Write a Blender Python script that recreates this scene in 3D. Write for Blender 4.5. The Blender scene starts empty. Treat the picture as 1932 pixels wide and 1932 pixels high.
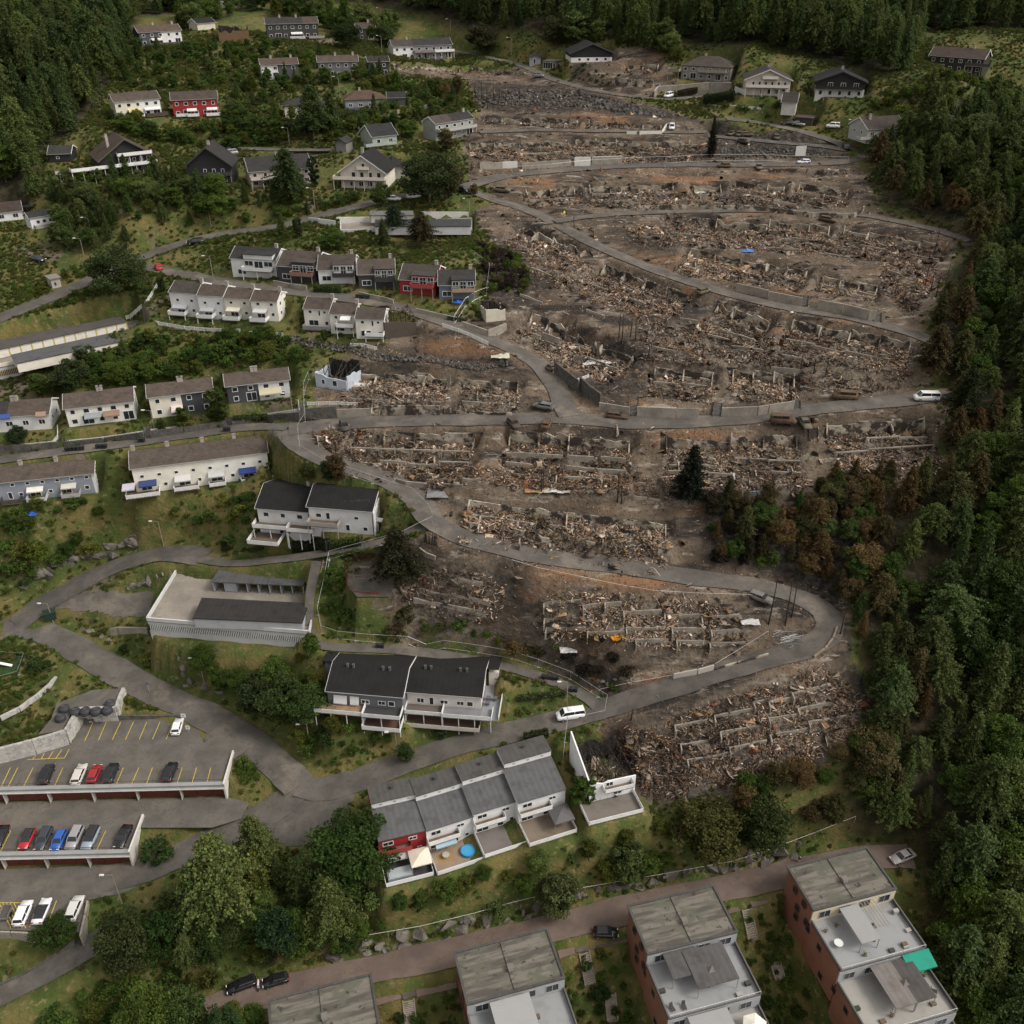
import bpy, bmesh, math, random
import numpy as np
from mathutils import Vector, Matrix, noise as mnoise
random.seed(7); RNG = np.random.default_rng(7)
SC = bpy.context.scene; COL = SC.collection
R = math.radians
# ------------------------------------------------------------------ camera
PITCH = R(32.0); CAMZ = 150.0; FV = 1786.6; CV = 966.0      # FV, CV: focal length and centre in survey units
cam_d = bpy.data.cameras.new("camera"); cam = bpy.data.objects.new("camera", cam_d); COL.objects.link(cam)
cam.location = (0, 0, CAMZ); cam.rotation_euler = (R(90) - PITCH, 0, 0)
cam_d.sensor_width = 36; cam_d.lens = 36 * FV / 1932.0; cam_d.clip_end = 6000; cam_d.clip_start = 0.5
SC.camera = cam
# ------------------------------------------------------------------ sky, sun, exposure
SUN_EL, SUN_AZ = 47.0, 104.0          # azimuth: degrees clockwise from +Y
wd = bpy.data.worlds.new("World"); SC.world = wd; wd.use_nodes = True
nt = wd.node_tree; bg = nt.nodes["Background"]
sky = nt.nodes.new("ShaderNodeTexSky"); sky.sky_type = 'NISHITA'; sky.sun_disc = False
sky.sun_elevation = R(SUN_EL); sky.sun_rotation = R(SUN_AZ); sky.dust_density = 4.0; sky.air_density = 1.2
hs = nt.nodes.new("ShaderNodeHueSaturation"); hs.inputs["Saturation"].default_value = 0.08   # veiled, near-white sky
wm = nt.nodes.new("ShaderNodeMix"); wm.data_type = 'RGBA'; wm.blend_type = 'MULTIPLY'; wm.inputs["Factor"].default_value = 1.0; wm.inputs["B"].default_value = (1.0, 0.972, 0.935, 1)   # thin smoke-tinted cloud
nt.links.new(sky.outputs[0], hs.inputs["Color"]); nt.links.new(hs.outputs[0], wm.inputs["A"]); nt.links.new(wm.outputs["Result"], bg.inputs["Color"])
bg.inputs["Strength"].default_value = 0.15
sl = bpy.data.lights.new("sun", 'SUN'); sun = bpy.data.objects.new("sun", sl); COL.objects.link(sun)
sl.energy = 1.15; sl.angle = R(14.0); sl.color = (1.0, 0.92, 0.82)
sd = Vector((math.sin(R(SUN_AZ)) * math.cos(R(SUN_EL)), math.cos(R(SUN_AZ)) * math.cos(R(SUN_EL)), math.sin(R(SUN_EL))))
sun.rotation_euler = sd.to_track_quat('Z', 'Y').to_euler(); sun.location = (0, 150, 300)
SC.view_settings.view_transform = 'Standard'; SC.view_settings.look = 'None'
SC.view_settings.gamma = 1.0; SC.view_settings.exposure = 0.5
SC.cycles.max_bounces = 5; SC.cycles.diffuse_bounces = 3; SC.cycles.glossy_bounces = 2
SC.cycles.transparent_max_bounces = 4
# ------------------------------------------------------------------ survey: photo point -> place
CP, SP = math.cos(PITCH), math.sin(PITCH)
def t(c, r, x, y): return (483 * c + x / 4.0, 483 * r + y / 4.0)
def rdir(V):
    u = (V[0] - CV) / FV; v = (V[1] - CV) / FV
    return Vector((u, CP - v * SP, -SP - v * CP))
def onZ(V, Z):
    d = rdir(V); return Vector((0, 0, CAMZ)) + d * ((Z - CAMZ) / d.z)
def toV(p):
    x, y, z = p[0], p[1], p[2] - CAMZ
    dd = y * CP - z * SP; up = y * SP + z * CP
    return (CV + FV * x / dd, CV - FV * up / dd)
# ------------------------------------------------------------------ roads (photo x, photo y, level)
ROADS = [
 # name, width, pts, kind, label
 ("road", 6.2, [(-60,1218,26),(30,1182,27.2),(110,1205,27),(190,1250,25.6),(290,1305,23.8),(380,1345,22.8),(455,1390,22.2),(520,1440,21.5),(565,1482,21.2)], "asphalt", "asphalt main road running past the parking lots"),
 ("road", 5.0, [(565,1482,21.2),(620,1490,21.4),(720,1455,22.8),(850,1410,25),(960,1382,26.8),(1060,1358,28.2),(1130,1340,29.6),(1240,1305,32.5),(1350,1270,35.5),(1450,1243,37.8),(1520,1222,39.4),(1562,1195,40.6),(1560,1160,41.8),(1515,1130,43),(1430,1105,44.4),(1300,1088,46),(1180,1070,47.5),(1060,1055,49),(940,1032,50.8),(860,1008,52),(815,982,53),(788,945,54),(740,910,55.2),(670,885,56.6),(610,865,57.6),(565,838,58.6),(545,812,59.3)], "asphalt", "asphalt"),
 ("road", 5.2, [(545,812,59.3),(610,802,59.8),(700,796,60.3),(820,793,61),(940,791,61.5),(1060,789,62),(1180,797,62),(1290,797,62.4),(1400,789,63),(1500,776,63.8),(1600,765,64.6),(1700,755,65.3),(1800,742,66)], "asphalt", "asphalt"),
 ("road", 4.8, [(1075,786,62.1),(1062,760,63),(1050,728,64.4),(1025,695,66),(985,668,68),(935,645,70),(880,622,71.6),(815,598,73),(755,580,74),(690,568,74.6),(620,558,75),(545,549,75),(470,540,74.8),(400,528,74.2),(335,516,73.4),(280,505,72.6),(255,497,72.3)], "asphalt", "asphalt"),
 ("road", 5.6, [(-60,628,66.6),(0,600,68),(100,560,70),(180,524,71.4),(250,493,72.6),(330,463,74.8),(420,441,77),(520,428,78.8),(600,408,80.6),(680,388,82.4),(740,374,83.4),(800,364,84),(860,356,84.6),(905,344,85),(960,331,85.4),(1060,321,86),(1160,314,86),(1260,311,86),(1370,311,86),(1480,310,86),(1570,307,86.2),(1620,298,86.6)], "asphalt", "asphalt"),
 ("road", 4.2, [(880,358,84.4),(930,376,83),(1000,398,81.4),(1060,428,80),(1120,460,78.4),(1200,495,76.8),(1290,528,75.4),(1390,558,74.4),(1500,582,73.6),(1600,598,73.2),(1700,622,72.6),(1765,645,72)], "gravel", "gravel"),
 ("road", 3.7, [(1045,418,80.6),(1090,411,80.8),(1160,404,81),(1260,400,81),(1400,397,81),(1540,401,80.6),(1620,405,80.4),(1680,415,80.2),(1760,432,79.8),(1830,455,79.4)], "gravel", "gravel"),
 ("road", 5.6, [(1625,300,86.6),(1600,278,88),(1560,262,89.6),(1500,245,91.4),(1430,231,93),(1370,224,94)], "asphalt", "asphalt"),
 ("road", 4.6, [(830,92,104),(900,104,103),(985,124,101.4),(1040,148,99.8),(1110,168,98.2),(1180,180,97.4),(1250,187,97),(1310,183,97.2),(1350,180,97.6)], "asphalt", "asphalt"),
 ("road", 3.6, [(-40,874,52.4),(60,860,53.4),(140,849,54.4),(250,836,55.2),(370,818,56.2),(470,806,57),(545,806,59)], "asphalt", "asphalt"),
 ("road", 6.0, [(30,1180,27.2),(75,1145,29),(150,1102,31.6),(220,1068,34),(290,1048,36.4),(340,1044,38),(385,1052,38.4)], "asphalt", "asphalt"),
 ("footpath", 2.6, [(375,1054,38.4),(440,1063,39.4),(520,1056,41.4),(600,1046,43.6),(660,1035,46),(720,1022,48.6),(780,1000,51.4),(818,988,52.6)], "asphalt", "asphalt"),
 ("road", 4.2, [(-60,1905,10.6),(60,1848,12.2),(130,1808,13.4),(200,1768,14.8)], "asphalt", "asphalt"),
 ("road", 5.6, [(560,1490,21.2),(520,1525,20),(460,1556,19),(390,1590,18),(320,1622,17),(250,1648,16.2),(180,1662,16)], "asphalt", "asphalt"),
 ("road", 5.0, [(330,1936,7.4),(450,1886,8.2),(560,1862,8.8),(700,1830,9.4),(855,1797,10),(966,1769,10.5),(1103,1736,11),(1241,1702,11.5),(1449,1658,12.2),(1560,1632,12.6),(1640,1618,13),(1720,1616,13.2)], "redasphalt", "x"),
 ("road", 4.4, [(1449+480,165,101),(1449+400,152,103),(1449+340,142,106),(1449+300,139,107.6)], "gravel", "x"),
 ("road", 4.0, [(515,332,85),(560,300,88.4),(640,285,90),(560,283,90.4),(480,281,90),(400,280,89.6),(330,279,89)], "gravel", "x"),
 ("footpath", 2.4, [(583,1190,35.4),(588,1203,34.8),(600,1216,34.4),(640,1222,34.4),(740,1226,34),(850,1238,33),(960,1260,31.6),(1050,1288,30.4),(1110,1318,29.6),(1128,1335,29.4)], "asphalt", "asphalt"),
 ("footpath", 1.8, [(598,1060,43),(586,1120,40),(582,1180,36),(583,1192,35.2)], "asphalt", "asphalt"),
 ("lane", 4.4, [(905,250,92),(1000,246,92),(1100,247,92),(1200,248,92),(1290,250,91.6),(1330,248,91.4)], "gravel", "x"),
 ("lane", 5, [(1330,256,89.6),(1400,262,89.6),(1480,270,89.4),(1560,277,88.4),(1600,284,88)], "burnt", "x"),
]
# extra ground levels (photo x, photo y, level)
CTRL = [
 (300,100,108),(255,225,98),(365,225,98),(100,150,104),(30,60,112),(30,240,94),(150,340,88),(60,430,76),(250,420,82),(330,440,77.5),(150,480,73),(30,540,70),
 (400,370,85),(520,365,85),(670,375,85),(560,230,95),(700,215,95),(545,152,102),(680,152,102),(800,118,104),(545,80,110),(300,88,110),(430,18,117),(690,75,109),
 (850,262,90.5),(715,275,92),(1120,122,105),(1330,155,102),(1450,188,99),(1580,185,100),(1800,140,108.5),(1675,262,92),(1810,235,97),(1400,215,95),
 (1000,60,112),(1400,90,112),(1700,60,114),(1900,60,116),(700,20,116),(150,20,117),
 (966,0,122),(400,-40,124),(1600,-40,125),(1932,-40,126),(0,-40,124),
 (1800,330,88),(1900,250,94),(1900,420,83),(1830,560,75.5),(1920,600,75),(1850,700,69),(1920,800,64),(1850,900,57),(1750,900,57),(1920,1000,53),(1750,1050,48.5),(1650,1150,43),(1800,1200,39.5),(1920,1200,40),(1700,1330,32.5),(1850,1400,28),(1600,1450,27.5),(1450,1500,24.5),(1700,1550,18),(1900,1600,15),(1900,1800,8),(1750,1850,3),
 (1200,1520,23),(1120,1500,24),(1150,1590,18.5),(1050,1660,16.5),(900,1690,15.6),(760,1650,18.5),(640,1580,19.8),(700,1740,13.2),(550,1700,14.6),(480,1760,12.8),(350,1800,12),(300,1700,15.6),(250,1880,8.6),(400,1660,16.4),
 (640,1620,18.6),(880,1510,22.2),(880,1590,20.6),(1030,1480,24.2),(760,1490,22),
 (800,1372,28),(650,1360,27.4),(540,1330,26),(480,1240,28.6),(420,1230,29.5),(250,1215,28.6),(500,1400,24),(700,1400,26.4),(620,1280,31),(950,1330,29.6),(1020,1320,29.6),
 (650,1150,38.4),(720,1190,36.4),(700,1070,44.4),(850,1060,48.4),(850,1150,41.4),(950,1190,39.5),(1050,1180,41),(1200,1180,40.8),(1400,1190,41),(1100,1260,34.2),(1250,1250,36),(1400,1130,43.8),
 (1000,1000,51.6),(1150,1010,51),(1260,1030,49.6),(1300,950,54),(1000,930,55.6),(1150,900,57),(800,860,57.8),(700,840,58.4),(900,850,58.6),(1300,870,58),(1450,870,58.6),(1600,830,61),(1700,830,61.4),(1450,960,54),
 (340,930,47.6),(480,910,50),(150,950,46),(60,1000,43.6),(200,1000,42.6),(300,1000,40.6),(420,1000,43),(560,1015,45),(660,1010,47),(250,960,44.6),(60,1080,33.6),(20,1130,29.6),(250,1095,33.6),(460,960,47),
 (60,800,57),(190,795,57.6),(340,785,58.4),(485,775,59.8),(250,700,62.6),(350,680,64.4),(120,710,61),(0,740,59.4),(480,680,65.4),(560,700,64),
 (430,612,69),(640,630,69.2),(300,640,66.6),(560,650,67.4),(150,590,69.6),(780,640,69.6),(850,660,69),(750,660,67.8),(700,760,62.6),(850,750,63.4),(980,745,63.6),
 (470,530,75.6),(600,535,75.8),(720,540,75.8),(860,565,75.4),(650,460,79),(800,470,77.4),(900,470,79),(930,520,77),
 (1000,470,77.2),(1000,560,74),(1080,560,74.2),(1150,600,71.6),(1050,640,68.6),(1150,700,65.6),(1250,750,63.4),(1400,750,64),(1500,740,65),(1300,640,69.6),(1450,650,69.8),(1600,680,69.4),(1700,700,69),(1250,580,72),(1400,600,71.6),
 (1250,450,79),(1350,480,78),(1500,500,76.8),(1650,520,76),(1450,530,75.8),(1150,440,79.4),(1300,430,79.6),(1550,440,79.2),
 (1000,370,83.6),(1200,375,83),(1400,370,83),(1550,375,83),(1640,340,85),(1000,300,88),(1150,290,88.4),(1300,290,88.4),(1000,265,90),(1200,270,90),
 (950,220,93.4),(1100,222,94),(1230,232,93.4),(1000,190,96.4),(1150,198,96),(1000,160,98.4),(900,150,99.4),(830,140,100),
 (0,1260,26),(20,1310,24.6),(60,1290,25),
]
LOT = {"L1":16.0,"L2":19.2,"L3":22.4}
for p in [(20,1745,16),(150,1735,16),(20,1680,16),(150,1680,16),(20,1600,19.2),(240,1590,19.2),(20,1540,19.2),(250,1530,19.2),(400,1530,19.2),(20,1470,22.4),(200,1460,22.4),(420,1450,22.4),(200,1410,22.4),(350,1385,22.4),(380,1350,22.8)]: CTRL.append(p)
cw = [onZ((p[0], p[1]), p[2]) for p in CTRL]
for r_ in ROADS: cw += [onZ((p[0], p[1]), p[2]) for p in r_[2]]
for (x, y, z) in [(-400,500,240),(0,560,220),(400,560,230),(-600,300,200),(600,300,170),(-300,50,0),(0,20,-22),(300,50,-20),(600,0,-30),(-600,0,-20),(0,-300,-40),(-170,330,120),(230,330,108),(260,200,72),(-250,200,70),(-160,120,18),(-110,75,2),(0,66,-8),(90,70,-6),(170,120,22)]: cw.append(Vector((x, y, z)))
cw = np.array([[p.x, p.y, p.z] for p in cw])
# merge near-duplicates
keep = []
for i, p in enumerate(cw):
    if all((p[0]-cw[j][0])**2 + (p[1]-cw[j][1])**2 > 2.0 for j in keep): keep.append(i)
cw = cw[keep]
D = np.sqrt(((cw[:, None, :2] - cw[None, :, :2])**2).sum(-1))
A = D + 0.0; n_ = len(cw)
M = np.zeros((n_+3, n_+3)); M[:n_, :n_] = -A + np.eye(n_) * 1.2; M[:n_, n_] = 1; M[:n_, n_+1:n_+3] = cw[:, :2]; M[n_:, :n_] = M[:n_, n_:].T
W = np.linalg.solve(M, np.concatenate([cw[:, 2], [0, 0, 0]]))
def nat(x, y):
    out = np.empty(x.shape)
    xf, yf, of = x.ravel(), y.ravel(), out.ravel()
    for i in range(0, len(xf), 20000):
        xs, ys = xf[i:i+20000, None], yf[i:i+20000, None]
        of[i:i+20000] = (-np.sqrt((xs-cw[None, :, 0])**2 + (ys-cw[None, :, 1])**2)) @ W[:n_] + W[n_] + xs[:, 0]*W[n_+1] + ys[:, 0]*W[n_+2]
    return of.reshape(x.shape)
# fine grid over the place, coarse skirt to the horizon
GS = 0.9
X0, X1, Y0, Y1 = -235.0, 245.0, 58.0, 500.0
NX, NY = int((X1-X0)/GS)+1, int((Y1-Y0)/GS)+1
gx = X0 + np.arange(NX)*GS; gy = Y0 + np.arange(NY)*GS
gy_m, gx_m = np.meshgrid(gy, gx, indexing='ij')
# evaluate on a coarse lattice then upsample
cs = 3
H0c = nat(*[a for a in (gx_m[::cs, ::cs], gy_m[::cs, ::cs])])
def upsample(Hc):
    yi = np.clip(np.arange(NY)/cs, 0, Hc.shape[0]-1.001); xi = np.clip(np.arange(NX)/cs, 0, Hc.shape[1]-1.001)
    y0 = yi.astype(int); x0 = xi.astype(int); fy = (yi-y0)[:, None]; fx = (xi-x0)[None, :]
    return (Hc[y0][:, x0]*(1-fy)*(1-fx) + Hc[y0+1][:, x0]*fy*(1-fx) + Hc[y0][:, x0+1]*(1-fy)*fx + Hc[y0+1][:, x0+1]*fy*fx)
H = upsample(H0c)
def smooth_noise(scale, seed):
    r = np.random.default_rng(seed); n1 = r.standard_normal((int((Y1-Y0)/scale)+4, int((X1-X0)/scale)+4))
    yi = (gy-Y0)/scale; xi = (gx-X0)/scale; y0 = yi.astype(int); x0 = xi.astype(int)
    fy = (yi-y0); fx = (xi-x0); fy = (fy*fy*(3-2*fy))[:, None]; fx = (fx*fx*(3-2*fx))[None, :]
    return n1[y0][:, x0]*(1-fy)*(1-fx)+n1[y0+1][:, x0]*fy*(1-fx)+n1[y0][:, x0+1]*(1-fy)*fx+n1[y0+1][:, x0+1]*fy*fx
H += smooth_noise(9, 1)*0.25 + smooth_noise(3.2, 2)*0.14
def hz(x, y, HH=None):
    HH = H if HH is None else HH
    fx = (x-X0)/GS; fy = (y-Y0)/GS
    fx = np.clip(fx, 0, NX-1.001); fy = np.clip(fy, 0, NY-1.001)
    ix = np.asarray(fx).astype(int); iy = np.asarray(fy).astype(int); a = fx-ix; b = fy-iy
    return HH[iy, ix]*(1-a)*(1-b)+HH[iy, ix+1]*a*(1-b)+HH[iy+1, ix]*(1-a)*b+HH[iy+1, ix+1]*a*b
def G(V, HH=None):
    d = np.array(rdir(V)); s = np.arange(80.0, 640.0, 0.4)
    P = d[None, :]*s[:, None]; z = P[:, 2]+CAMZ; h = hz(P[:, 0], P[:, 1], HH)
    k = np.nonzero(z < h)[0]
    if len(k) == 0: i = len(s)-1
    else: i = max(k[0], 1)
    a0 = z[i-1]-h[i-1]; a1 = z[i]-h[i]; f = a0/(a0-a1) if a0 != a1 else 0
    p = P[i-1]*(1-f)+P[i]*f
    return Vector((float(p[0]), float(p[1]), float(p[2]+CAMZ)))
# ------------------------------------------------------------------ shaping the ground for roads and plots
def catmull(pts, step=1.0):
    out = []; n = len(pts)
    for i in range(n-1):
        p0 = pts[max(i-1, 0)]; p1 = pts[i]; p2 = pts[i+1]; p3 = pts[min(i+2, n-1)]
        m = max(2, int((p2-p1).length/step))
        for k in range(m):
            s = k/m; out.append(0.5*((2*p1)+(p2-p0)*s+(2*p0-5*p1+4*p2-p3)*s*s+(3*p1-p0-3*p2+p3)*s**3))
    out.append(pts[-1]); return out
def sstep(x): x = np.clip(x, 0, 1); return x*x*(3-2*x)
DROAD = np.full(H.shape, 99.0)      # distance beyond road edge
def window(x0, x1, y0, y1):
    i0 = max(0, int((x0-X0)/GS)); i1 = min(NX, int((x1-X0)/GS)+2); j0 = max(0, int((y0-Y0)/GS)); j1 = min(NY, int((y1-Y0)/GS)+2)
    return slice(j0, j1), slice(i0, i1)
ROADW = []
for (nm, w, pts, kind, lab) in ROADS:
    P = catmull([onZ((p[0], p[1]), p[2]) for p in pts], 1.5); ROADW.append(P)
def carve_road(P, w, blend=4.5):
    best = np.full(H.shape, 1e9); zb = np.zeros(H.shape); m = w/2+blend+2
    for a, b in zip(P[:-1], P[1:]):
        sy, sx = window(min(a.x, b.x)-m, max(a.x, b.x)+m, min(a.y, b.y)-m, max(a.y, b.y)+m)
        X, Y = gx_m[sy, sx], gy_m[sy, sx]
        if X.size == 0: continue
        dx, dy = b.x-a.x, b.y-a.y; L2 = dx*dx+dy*dy+1e-9
        s = np.clip(((X-a.x)*dx+(Y-a.y)*dy)/L2, 0, 1); d = np.hypot(X-a.x-s*dx, Y-a.y-s*dy)
        B = best[sy, sx]; Z = zb[sy, sx]; k = d < B; B[k] = d[k]; Z[k] = (a.z+s*(b.z-a.z))[k]
    d = best-w/2
    k = sstep(1-(d-0.5)/blend); k[best > 1e8] = 0
    H[:] = H*(1-k)+(zb-0.16)*k
    np.minimum(DROAD, d, out=DROAD)
for (rd, P) in zip(ROADS, ROADW): carve_road(P, rd[1])
PADS = []
DPAD = np.full(H.shape, 99.0)
def polydist(poly, m):
    xs = [p[0] for p in poly]; ys = [p[1] for p in poly]
    sy, sx = window(min(xs)-m, max(xs)+m, min(ys)-m, max(ys)+m); X, Y = gx_m[sy, sx], gy_m[sy, sx]
    best = np.full(X.shape, 1e9); ins = np.zeros(X.shape, bool); n = len(poly)
    for i in range(n):
        ax, ay = poly[i][:2]; bx, by = poly[(i+1) % n][:2]; dx, dy = bx-ax, by-ay
        s = np.clip(((X-ax)*dx+(Y-ay)*dy)/(dx*dx+dy*dy+1e-9), 0, 1); best = np.minimum(best, np.hypot(X-ax-s*dx, Y-ay-s*dy))
        c = ((ay > Y) != (by > Y)) & (X < (bx-ax)*(Y-ay)/((by-ay) if by != ay else 1e-9)+ax); ins ^= c
    return sy, sx, np.where(ins, -best, best)
def pad(poly, Z, blend=2.0, sink=0.12):
    """poly: world points; levels the ground to Z (number, or callable of X,Y)"""
    if not len(poly): return
    sy, sx, d = polydist(poly, blend+3)
    if d.size == 0: return
    k = sstep(1-d/blend); zz = Z(gx_m[sy, sx], gy_m[sy, sx]) if callable(Z) else Z
    H[sy, sx] = H[sy, sx]*(1-k)+(zz-sink)*k
    DPAD[sy, sx] = np.minimum(DPAD[sy, sx], d)
# ------------------------------------------------------------------ materials
MATS = {}
def nodes(name, rough=0.85):
    m = bpy.data.materials.new(name); m.use_nodes = True; nt = m.node_tree; b = nt.nodes["Principled BSDF"]
    b.inputs["Roughness"].default_value = rough; b.inputs["Specular IOR Level"].default_value = 0.25
    MATS[name] = m; return m, nt, b
def N(nt, typ, **kw):
    n = nt.nodes.new(typ)
    for k, v in kw.items(): setattr(n, k, v)
    return n
def noise_fac(nt, scale, detail=4, lo=0.35, hi=0.65, rough=0.6, dist=0.0, coords=None):
    if coords is None:
        tc = N(nt, "ShaderNodeNewGeometry"); coords = tc.outputs["Position"]
    n = N(nt, "ShaderNodeTexNoise"); n.inputs["Scale"].default_value = scale; n.inputs["Detail"].default_value = min(detail, 4); n.inputs["Roughness"].default_value = rough; n.inputs["Distortion"].default_value = dist
    nt.links.new(coords, n.inputs["Vector"])
    r = N(nt, "ShaderNodeMapRange"); r.inputs["From Min"].default_value = lo; r.inputs["From Max"].default_value = hi; r.interpolation_type = 'SMOOTHSTEP'
    nt.links.new(n.outputs["Fac"], r.inputs["Value"]); return r.outputs["Result"]
def mix(nt, fac, a, b, mode='MIX'):
    m = N(nt, "ShaderNodeMix", data_type='RGBA', blend_type=mode)
    for s, v in ((m.inputs["Factor"], fac), (m.inputs["A"], a), (m.inputs["B"], b)):
        if isinstance(v, (tuple, list)): s.default_value = (v[0], v[1], v[2], 1)
        elif isinstance(v, (int, float)): s.default_value = v
        else: nt.links.new(v, s)
    return m.outputs["Result"]
def math_(nt, op, a, b=None):
    m = N(nt, "ShaderNodeMath", operation=op)
    for i, v in enumerate((a, b)):
        if v is None: continue
        if isinstance(v, (int, float)): m.inputs[i].default_value = v
        else: nt.links.new(v, m.inputs[i])
    return m.outputs[0]
def bump(nt, b, scale, strength, dist=0.1, detail=5):
    n = noise_fac(nt, scale, detail, 0.0, 1.0); bp = N(nt, "ShaderNodeBump"); bp.inputs["Strength"].default_value = strength; bp.inputs["Distance"].default_value = dist
    nt.links.new(n, bp.inputs["Height"]); nt.links.new(bp.outputs[0], b.inputs["Normal"])
def surf(name, c1, c2, scale=0.6, rough=0.85, c3=None, s3=0.15, lo=0.35, hi=0.65, bs=6.0, bst=0.3):
    m, nt, b = nodes(name, rough); c = mix(nt, noise_fac(nt, scale, 7, lo, hi), c1, c2)
    if c3: c = mix(nt, noise_fac(nt, s3, 5, 0.5, 0.7), c, c3)
    c = mix(nt, math_(nt, 'MULTIPLY', noise_fac(nt, 9, 3, 0.3, 0.7), 0.3), c, tuple(v*0.55 for v in c1))
    c = mix(nt, math_(nt, 'MULTIPLY', noise_fac(nt, 0.8, 4, 0.55, 0.62, 0.7, 1.5), 0.4), c, tuple(v*0.62 for v in c1))
    nt.links.new(c, b.inputs["Base Color"]); bump(nt, b, bs, bst); return m
def painted(name, rough=0.6, wear=0.22, metallic=0.0, stripes=None, spec=0.3):
    """colour comes from each object's own colour, with weathering"""
    m, nt, b = nodes(name, rough); oi = N(nt, "ShaderNodeObjectInfo"); b.inputs["Specular IOR Level"].default_value = spec
    c = oi.outputs["Color"]; tc = N(nt, "ShaderNodeTexCoord")
    dark = mix(nt, 1.0, c, (0.62, 0.60, 0.56), 'MULTIPLY')
    f = math_(nt, 'MULTIPLY', noise_fac(nt, 0.55, 7, 0.42, 0.75), wear*2.2)
    c2 = mix(nt, f, c, dark)
    if stripes:
        w = N(nt, "ShaderNodeTexWave", wave_type='BANDS', bands_direction=stripes[0]); w.inputs["Scale"].default_value = stripes[1]; w.inputs["Distortion"].default_value = 0.3
        nt.links.new(tc.outputs["Object"], w.inputs["Vector"])
        mm = math_(nt, 'MULTIPLY', w.outputs["Fac"], stripes[2]); c2 = mix(nt, mm, c2, mix(nt, 1.0, c, (0.45, 0.44, 0.43), 'MULTIPLY'))
    nt.links.new(c2, b.inputs["Base Color"]); b.inputs["Metallic"].default_value = metallic
    return m
surf("asphalt", (0.078, 0.071, 0.063), (0.118, 0.107, 0.094), 0.25, 0.9, (0.17, 0.145, 0.118), 0.14)
surf("gravel", (0.092, 0.082, 0.071), (0.14, 0.124, 0.105), 0.35, 0.95, (0.06, 0.052, 0.045), 0.12)
surf("burnt", (0.06, 0.055, 0.05), (0.12, 0.11, 0.10), 0.4, 0.95, (0.15, 0.13, 0.11), 0.1)
surf("redasphalt", (0.135, 0.098, 0.080), (0.175, 0.132, 0.108), 0.22, 0.92, (0.105, 0.08, 0.07), 0.09)
surf("lot", (0.095, 0.086, 0.076), (0.13, 0.117, 0.102), 0.3, 0.9, (0.16, 0.14, 0.115), 0.1)
surf("concrete", (0.23, 0.205, 0.17), (0.32, 0.287, 0.24), 0.45, 0.9, (0.18, 0.165, 0.145), 0.2)
surf("deckconcrete", (0.20, 0.178, 0.15), (0.28, 0.25, 0.21), 0.2, 0.9, (0.17, 0.15, 0.13), 0.12)
surf("blockwall", (0.07, 0.065, 0.06), (0.12, 0.11, 0.10), 1.2, 0.95, (0.06, 0.055, 0.05), 0.5)
surf("rock", (0.095, 0.085, 0.072), (0.19, 0.17, 0.145), 0.5, 0.95, (0.06, 0.06, 0.045), 0.35, bs=2.2, bst=0.9)
surf("stone", (0.05, 0.047, 0.043), (0.13, 0.118, 0.105), 0.9, 0.95, (0.025, 0.023, 0.021), 0.2)
surf("granite", (0.34, 0.33, 0.31), (0.46, 0.44, 0.41), 1.2, 0.9, (0.24, 0.225, 0.2), 0.5)
def oldroof():
    m, nt, b = nodes("oldroof", 0.95); tc = N(nt, "ShaderNodeTexCoord"); mp = N(nt, "ShaderNodeMapping"); mp.inputs["Scale"].default_value = (0.12, 1, 1); nt.links.new(tc.outputs["Object"], mp.inputs["Vector"])
    c = mix(nt, noise_fac(nt, 1.1, 4, 0.4, 0.6, 0.6, 0, mp.outputs[0]), (0.075, 0.068, 0.058), (0.155, 0.14, 0.118)); c = mix(nt, noise_fac(nt, 0.35, 4, 0.48, 0.62), c, (0.10, 0.10, 0.075)); c = mix(nt, noise_fac(nt, 0.9, 4, 0.6, 0.68), c, (0.045, 0.04, 0.036)); nt.links.new(c, b.inputs["Base Color"])
oldroof()
surf("turf", (0.02,0.045,0.014), (0.03,0.06,0.018), 1.0, 0.95)
surf("ash", (0.42,0.41,0.40), (0.6,0.59,0.57), 1.2, 0.95)
surf("char", (0.013, 0.012, 0.011), (0.05, 0.042, 0.036), 1.5, 0.95)
surf("bark", (0.06, 0.042, 0.03), (0.13, 0.09, 0.06), 2.0, 0.95)
surf("wood", (0.2, 0.15, 0.105), (0.27, 0.21, 0.15), 0.8, 0.8)
def scorched():
    # fire-marked concrete: pale plaster left in patches, soot, bare grey
    m, nt, b = nodes("scorched", 0.95)
    c = mix(nt, noise_fac(nt, 0.35, 8, 0.4, 0.6), (0.22, 0.19, 0.15), (0.40, 0.355, 0.285))
    c = mix(nt, noise_fac(nt, 0.3, 8, 0.46, 0.56, 0.7), c, (0.045, 0.038, 0.033))
    c = mix(nt, noise_fac(nt, 0.5, 6, 0.58, 0.68, 0.7), c, (0.26, 0.16, 0.09))
    nt.links.new(c, b.inputs["Base Color"]); bump(nt, b, 4, 0.5)
scorched()
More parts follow.
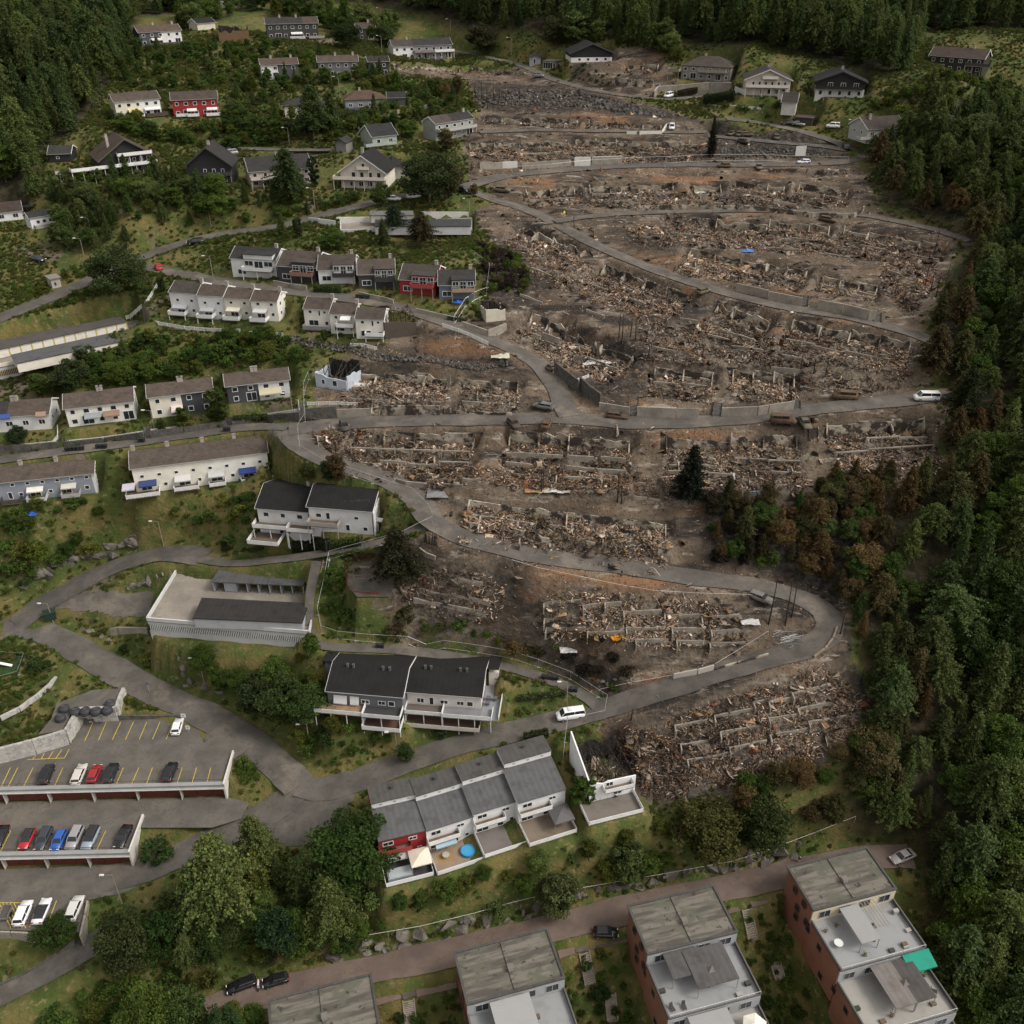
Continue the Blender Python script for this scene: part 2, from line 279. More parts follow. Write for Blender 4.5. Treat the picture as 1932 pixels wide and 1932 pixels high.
def brick():
    m, nt, b = nodes("brick", 0.9); tc = N(nt, "ShaderNodeTexCoord"); mp = N(nt, "ShaderNodeMapping"); mp.inputs["Rotation"].default_value = (R(90), R(0), R(90))
    nt.links.new(tc.outputs["Object"], mp.inputs["Vector"])
    br = N(nt, "ShaderNodeTexBrick"); br.inputs["Scale"].default_value = 1.0; br.inputs["Brick Width"].default_value = 0.26; br.inputs["Row Height"].default_value = 0.085; br.inputs["Mortar Size"].default_value = 0.008
    br.inputs["Color1"].default_value = (0.45, 0.115, 0.05, 1); br.inputs["Color2"].default_value = (0.34, 0.09, 0.04, 1); br.inputs["Mortar"].default_value = (0.2, 0.11, 0.075, 1)
    nt.links.new(mp.outputs[0], br.inputs["Vector"])
    c = mix(nt, math_(nt, 'MULTIPLY', noise_fac(nt, 0.4, 6, 0.4, 0.7), 0.45), br.outputs["Color"], (0.16, 0.065, 0.042)); nt.links.new(c, b.inputs["Base Color"])
brick()
def rooftile():
    m, nt, b = nodes("rooftile", 0.85); oi = N(nt, "ShaderNodeObjectInfo"); tc = N(nt, "ShaderNodeTexCoord")
    c = oi.outputs["Color"]
    w = N(nt, "ShaderNodeTexWave", wave_type='BANDS', bands_direction='Y', wave_profile='SAW'); w.inputs["Scale"].default_value = 1.0; w.inputs["Distortion"].default_value = 0.2
    w2 = N(nt, "ShaderNodeTexBrick"); w2.inputs["Scale"].default_value = 1.0; w2.inputs["Brick Width"].default_value = 0.6; w2.inputs["Row Height"].default_value = 0.36; w2.inputs["Mortar Size"].default_value = 0.03
    w2.inputs["Color1"].default_value = (1, 1, 1, 1); w2.inputs["Color2"].default_value = (0.72, 0.72, 0.72, 1); w2.inputs["Mortar"].default_value = (0.5, 0.5, 0.5, 1)
    nt.links.new(tc.outputs["Object"], w2.inputs["Vector"])
    c = mix(nt, 1.0, c, w2.outputs["Color"], 'MULTIPLY')
    c = mix(nt, math_(nt, 'MULTIPLY', noise_fac(nt, 0.5, 7, 0.4, 0.7), 0.6), c, mix(nt, 1.0, c, (0.55, 0.55, 0.5), 'MULTIPLY'))
    c = mix(nt, math_(nt, 'MULTIPLY', noise_fac(nt, 1.1, 5, 0.55, 0.75), 0.25), c, (0.08, 0.075, 0.06))
    c = mix(nt, 1.0, c, (0.78, 0.75, 0.72), 'MULTIPLY')
    nt.links.new(c, b.inputs["Base Color"]); bump(nt, b, 7, 0.3)
rooftile()
painted("paint", 0.6, 0.2, stripes=('Z', 1.6, 0.10)); painted("plain", 0.65, 0.18); painted("felt", 0.95, 0.4, stripes=('X', 0.32, 0.22)); painted("carpaint", 0.22, 0.03, spec=0.6); painted("metal", 0.4, 0.1, 0.6)
painted("stripe", 0.8, 0.1, stripes=('X', 2.2, 0.75)); painted("rust", 0.9, 0.55); painted("timber", 0.8, 0.3, stripes=('Y', 2.2, 0.35))
m, nt_, b_ = nodes("glass", 0.08); b_.inputs["Base Color"].default_value = (0.02, 0.024, 0.028, 1); b_.inputs["Specular IOR Level"].default_value = 0.6
m, nt_, b_ = nodes("tyre", 0.8); b_.inputs["Base Color"].default_value = (0.015, 0.015, 0.015, 1)
m, nt_, b_ = nodes("poolwater", 0.1); b_.inputs["Base Color"].default_value = (0.05, 0.28, 0.5, 1); b_.inputs["Specular IOR Level"].default_value = 0.6
def rubble_mat():
    m, nt, b = nodes("rubble", 0.95); a = N(nt, "ShaderNodeAttribute"); a.attribute_name = "tone"
    c = mix(nt, math_(nt, 'MULTIPLY', noise_fac(nt, 3.0, 4, 0.35, 0.65), 0.5), a.outputs["Color"], (0.05, 0.042, 0.036)); nt.links.new(c, b.inputs["Base Color"])
rubble_mat()
def leaf_mat(name, spread=0.35):
    m, nt, b = nodes(name, 0.75); oi = N(nt, "ShaderNodeObjectInfo"); b.inputs["Specular IOR Level"].default_value = 0.15
    a = N(nt, "ShaderNodeAttribute"); a.attribute_name = "tone"
    c = mix(nt, 1.0, oi.outputs["Color"], a.outputs["Color"], 'MULTIPLY')
    c = mix(nt, math_(nt, 'MULTIPLY', noise_fac(nt, 0.35, 3, 0.35, 0.65), spread), c, mix(nt, 1.0, c, (0.55, 0.62, 0.6), 'MULTIPLY'))
    hsv = N(nt, "ShaderNodeHueSaturation"); hsv.inputs["Saturation"].default_value = 1.0
    v = N(nt, "ShaderNodeMapRange"); v.inputs["To Min"].default_value = 0.72; v.inputs["To Max"].default_value = 1.28
    nt.links.new(oi.outputs["Random"], v.inputs["Value"]); nt.links.new(v.outputs[0], hsv.inputs["Value"])
    nt.links.new(c, hsv.inputs["Color"]); nt.links.new(hsv.outputs[0], b.inputs["Base Color"])
    tr = N(nt, "ShaderNodeBsdfTranslucent"); nt.links.new(hsv.outputs[0], tr.inputs["Color"])
    ms = N(nt, "ShaderNodeMixShader"); ms.inputs[0].default_value = 0.34
    nt.links.new(b.outputs[0], ms.inputs[1]); nt.links.new(tr.outputs[0], ms.inputs[2]); nt.links.new(ms.outputs[0], nt.nodes["Material Output"].inputs["Surface"])
leaf_mat("leaf")
# ------------------------------------------------------------------ object helpers
class MB:
    def __init__(s): s.v = []; s.f = []
    def add(s, vs, fs):
        o = len(s.v); s.v += [tuple(p) for p in vs]; s.f += [tuple(i+o for i in f) for f in fs]; return s
    def box(s, x0, x1, y0, y1, z0, z1):
        return s.add([(x0,y0,z0),(x1,y0,z0),(x1,y1,z0),(x0,y1,z0),(x0,y0,z1),(x1,y0,z1),(x1,y1,z1),(x0,y1,z1)], [(0,3,2,1),(4,5,6,7),(0,1,5,4),(1,2,6,5),(2,3,7,6),(3,0,4,7)])
    def hexa(s, a, b):
        """a, b: two quads (lists of 4 points), lower then upper, same winding (ccw from above)"""
        return s.add(list(a)+list(b), [(3,2,1,0),(4,5,6,7),(0,1,5,4),(1,2,6,5),(2,3,7,6),(3,0,4,7)])
    def prism(s, poly, z0, z1):
        n = len(poly); z0 = z0 if isinstance(z0, (list, tuple)) else [z0]*n; z1 = z1 if isinstance(z1, (list, tuple)) else [z1]*n
        vs = [(p[0], p[1], z0[i]) for i, p in enumerate(poly)]+[(p[0], p[1], z1[i]) for i, p in enumerate(poly)]
        ar = sum(poly[i][0]*poly[(i+1) % n][1]-poly[(i+1) % n][0]*poly[i][1] for i in range(n))
        fs = [tuple(range(n))[::-1], tuple(range(n, 2*n))]+[(i, (i+1) % n, n+(i+1) % n, n+i) for i in range(n)]
        if ar < 0: fs = [f[::-1] for f in fs]
        return s.add(vs, fs)
    def tube(s, a, b, r, r2=None, n=6):
        a = Vector(a); b = Vector(b); d = (b-a); r2 = r if r2 is None else r2
        if d.length < 1e-6: return s
        q = d.to_track_quat('Z', 'Y'); vs = []
        for p, rr in ((a, r), (b, r2)):
            for k in range(n):
                an = 2*math.pi*k/n; vs.append(p+q@Vector((rr*math.cos(an), rr*math.sin(an), 0)))
        return s.add(vs, [(k, (k+1) % n, n+(k+1) % n, n+k) for k in range(n)]+[tuple(range(n))[::-1], tuple(range(n, 2*n))])
    def path(s, pts, r, n=5):
        for a, b in zip(pts[:-1], pts[1:]): s.tube(a, b, r, n=n)
        return s
    def mesh(s, name, mat, smooth=False):
        me = bpy.data.meshes.new(name); me.from_pydata(s.v, [], s.f)
        if mat: me.materials.append(MATS[mat])
        if smooth: me.polygons.foreach_set("use_smooth", [True]*len(me.polygons))
        me.update(); return me
    def build(s, name, mat, parent=None, color=None, smooth=False):
        return link(name, s.mesh(name, mat, smooth), parent, color)
def link(name, me, parent=None, color=None, loc=None, rz=None, scale=None):
    o = bpy.data.objects.new(name, me); COL.objects.link(o)
    if parent is not None: o.parent = parent
    if color is not None: o.color = (color[0], color[1], color[2], 1)
    if loc is not None: o.location = loc
    if rz is not None: o.rotation_euler = (0, 0, rz)
    if scale is not None: o.scale = (scale,)*3 if isinstance(scale, (int, float)) else scale
    return o
def tag(o, label, cat, group=None, kind=None):
    o["label"] = label; o["category"] = cat
    if group: o["group"] = group
    if kind: o["kind"] = kind
    return o
def thing(name, label, cat, loc, rz=0.0, group=None, scale=None):
    o = bpy.data.objects.new(name, None); COL.objects.link(o); o.location = loc; o.rotation_euler = (0, 0, rz); o.empty_display_size = 0.5
    if scale is not None: o.scale = (scale,)*3
    return tag(o, label, cat, group)
def struct(o, label=None):
    o["kind"] = "structure"
    if label: o["label"] = label
    return o
def copytree(o, parent=None):
    c = o.copy(); COL.objects.link(c)
    if parent is not None: c.parent = parent
    for ch in o.children: copytree(ch, c)
    return c
WHITE=(0.64,0.64,0.63); CREAM=(0.60,0.565,0.475); DARK=(0.045,0.048,0.055); GREY=(0.16,0.165,0.18); LGREY=(0.40,0.42,0.44); BLUEG=(0.27,0.30,0.35); RED=(0.26,0.025,0.025); BROWNR=(0.135,0.100,0.080); BLACKR=(0.022,0.022,0.023); DGREYR=(0.062,0.058,0.055); TAUPE=(0.23,0.205,0.18); GREEN=(0.30,0.34,0.30); BLACK=(0.02,0.02,0.021); BROWN=(0.06,0.042,0.03)
# ------------------------------------------------------------------ terrain mesh (built last, after every plot has shaped H)
BURN_V = [(735,118),(1000,125),(1060,155),(1130,110),(1240,90),(1280,160),(1180,185),(1330,232),(1420,250),(1560,262),(1600,290),(1640,330),(1650,390),(1810,440),(1790,520),(1730,640),(1770,700),(1720,745),(1790,800),(1740,880),(1700,930),(1640,1010),(1600,1090),(1595,1150),(1610,1240),(1650,1330),(1560,1450),(1400,1500),(1200,1510),(1135,1365),(1155,1320),(1010,1240),(960,1222),(800,1200),(740,1190),(715,1130),(655,1105),(740,1020),(790,1010),(820,990),(780,930),(640,880),(575,832),(572,785),(600,770),(595,700),(660,665),(720,645),(790,605),(880,612),(925,580),(910,520),(930,470),(890,405),(950,382),(880,335),(870,260),(900,215),(880,150),(740,140)]
CHAR_V = [[(900,475),(960,462),(1010,510),(1060,530),(1040,560),(960,580),(915,560)],[(1000,1235),(1080,1195),(1170,1220),(1200,1300),(1150,1330)],[(1320,925),(1480,950),(1560,905),(1640,900),(1640,1000),(1600,1110),(1560,1150),(1450,1075),(1320,1060)],[(885,152),(1060,160),(1180,190),(1330,235),(1250,225),(1100,210),(900,205)],[(940,1045),(1000,1055),(1000,1170),(960,1190),(935,1120)],[(1150,1370),(1230,1370),(1310,1410),(1300,1490),(1210,1500),(1150,1440)],[(1070,650),(1180,640),(1330,690),(1250,690),(1190,740),(1160,780),(1110,740)],[(1330,245),(1580,262),(1570,300),(1330,295)],[(1200,560),(1330,580),(1300,610),(1180,600)],[(720,650),(960,690),(990,705),(700,690)],[(1580,1170),(1640,1240),(1680,1330),(1640,1400),(1600,1250)],[(1160,430),(1260,440),(1280,480),(1180,470)]]
def build_ground():
    global H
    poly = [G(v) for v in BURN_V]
    burn = np.zeros(H.shape); sy, sx, d = polydist(poly, 12); burn[sy, sx] = sstep(0.5-d/7.0)
    # coarse outer lattice
    ox = np.concatenate([[-2500,-1600,-1000,-650,-450,-330,-270], gx, [270,320,430,620,950,1500,2500]])
    oy = np.concatenate([[-1500,-900,-500,-250,-100,0,35,50], gy, [520,560,640,800,1100,1600,2600]])
    ZY, ZX = np.meshgrid(oy, ox, indexing='ij'); Z = np.zeros(ZX.shape)
    j0 = 8; i0 = 7
    Z[j0:j0+NY, i0:i0+NX] = H
    mask = np.ones(Z.shape, bool); mask[j0:j0+NY, i0:i0+NX] = False
    Z[mask] = np.clip(nat(ZX[mask], ZY[mask]), -60, 420)
    # no gap where skirt meets the fine grid: skirt vertices are shared
    B = np.zeros(Z.shape); B[j0:j0+NY, i0:i0+NX] = burn
    ny, nx = Z.shape
    me = bpy.data.meshes.new("ground"); nv = ny*nx
    me.vertices.add(nv); me.vertices.foreach_set("co", np.stack([ZX, ZY, Z], -1).astype(np.float32).ravel())
    idx = np.arange(nv).reshape(ny, nx); q = np.stack([idx[:-1, :-1], idx[:-1, 1:], idx[1:, 1:], idx[1:, :-1]], -1).reshape(-1, 4)
    me.loops.add(q.size); me.loops.foreach_set("vertex_index", q.ravel().astype(np.int32))
    me.polygons.add(len(q)); me.polygons.foreach_set("loop_start", (np.arange(len(q))*4).astype(np.int32))
    me.polygons.foreach_set("use_smooth", np.ones(len(q), bool)); me.update(calc_edges=True)
    a = me.attributes.new("burn", 'FLOAT', 'POINT'); a.data.foreach_set("value", B.astype(np.float32).ravel())
    ash = np.zeros(H.shape)
    for e_ in RUB:
        sy, sx, d = polydist(e_[2], 5)
        if d.size: ash[sy, sx] = np.maximum(ash[sy, sx], 0.85*sstep(0.6-d/3.0))
    AS = np.zeros(Z.shape); AS[j0:j0+NY, i0:i0+NX] = ash; a = me.attributes.new("ash", 'FLOAT', 'POINT'); a.data.foreach_set("value", AS.astype(np.float32).ravel())
    chz = np.zeros(H.shape)
    for pv in CHAR_V:
        sy, sx, d = polydist([G(v) for v in pv], 8); chz[sy, sx] = np.maximum(chz[sy, sx], sstep(0.5-d/6.0))
    CH = np.zeros(Z.shape); CH[j0:j0+NY, i0:i0+NX] = chz; a = me.attributes.new("char", 'FLOAT', 'POINT'); a.data.foreach_set("value", CH.astype(np.float32).ravel())
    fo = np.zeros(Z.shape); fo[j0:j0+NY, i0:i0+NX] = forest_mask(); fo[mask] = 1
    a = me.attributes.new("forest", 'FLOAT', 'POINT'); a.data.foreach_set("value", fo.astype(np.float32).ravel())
    me.materials.append(MATS["ground"]); o = bpy.data.objects.new("ground", me); COL.objects.link(o); struct(o, "hillside ground, dry grass and burnt soil")
    return burn
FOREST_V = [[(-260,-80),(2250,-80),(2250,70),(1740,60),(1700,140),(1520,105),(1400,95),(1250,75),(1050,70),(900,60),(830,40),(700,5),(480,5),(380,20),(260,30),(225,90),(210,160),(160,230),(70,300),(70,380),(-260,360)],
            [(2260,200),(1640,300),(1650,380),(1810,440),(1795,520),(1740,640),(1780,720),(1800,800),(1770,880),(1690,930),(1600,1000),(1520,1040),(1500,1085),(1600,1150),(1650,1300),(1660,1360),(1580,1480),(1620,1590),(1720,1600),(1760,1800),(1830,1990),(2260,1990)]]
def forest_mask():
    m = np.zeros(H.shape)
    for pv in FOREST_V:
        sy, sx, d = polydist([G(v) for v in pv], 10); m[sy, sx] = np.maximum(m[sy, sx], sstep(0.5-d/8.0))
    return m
def ground_mat():
    m, nt, b = nodes("ground", 0.97)
    bu = N(nt, "ShaderNodeAttribute"); bu.attribute_name = "burn"; fo = N(nt, "ShaderNodeAttribute"); fo.attribute_name = "forest"
    g = mix(nt, noise_fac(nt, 0.11, 8, 0.40, 0.60), (0.045, 0.062, 0.014), (0.120, 0.100, 0.034))
    g = mix(nt, noise_fac(nt, 0.35, 7, 0.48, 0.66), g, (0.058, 0.082, 0.018))
    g = mix(nt, noise_fac(nt, 0.9, 7, 0.55, 0.72), g, (0.17, 0.135, 0.065))
    g = mix(nt, noise_fac(nt, 0.06, 5, 0.60, 0.70), g, (0.135, 0.105, 0.08))
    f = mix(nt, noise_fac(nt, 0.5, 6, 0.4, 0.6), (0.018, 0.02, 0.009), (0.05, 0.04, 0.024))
    gp = N(nt, "ShaderNodeNewGeometry"); mp = N(nt, "ShaderNodeMapping"); mp.inputs["Scale"].default_value = (0.3, 1.0, 1.0); mp.inputs["Rotation"].default_value = (0, 0, R(4)); nt.links.new(gp.outputs["Position"], mp.inputs["Vector"]); cc = mp.outputs[0]
    k = mix(nt, noise_fac(nt, 0.12, 8, 0.40, 0.60), (0.078, 0.058, 0.041), (0.135, 0.103, 0.074))
    k = mix(nt, noise_fac(nt, 0.17, 8, 0.49, 0.62, 0.7, 0, cc), k, (0.026, 0.022, 0.019))
    k = mix(nt, noise_fac(nt, 0.11, 6, 0.55, 0.66, 0.6, 0, cc), k, (0.175, 0.096, 0.05))
    k = mix(nt, noise_fac(nt, 0.5, 8, 0.54, 0.68, 0.7, 0, cc), k, (0.24, 0.208, 0.17))
    k = mix(nt, noise_fac(nt, 1.6, 5, 0.56, 0.7), k, (0.04, 0.034, 0.03))
    ah = N(nt, "ShaderNodeAttribute"); ah.attribute_name = "ash"
    k = mix(nt, ah.outputs["Fac"], k, mix(nt, noise_fac(nt, 0.9, 4, 0.38, 0.62), (0.04, 0.033, 0.027), (0.165, 0.138, 0.11)))
    fac = math_(nt, 'ADD', bu.outputs["Fac"], math_(nt, 'MULTIPLY', math_(nt, 'SUBTRACT', noise_fac(nt, 0.3, 6, 0.2, 0.8), 0.5), 0.5))
    r = N(nt, "ShaderNodeMapRange"); r.interpolation_type = 'SMOOTHSTEP'; r.inputs["From Min"].default_value = 0.35; r.inputs["From Max"].default_value = 0.65; nt.links.new(fac, r.inputs["Value"])
    ch = N(nt, "ShaderNodeAttribute"); ch.attribute_name = "char"
    k = mix(nt, math_(nt, 'MULTIPLY', ch.outputs["Fac"], noise_fac(nt, 0.5, 4, 0.25, 0.5)), k, mix(nt, noise_fac(nt, 0.8, 4, 0.4, 0.62), (0.016, 0.014, 0.012), (0.05, 0.042, 0.035)))
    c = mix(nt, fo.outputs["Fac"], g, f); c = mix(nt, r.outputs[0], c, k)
    nt.links.new(c, b.inputs["Base Color"]); bump(nt, b, 1.6, 0.8, 0.3)
ground_mat()
# ------------------------------------------------------------------ roads and lots
def strip(name, P, w, mat, dz, label):
    mb = MB(); n = len(P); prev = None; nseg = 4
    for i, p in enumerate(P):
        a = P[max(i-1, 0)]; b = P[min(i+1, n-1)]; d = Vector((b.x-a.x, b.y-a.y, 0)).normalized(); q = Vector((-d.y, d.x, 0))
        ww = w*(1+0.05*math.sin(i*0.35+w)+0.04*math.sin(i*0.9)+random.uniform(-.03,.03))
        row = []
        for k in range(nseg+1):
            s = k/nseg-0.5; row.append(p+q*(ww*s)+Vector((0, 0, dz+0.05*(0.25-s*s)*4)))
        mb.v += [tuple(x) for x in row]
        if i:
            o = (i-1)*(nseg+1)
            for k in range(nseg): mb.f.append((o+k+1, o+k, o+nseg+1+k, o+nseg+2+k))
    o = mb.build(name, mat, smooth=True); struct(o, label); return o
for i, (rd, P) in enumerate(zip(ROADS, ROADW)): strip(rd[0], P, rd[1], rd[3], 0.03+0.004*i, None)
def sheet(name, Vs, Z, mat, dz=0.0, th=0.12, label=None, levels=True, parent=None):
    P = [onZ(v, Z) for v in Vs]
    if levels: pad([(p.x, p.y) for p in P], Z, 0.9, 0.2)
    mb = MB(); mb.prism([(p.x, p.y) for p in P], Z+dz-th, Z+dz)
    o = mb.build(name, mat, parent); struct(o, label); return o

def drape(name, Vs, mat, label, dz=.12, st=.4):
    P = [G(v) for v in Vs]; xs = np.arange(min(p.x for p in P), max(p.x for p in P), st); ys = np.arange(min(p.y for p in P), max(p.y for p in P), st); X, Y = np.meshgrid(xs, ys); ins = np.zeros(X.shape, bool); m = len(P)
    for i in range(m):
        a, b = P[i], P[(i+1) % m]; ins ^= ((a.y > Y) != (b.y > Y)) & (X < (b.x-a.x)*(Y-a.y)/((b.y-a.y) or 1e-9)+a.x)
    Z = hz(X, Y)+dz; nx = X.shape[1]; mb = MB(); mb.v = list(zip(X.ravel().tolist(), Y.ravel().tolist(), Z.ravel().tolist())); mb.f = [(j*nx+i, j*nx+i+1, (j+1)*nx+i+1, (j+1)*nx+i) for j in range(X.shape[0]-1) for i in range(nx-1) if ins[j, i]]
    struct(mb.build(name, mat, smooth=True), label)
    for p in zip(X[ins], Y[ins]): DPAD[int((p[1]-Y0)/GS), int((p[0]-X0)/GS)] = 0
# ------------------------------------------------------------------ buildings
VY = Vector((0, 1, 0))
def solve_eave(eL, eR, b, h=None):
    P = G(b); m = ((eL[0]+eR[0])/2, (eL[1]+eR[1])/2); d = rdir(m)
    s = P.y/d.y; Ze = CAMZ+d.z*s
    hh = Ze-P.z
    if h is None: h = hh
    return P, P.z+h, hh
def ray_plane(V, p0, n):
    d = rdir(V); o = Vector((0, 0, CAMZ)); return o+d*((p0-o).dot(n)/d.dot(n))
class Bld:
    pass
def window_part(par, x0, x1, z0, z1, y=0.0, face='f', frame=WHITE, D=0, L=0, pane='glass', split=True):
    """window on front (face f, plane y) or side (l, r)"""
    w = x1-x0; mb = MB(); f = 0.11; pr = 0.06
    def put(mb, a, b, c, d, p0, p1):
        if face == 'f': mb.box(a, b, y-p1, y-p0, c, d)
        elif face == 'l': mb.box(-p1, -p0, a, b, c, d)
        else: mb.box(L+p0, L+p1, a, b, c, d)
    put(mb, x0, x1, z0, z0+f, 0, pr); put(mb, x0, x1, z1-f, z1, 0, pr); put(mb, x0, x0+f, z0+f, z1-f, 0, pr); put(mb, x1-f, x1, z0+f, z1-f, 0, pr)
    if split and w > 1.3:
        for k in range(1, max(2, int(w/0.9))):
            xm = x0+w*k/max(2, int(w/0.9)); put(mb, xm-0.035, xm+0.035, z0+f, z1-f, 0, pr)
    o = mb.build("window", "plain", par, frame)
    mb = MB(); put(mb, x0+f, x1-f, z0+f, z1-f, 0.0, 0.03); mb.build("pane", pane, o)
    return o
def deck(par, x0, x1, dep, z, zb, floor=(0.16,0.12,0.09), rail=WHITE, y=0.0, posts=True, solid=True, railh=0.95, sides=(1, 1)):
    """balcony: floor slab, rails on three sides, posts"""
    MB().box(x0, x1, y-dep, y-0.02, z-0.14, z).build("deck_floor", "timber", par, floor)
    def rl(a0, a1, b0, b1):
        mb = MB()
        if solid: mb.box(a0, a1, b0, b1, z+0.06, z+railh)
        else:
            lx = a1-a0 > b1-b0
            for k in range(4): 
                zz = z+0.12+k*(railh-0.12)/4; mb.box(a0, a1, b0, b1, zz, zz+0.14)
            mb.box(a0, a1, b0, b1, z+railh-0.05, z+railh)
            n = max(2, int(max(a1-a0, b1-b0)/1.4))
            for k in range(n+1):
                if lx: xx = a0+(a1-a0-0.08)*k/n; mb.box(xx, xx+0.08, b0+0.005, b1+0.03, z, z+railh-0.06)
                else: yy = b0+(b1-b0-0.08)*k/n; mb.box(a0+0.005, a1-0.005, yy, yy+0.08, z, z+railh-0.06)
        mb.build("railing", "plain", par, rail)
    rl(x0, x1, y-dep-0.07, y-dep)
    if sides[0]: rl(x0-0.07, x0, y-dep, y-0.02)
    if sides[1]: rl(x1, x1+0.07, y-dep, y-0.02)
    if posts and z-zb > 0.8:
        n = max(2, int((x1-x0)/2.6)+1)
        for k in range(n):
            xx = x0+0.1+(x1-x0-0.2)*k/(n-1); MB().box(xx-0.07, xx+0.07, y-dep+0.1, y-dep+0.24, zb-1.5, z-0.14).build("post", "plain", par, rail if sum(rail) > 1 else (0.3,0.28,0.25))
def awning(par, x0, x1, z, proj, color, y=0.0, drop=0.5, mat="plain"):
    mb = MB(); mb.hexa([(x0, y-proj, z-drop-0.05), (x1, y-proj, z-drop-0.05), (x1, y-0.01, z-0.05), (x0, y-0.01, z-0.05)], [(x0, y-proj, z-drop), (x1, y-proj, z-drop), (x1, y-0.01, z), (x0, y-0.01, z)])
    mb.box(x0, x1, y-proj-0.02, y-proj+0.0, z-drop-0.25, z-drop)
    mb.build("awning", mat, par, color)
def chimney(roof, x, y, zb, zt, color=(0.32,0.29,0.26), s=0.35):
    o = MB().box(x-s, x+s, y-s, y+s, zb, zt).build("chimney", "plain", roof, color)
    MB().box(x-s-0.06, x+s+0.06, y-s-0.06, y+s+0.06, zt, zt+0.08).build("chimney_cap", "plain", o, tuple(c*0.6 for c in color)); return o
HCOUNT = []
def house(label, eL, eR, b, ridge, walls=((1, WHITE),), roof=BROWNR, k=0.5, kind='gable', h=None, hmin=2.4, hmax=6.6, chim=(), wins=None, decks=(), awn=(), oh=0.35, frame=WHITE, cat="house", name="house", depth=None, mat="rooftile", trim=WHITE, dz=0, side_win=True, group=None, base=1.5, wallmat="paint", padm=1.2, party=None, rows=None):
    P, Ze, hh = solve_eave(eL, eR, b, h); h = min(max(Ze-P.z, hmin), hmax); Zg = P.z; Ze = Zg+h
    a = onZ(eL, Ze); c = onZ(eR, Ze); ux = Vector((c.x-a.x, c.y-a.y, 0)); L = ux.length; ux.normalize(); wy = Vector((-ux.y, ux.x, 0))
    if depth is None:
        nrm = (ux.cross(wy+Vector((0, 0, k)))).normalized(); rp = ray_plane(ridge, a, nrm); half = (rp-a).dot(wy); half = min(max(half, 2.0), 6.5); Dp = 2*half-2*oh*0
    else: Dp = depth; half = depth/2
    # a..c is the eave edge: walls sit back by oh
    org = a+ux*oh+wy*oh; L -= 2*oh; Dp -= 2*oh; half = Dp/2
    rz = math.atan2(ux.y, ux.x)
    T = thing(name, label, cat, (org.x, org.y, Zg), rz, group)
    HCOUNT.append((label[:40], round(L,1), round(Dp,1), round(h,2), round(hh,2), round(Zg,1)))
    def wp(x, y): return (org.x+ux.x*x+wy.x*y, org.y+ux.y*x+wy.y*y)
    pad([wp(-0.6, -padm), wp(L+0.6, -padm), wp(L+0.6, Dp+0.8), wp(-0.6, Dp+0.8)], Zg, 2.2, 0.05)
    he = h-k*oh*0   # wall height at front
    zr = h+k*(half+oh) if kind in ('gable',) else h+k*(half+oh)
    yr = half
    tot = sum(w[0] for w in walls); x = 0.0; spans = []
    for (fr, colr) in walls:
        x2 = x+L*fr/tot; e = 0.0
        mb = MB()
        if kind == 'gable':
            zt = h+k*oh-0.12; zrr = zt+k*half
            pr = [(0, -base), (Dp, -base), (Dp, zt), (half, zrr), (0, zt)]
            vs = [(x, p[0], p[1]) for p in pr]+[(x2, p[0], p[1]) for p in pr]
            mb.add(vs, [(4,3,2,1,0), (5,6,7,8,9), (0,1,6,5), (1,2,7,6), (2,3,8,7), (3,4,9,8), (4,0,5,9)])
        else: mb.box(x, x2, 0, Dp, -base, h+k*oh-0.12 if kind == 'hip' else h-0.1)
        mb.build("wall", wallmat, T, colr); spans.append((x, x2, colr)); x = x2
    th = 0.16
    if kind == 'gable':
        ztop = h+k*(half+oh)
        rmb = MB()
        cols = roof if isinstance(roof, list) else [(1, roof)]
        tt = sum(q[0] for q in cols); xx = -oh
        first = None
        for (fr, rc) in cols:
            xe = xx+(L+2*oh)*fr/tt
            rmb = MB(); rmb.hexa([(xx, -oh, h-th), (xe, -oh, h-th), (xe, half, ztop-th), (xx, half, ztop-th)], [(xx, -oh, h), (xe, -oh, h), (xe, half, ztop), (xx, half, ztop)])
            rmb.hexa([(xx, half, ztop-th), (xe, half, ztop-th), (xe, Dp+oh, h-th), (xx, Dp+oh, h-th)], [(xx, half, ztop), (xe, half, ztop), (xe, Dp+oh, h), (xx, Dp+oh, h)])
            ro = rmb.build("roof", mat, T, rc); first = first or ro; xx = xe
        for xs in (-oh-0.05, L+oh+0.01):
            mb = MB(); 
            for (y0, z0, y1, z1) in ((-oh, h, half, ztop), (half, ztop, Dp+oh, h)):
                mb.hexa([(xs, y0, z0-0.28), (xs+0.05, y0, z0-0.28), (xs+0.05, y1, z1-0.28), (xs, y1, z1-0.28)], [(xs, y0, z0+0.04), (xs+0.05, y0, z0+0.04), (xs+0.05, y1, z1+0.04), (xs, y1, z1+0.04)])
            mb.build("bargeboard", "plain", T, trim)
        MB().box(-oh, L+oh, -oh-0.1, -oh-0.01, h-0.14, h-0.03).build("gutter", "plain", T, tuple(0.5*v for v in trim) if sum(trim) > 1 else trim)
        for cx, dy in chim: chimney(first, L*cx, half+dy, ztop-0.9, ztop+0.9)
    elif kind == 'hip':
        ztop = h+k*(half+oh); hx = min(half+oh, L/2-0.5); o_ = oh
        rmb = MB(); vs = [(-o_, -o_, h), (L+o_, -o_, h), (L+o_, Dp+o_, h), (-o_, Dp+o_, h), (hx, half, ztop), (L-hx, half, ztop), (-o_, -o_, h-th), (L+o_, -o_, h-th), (L+o_, Dp+o_, h-th), (-o_, Dp+o_, h-th)]
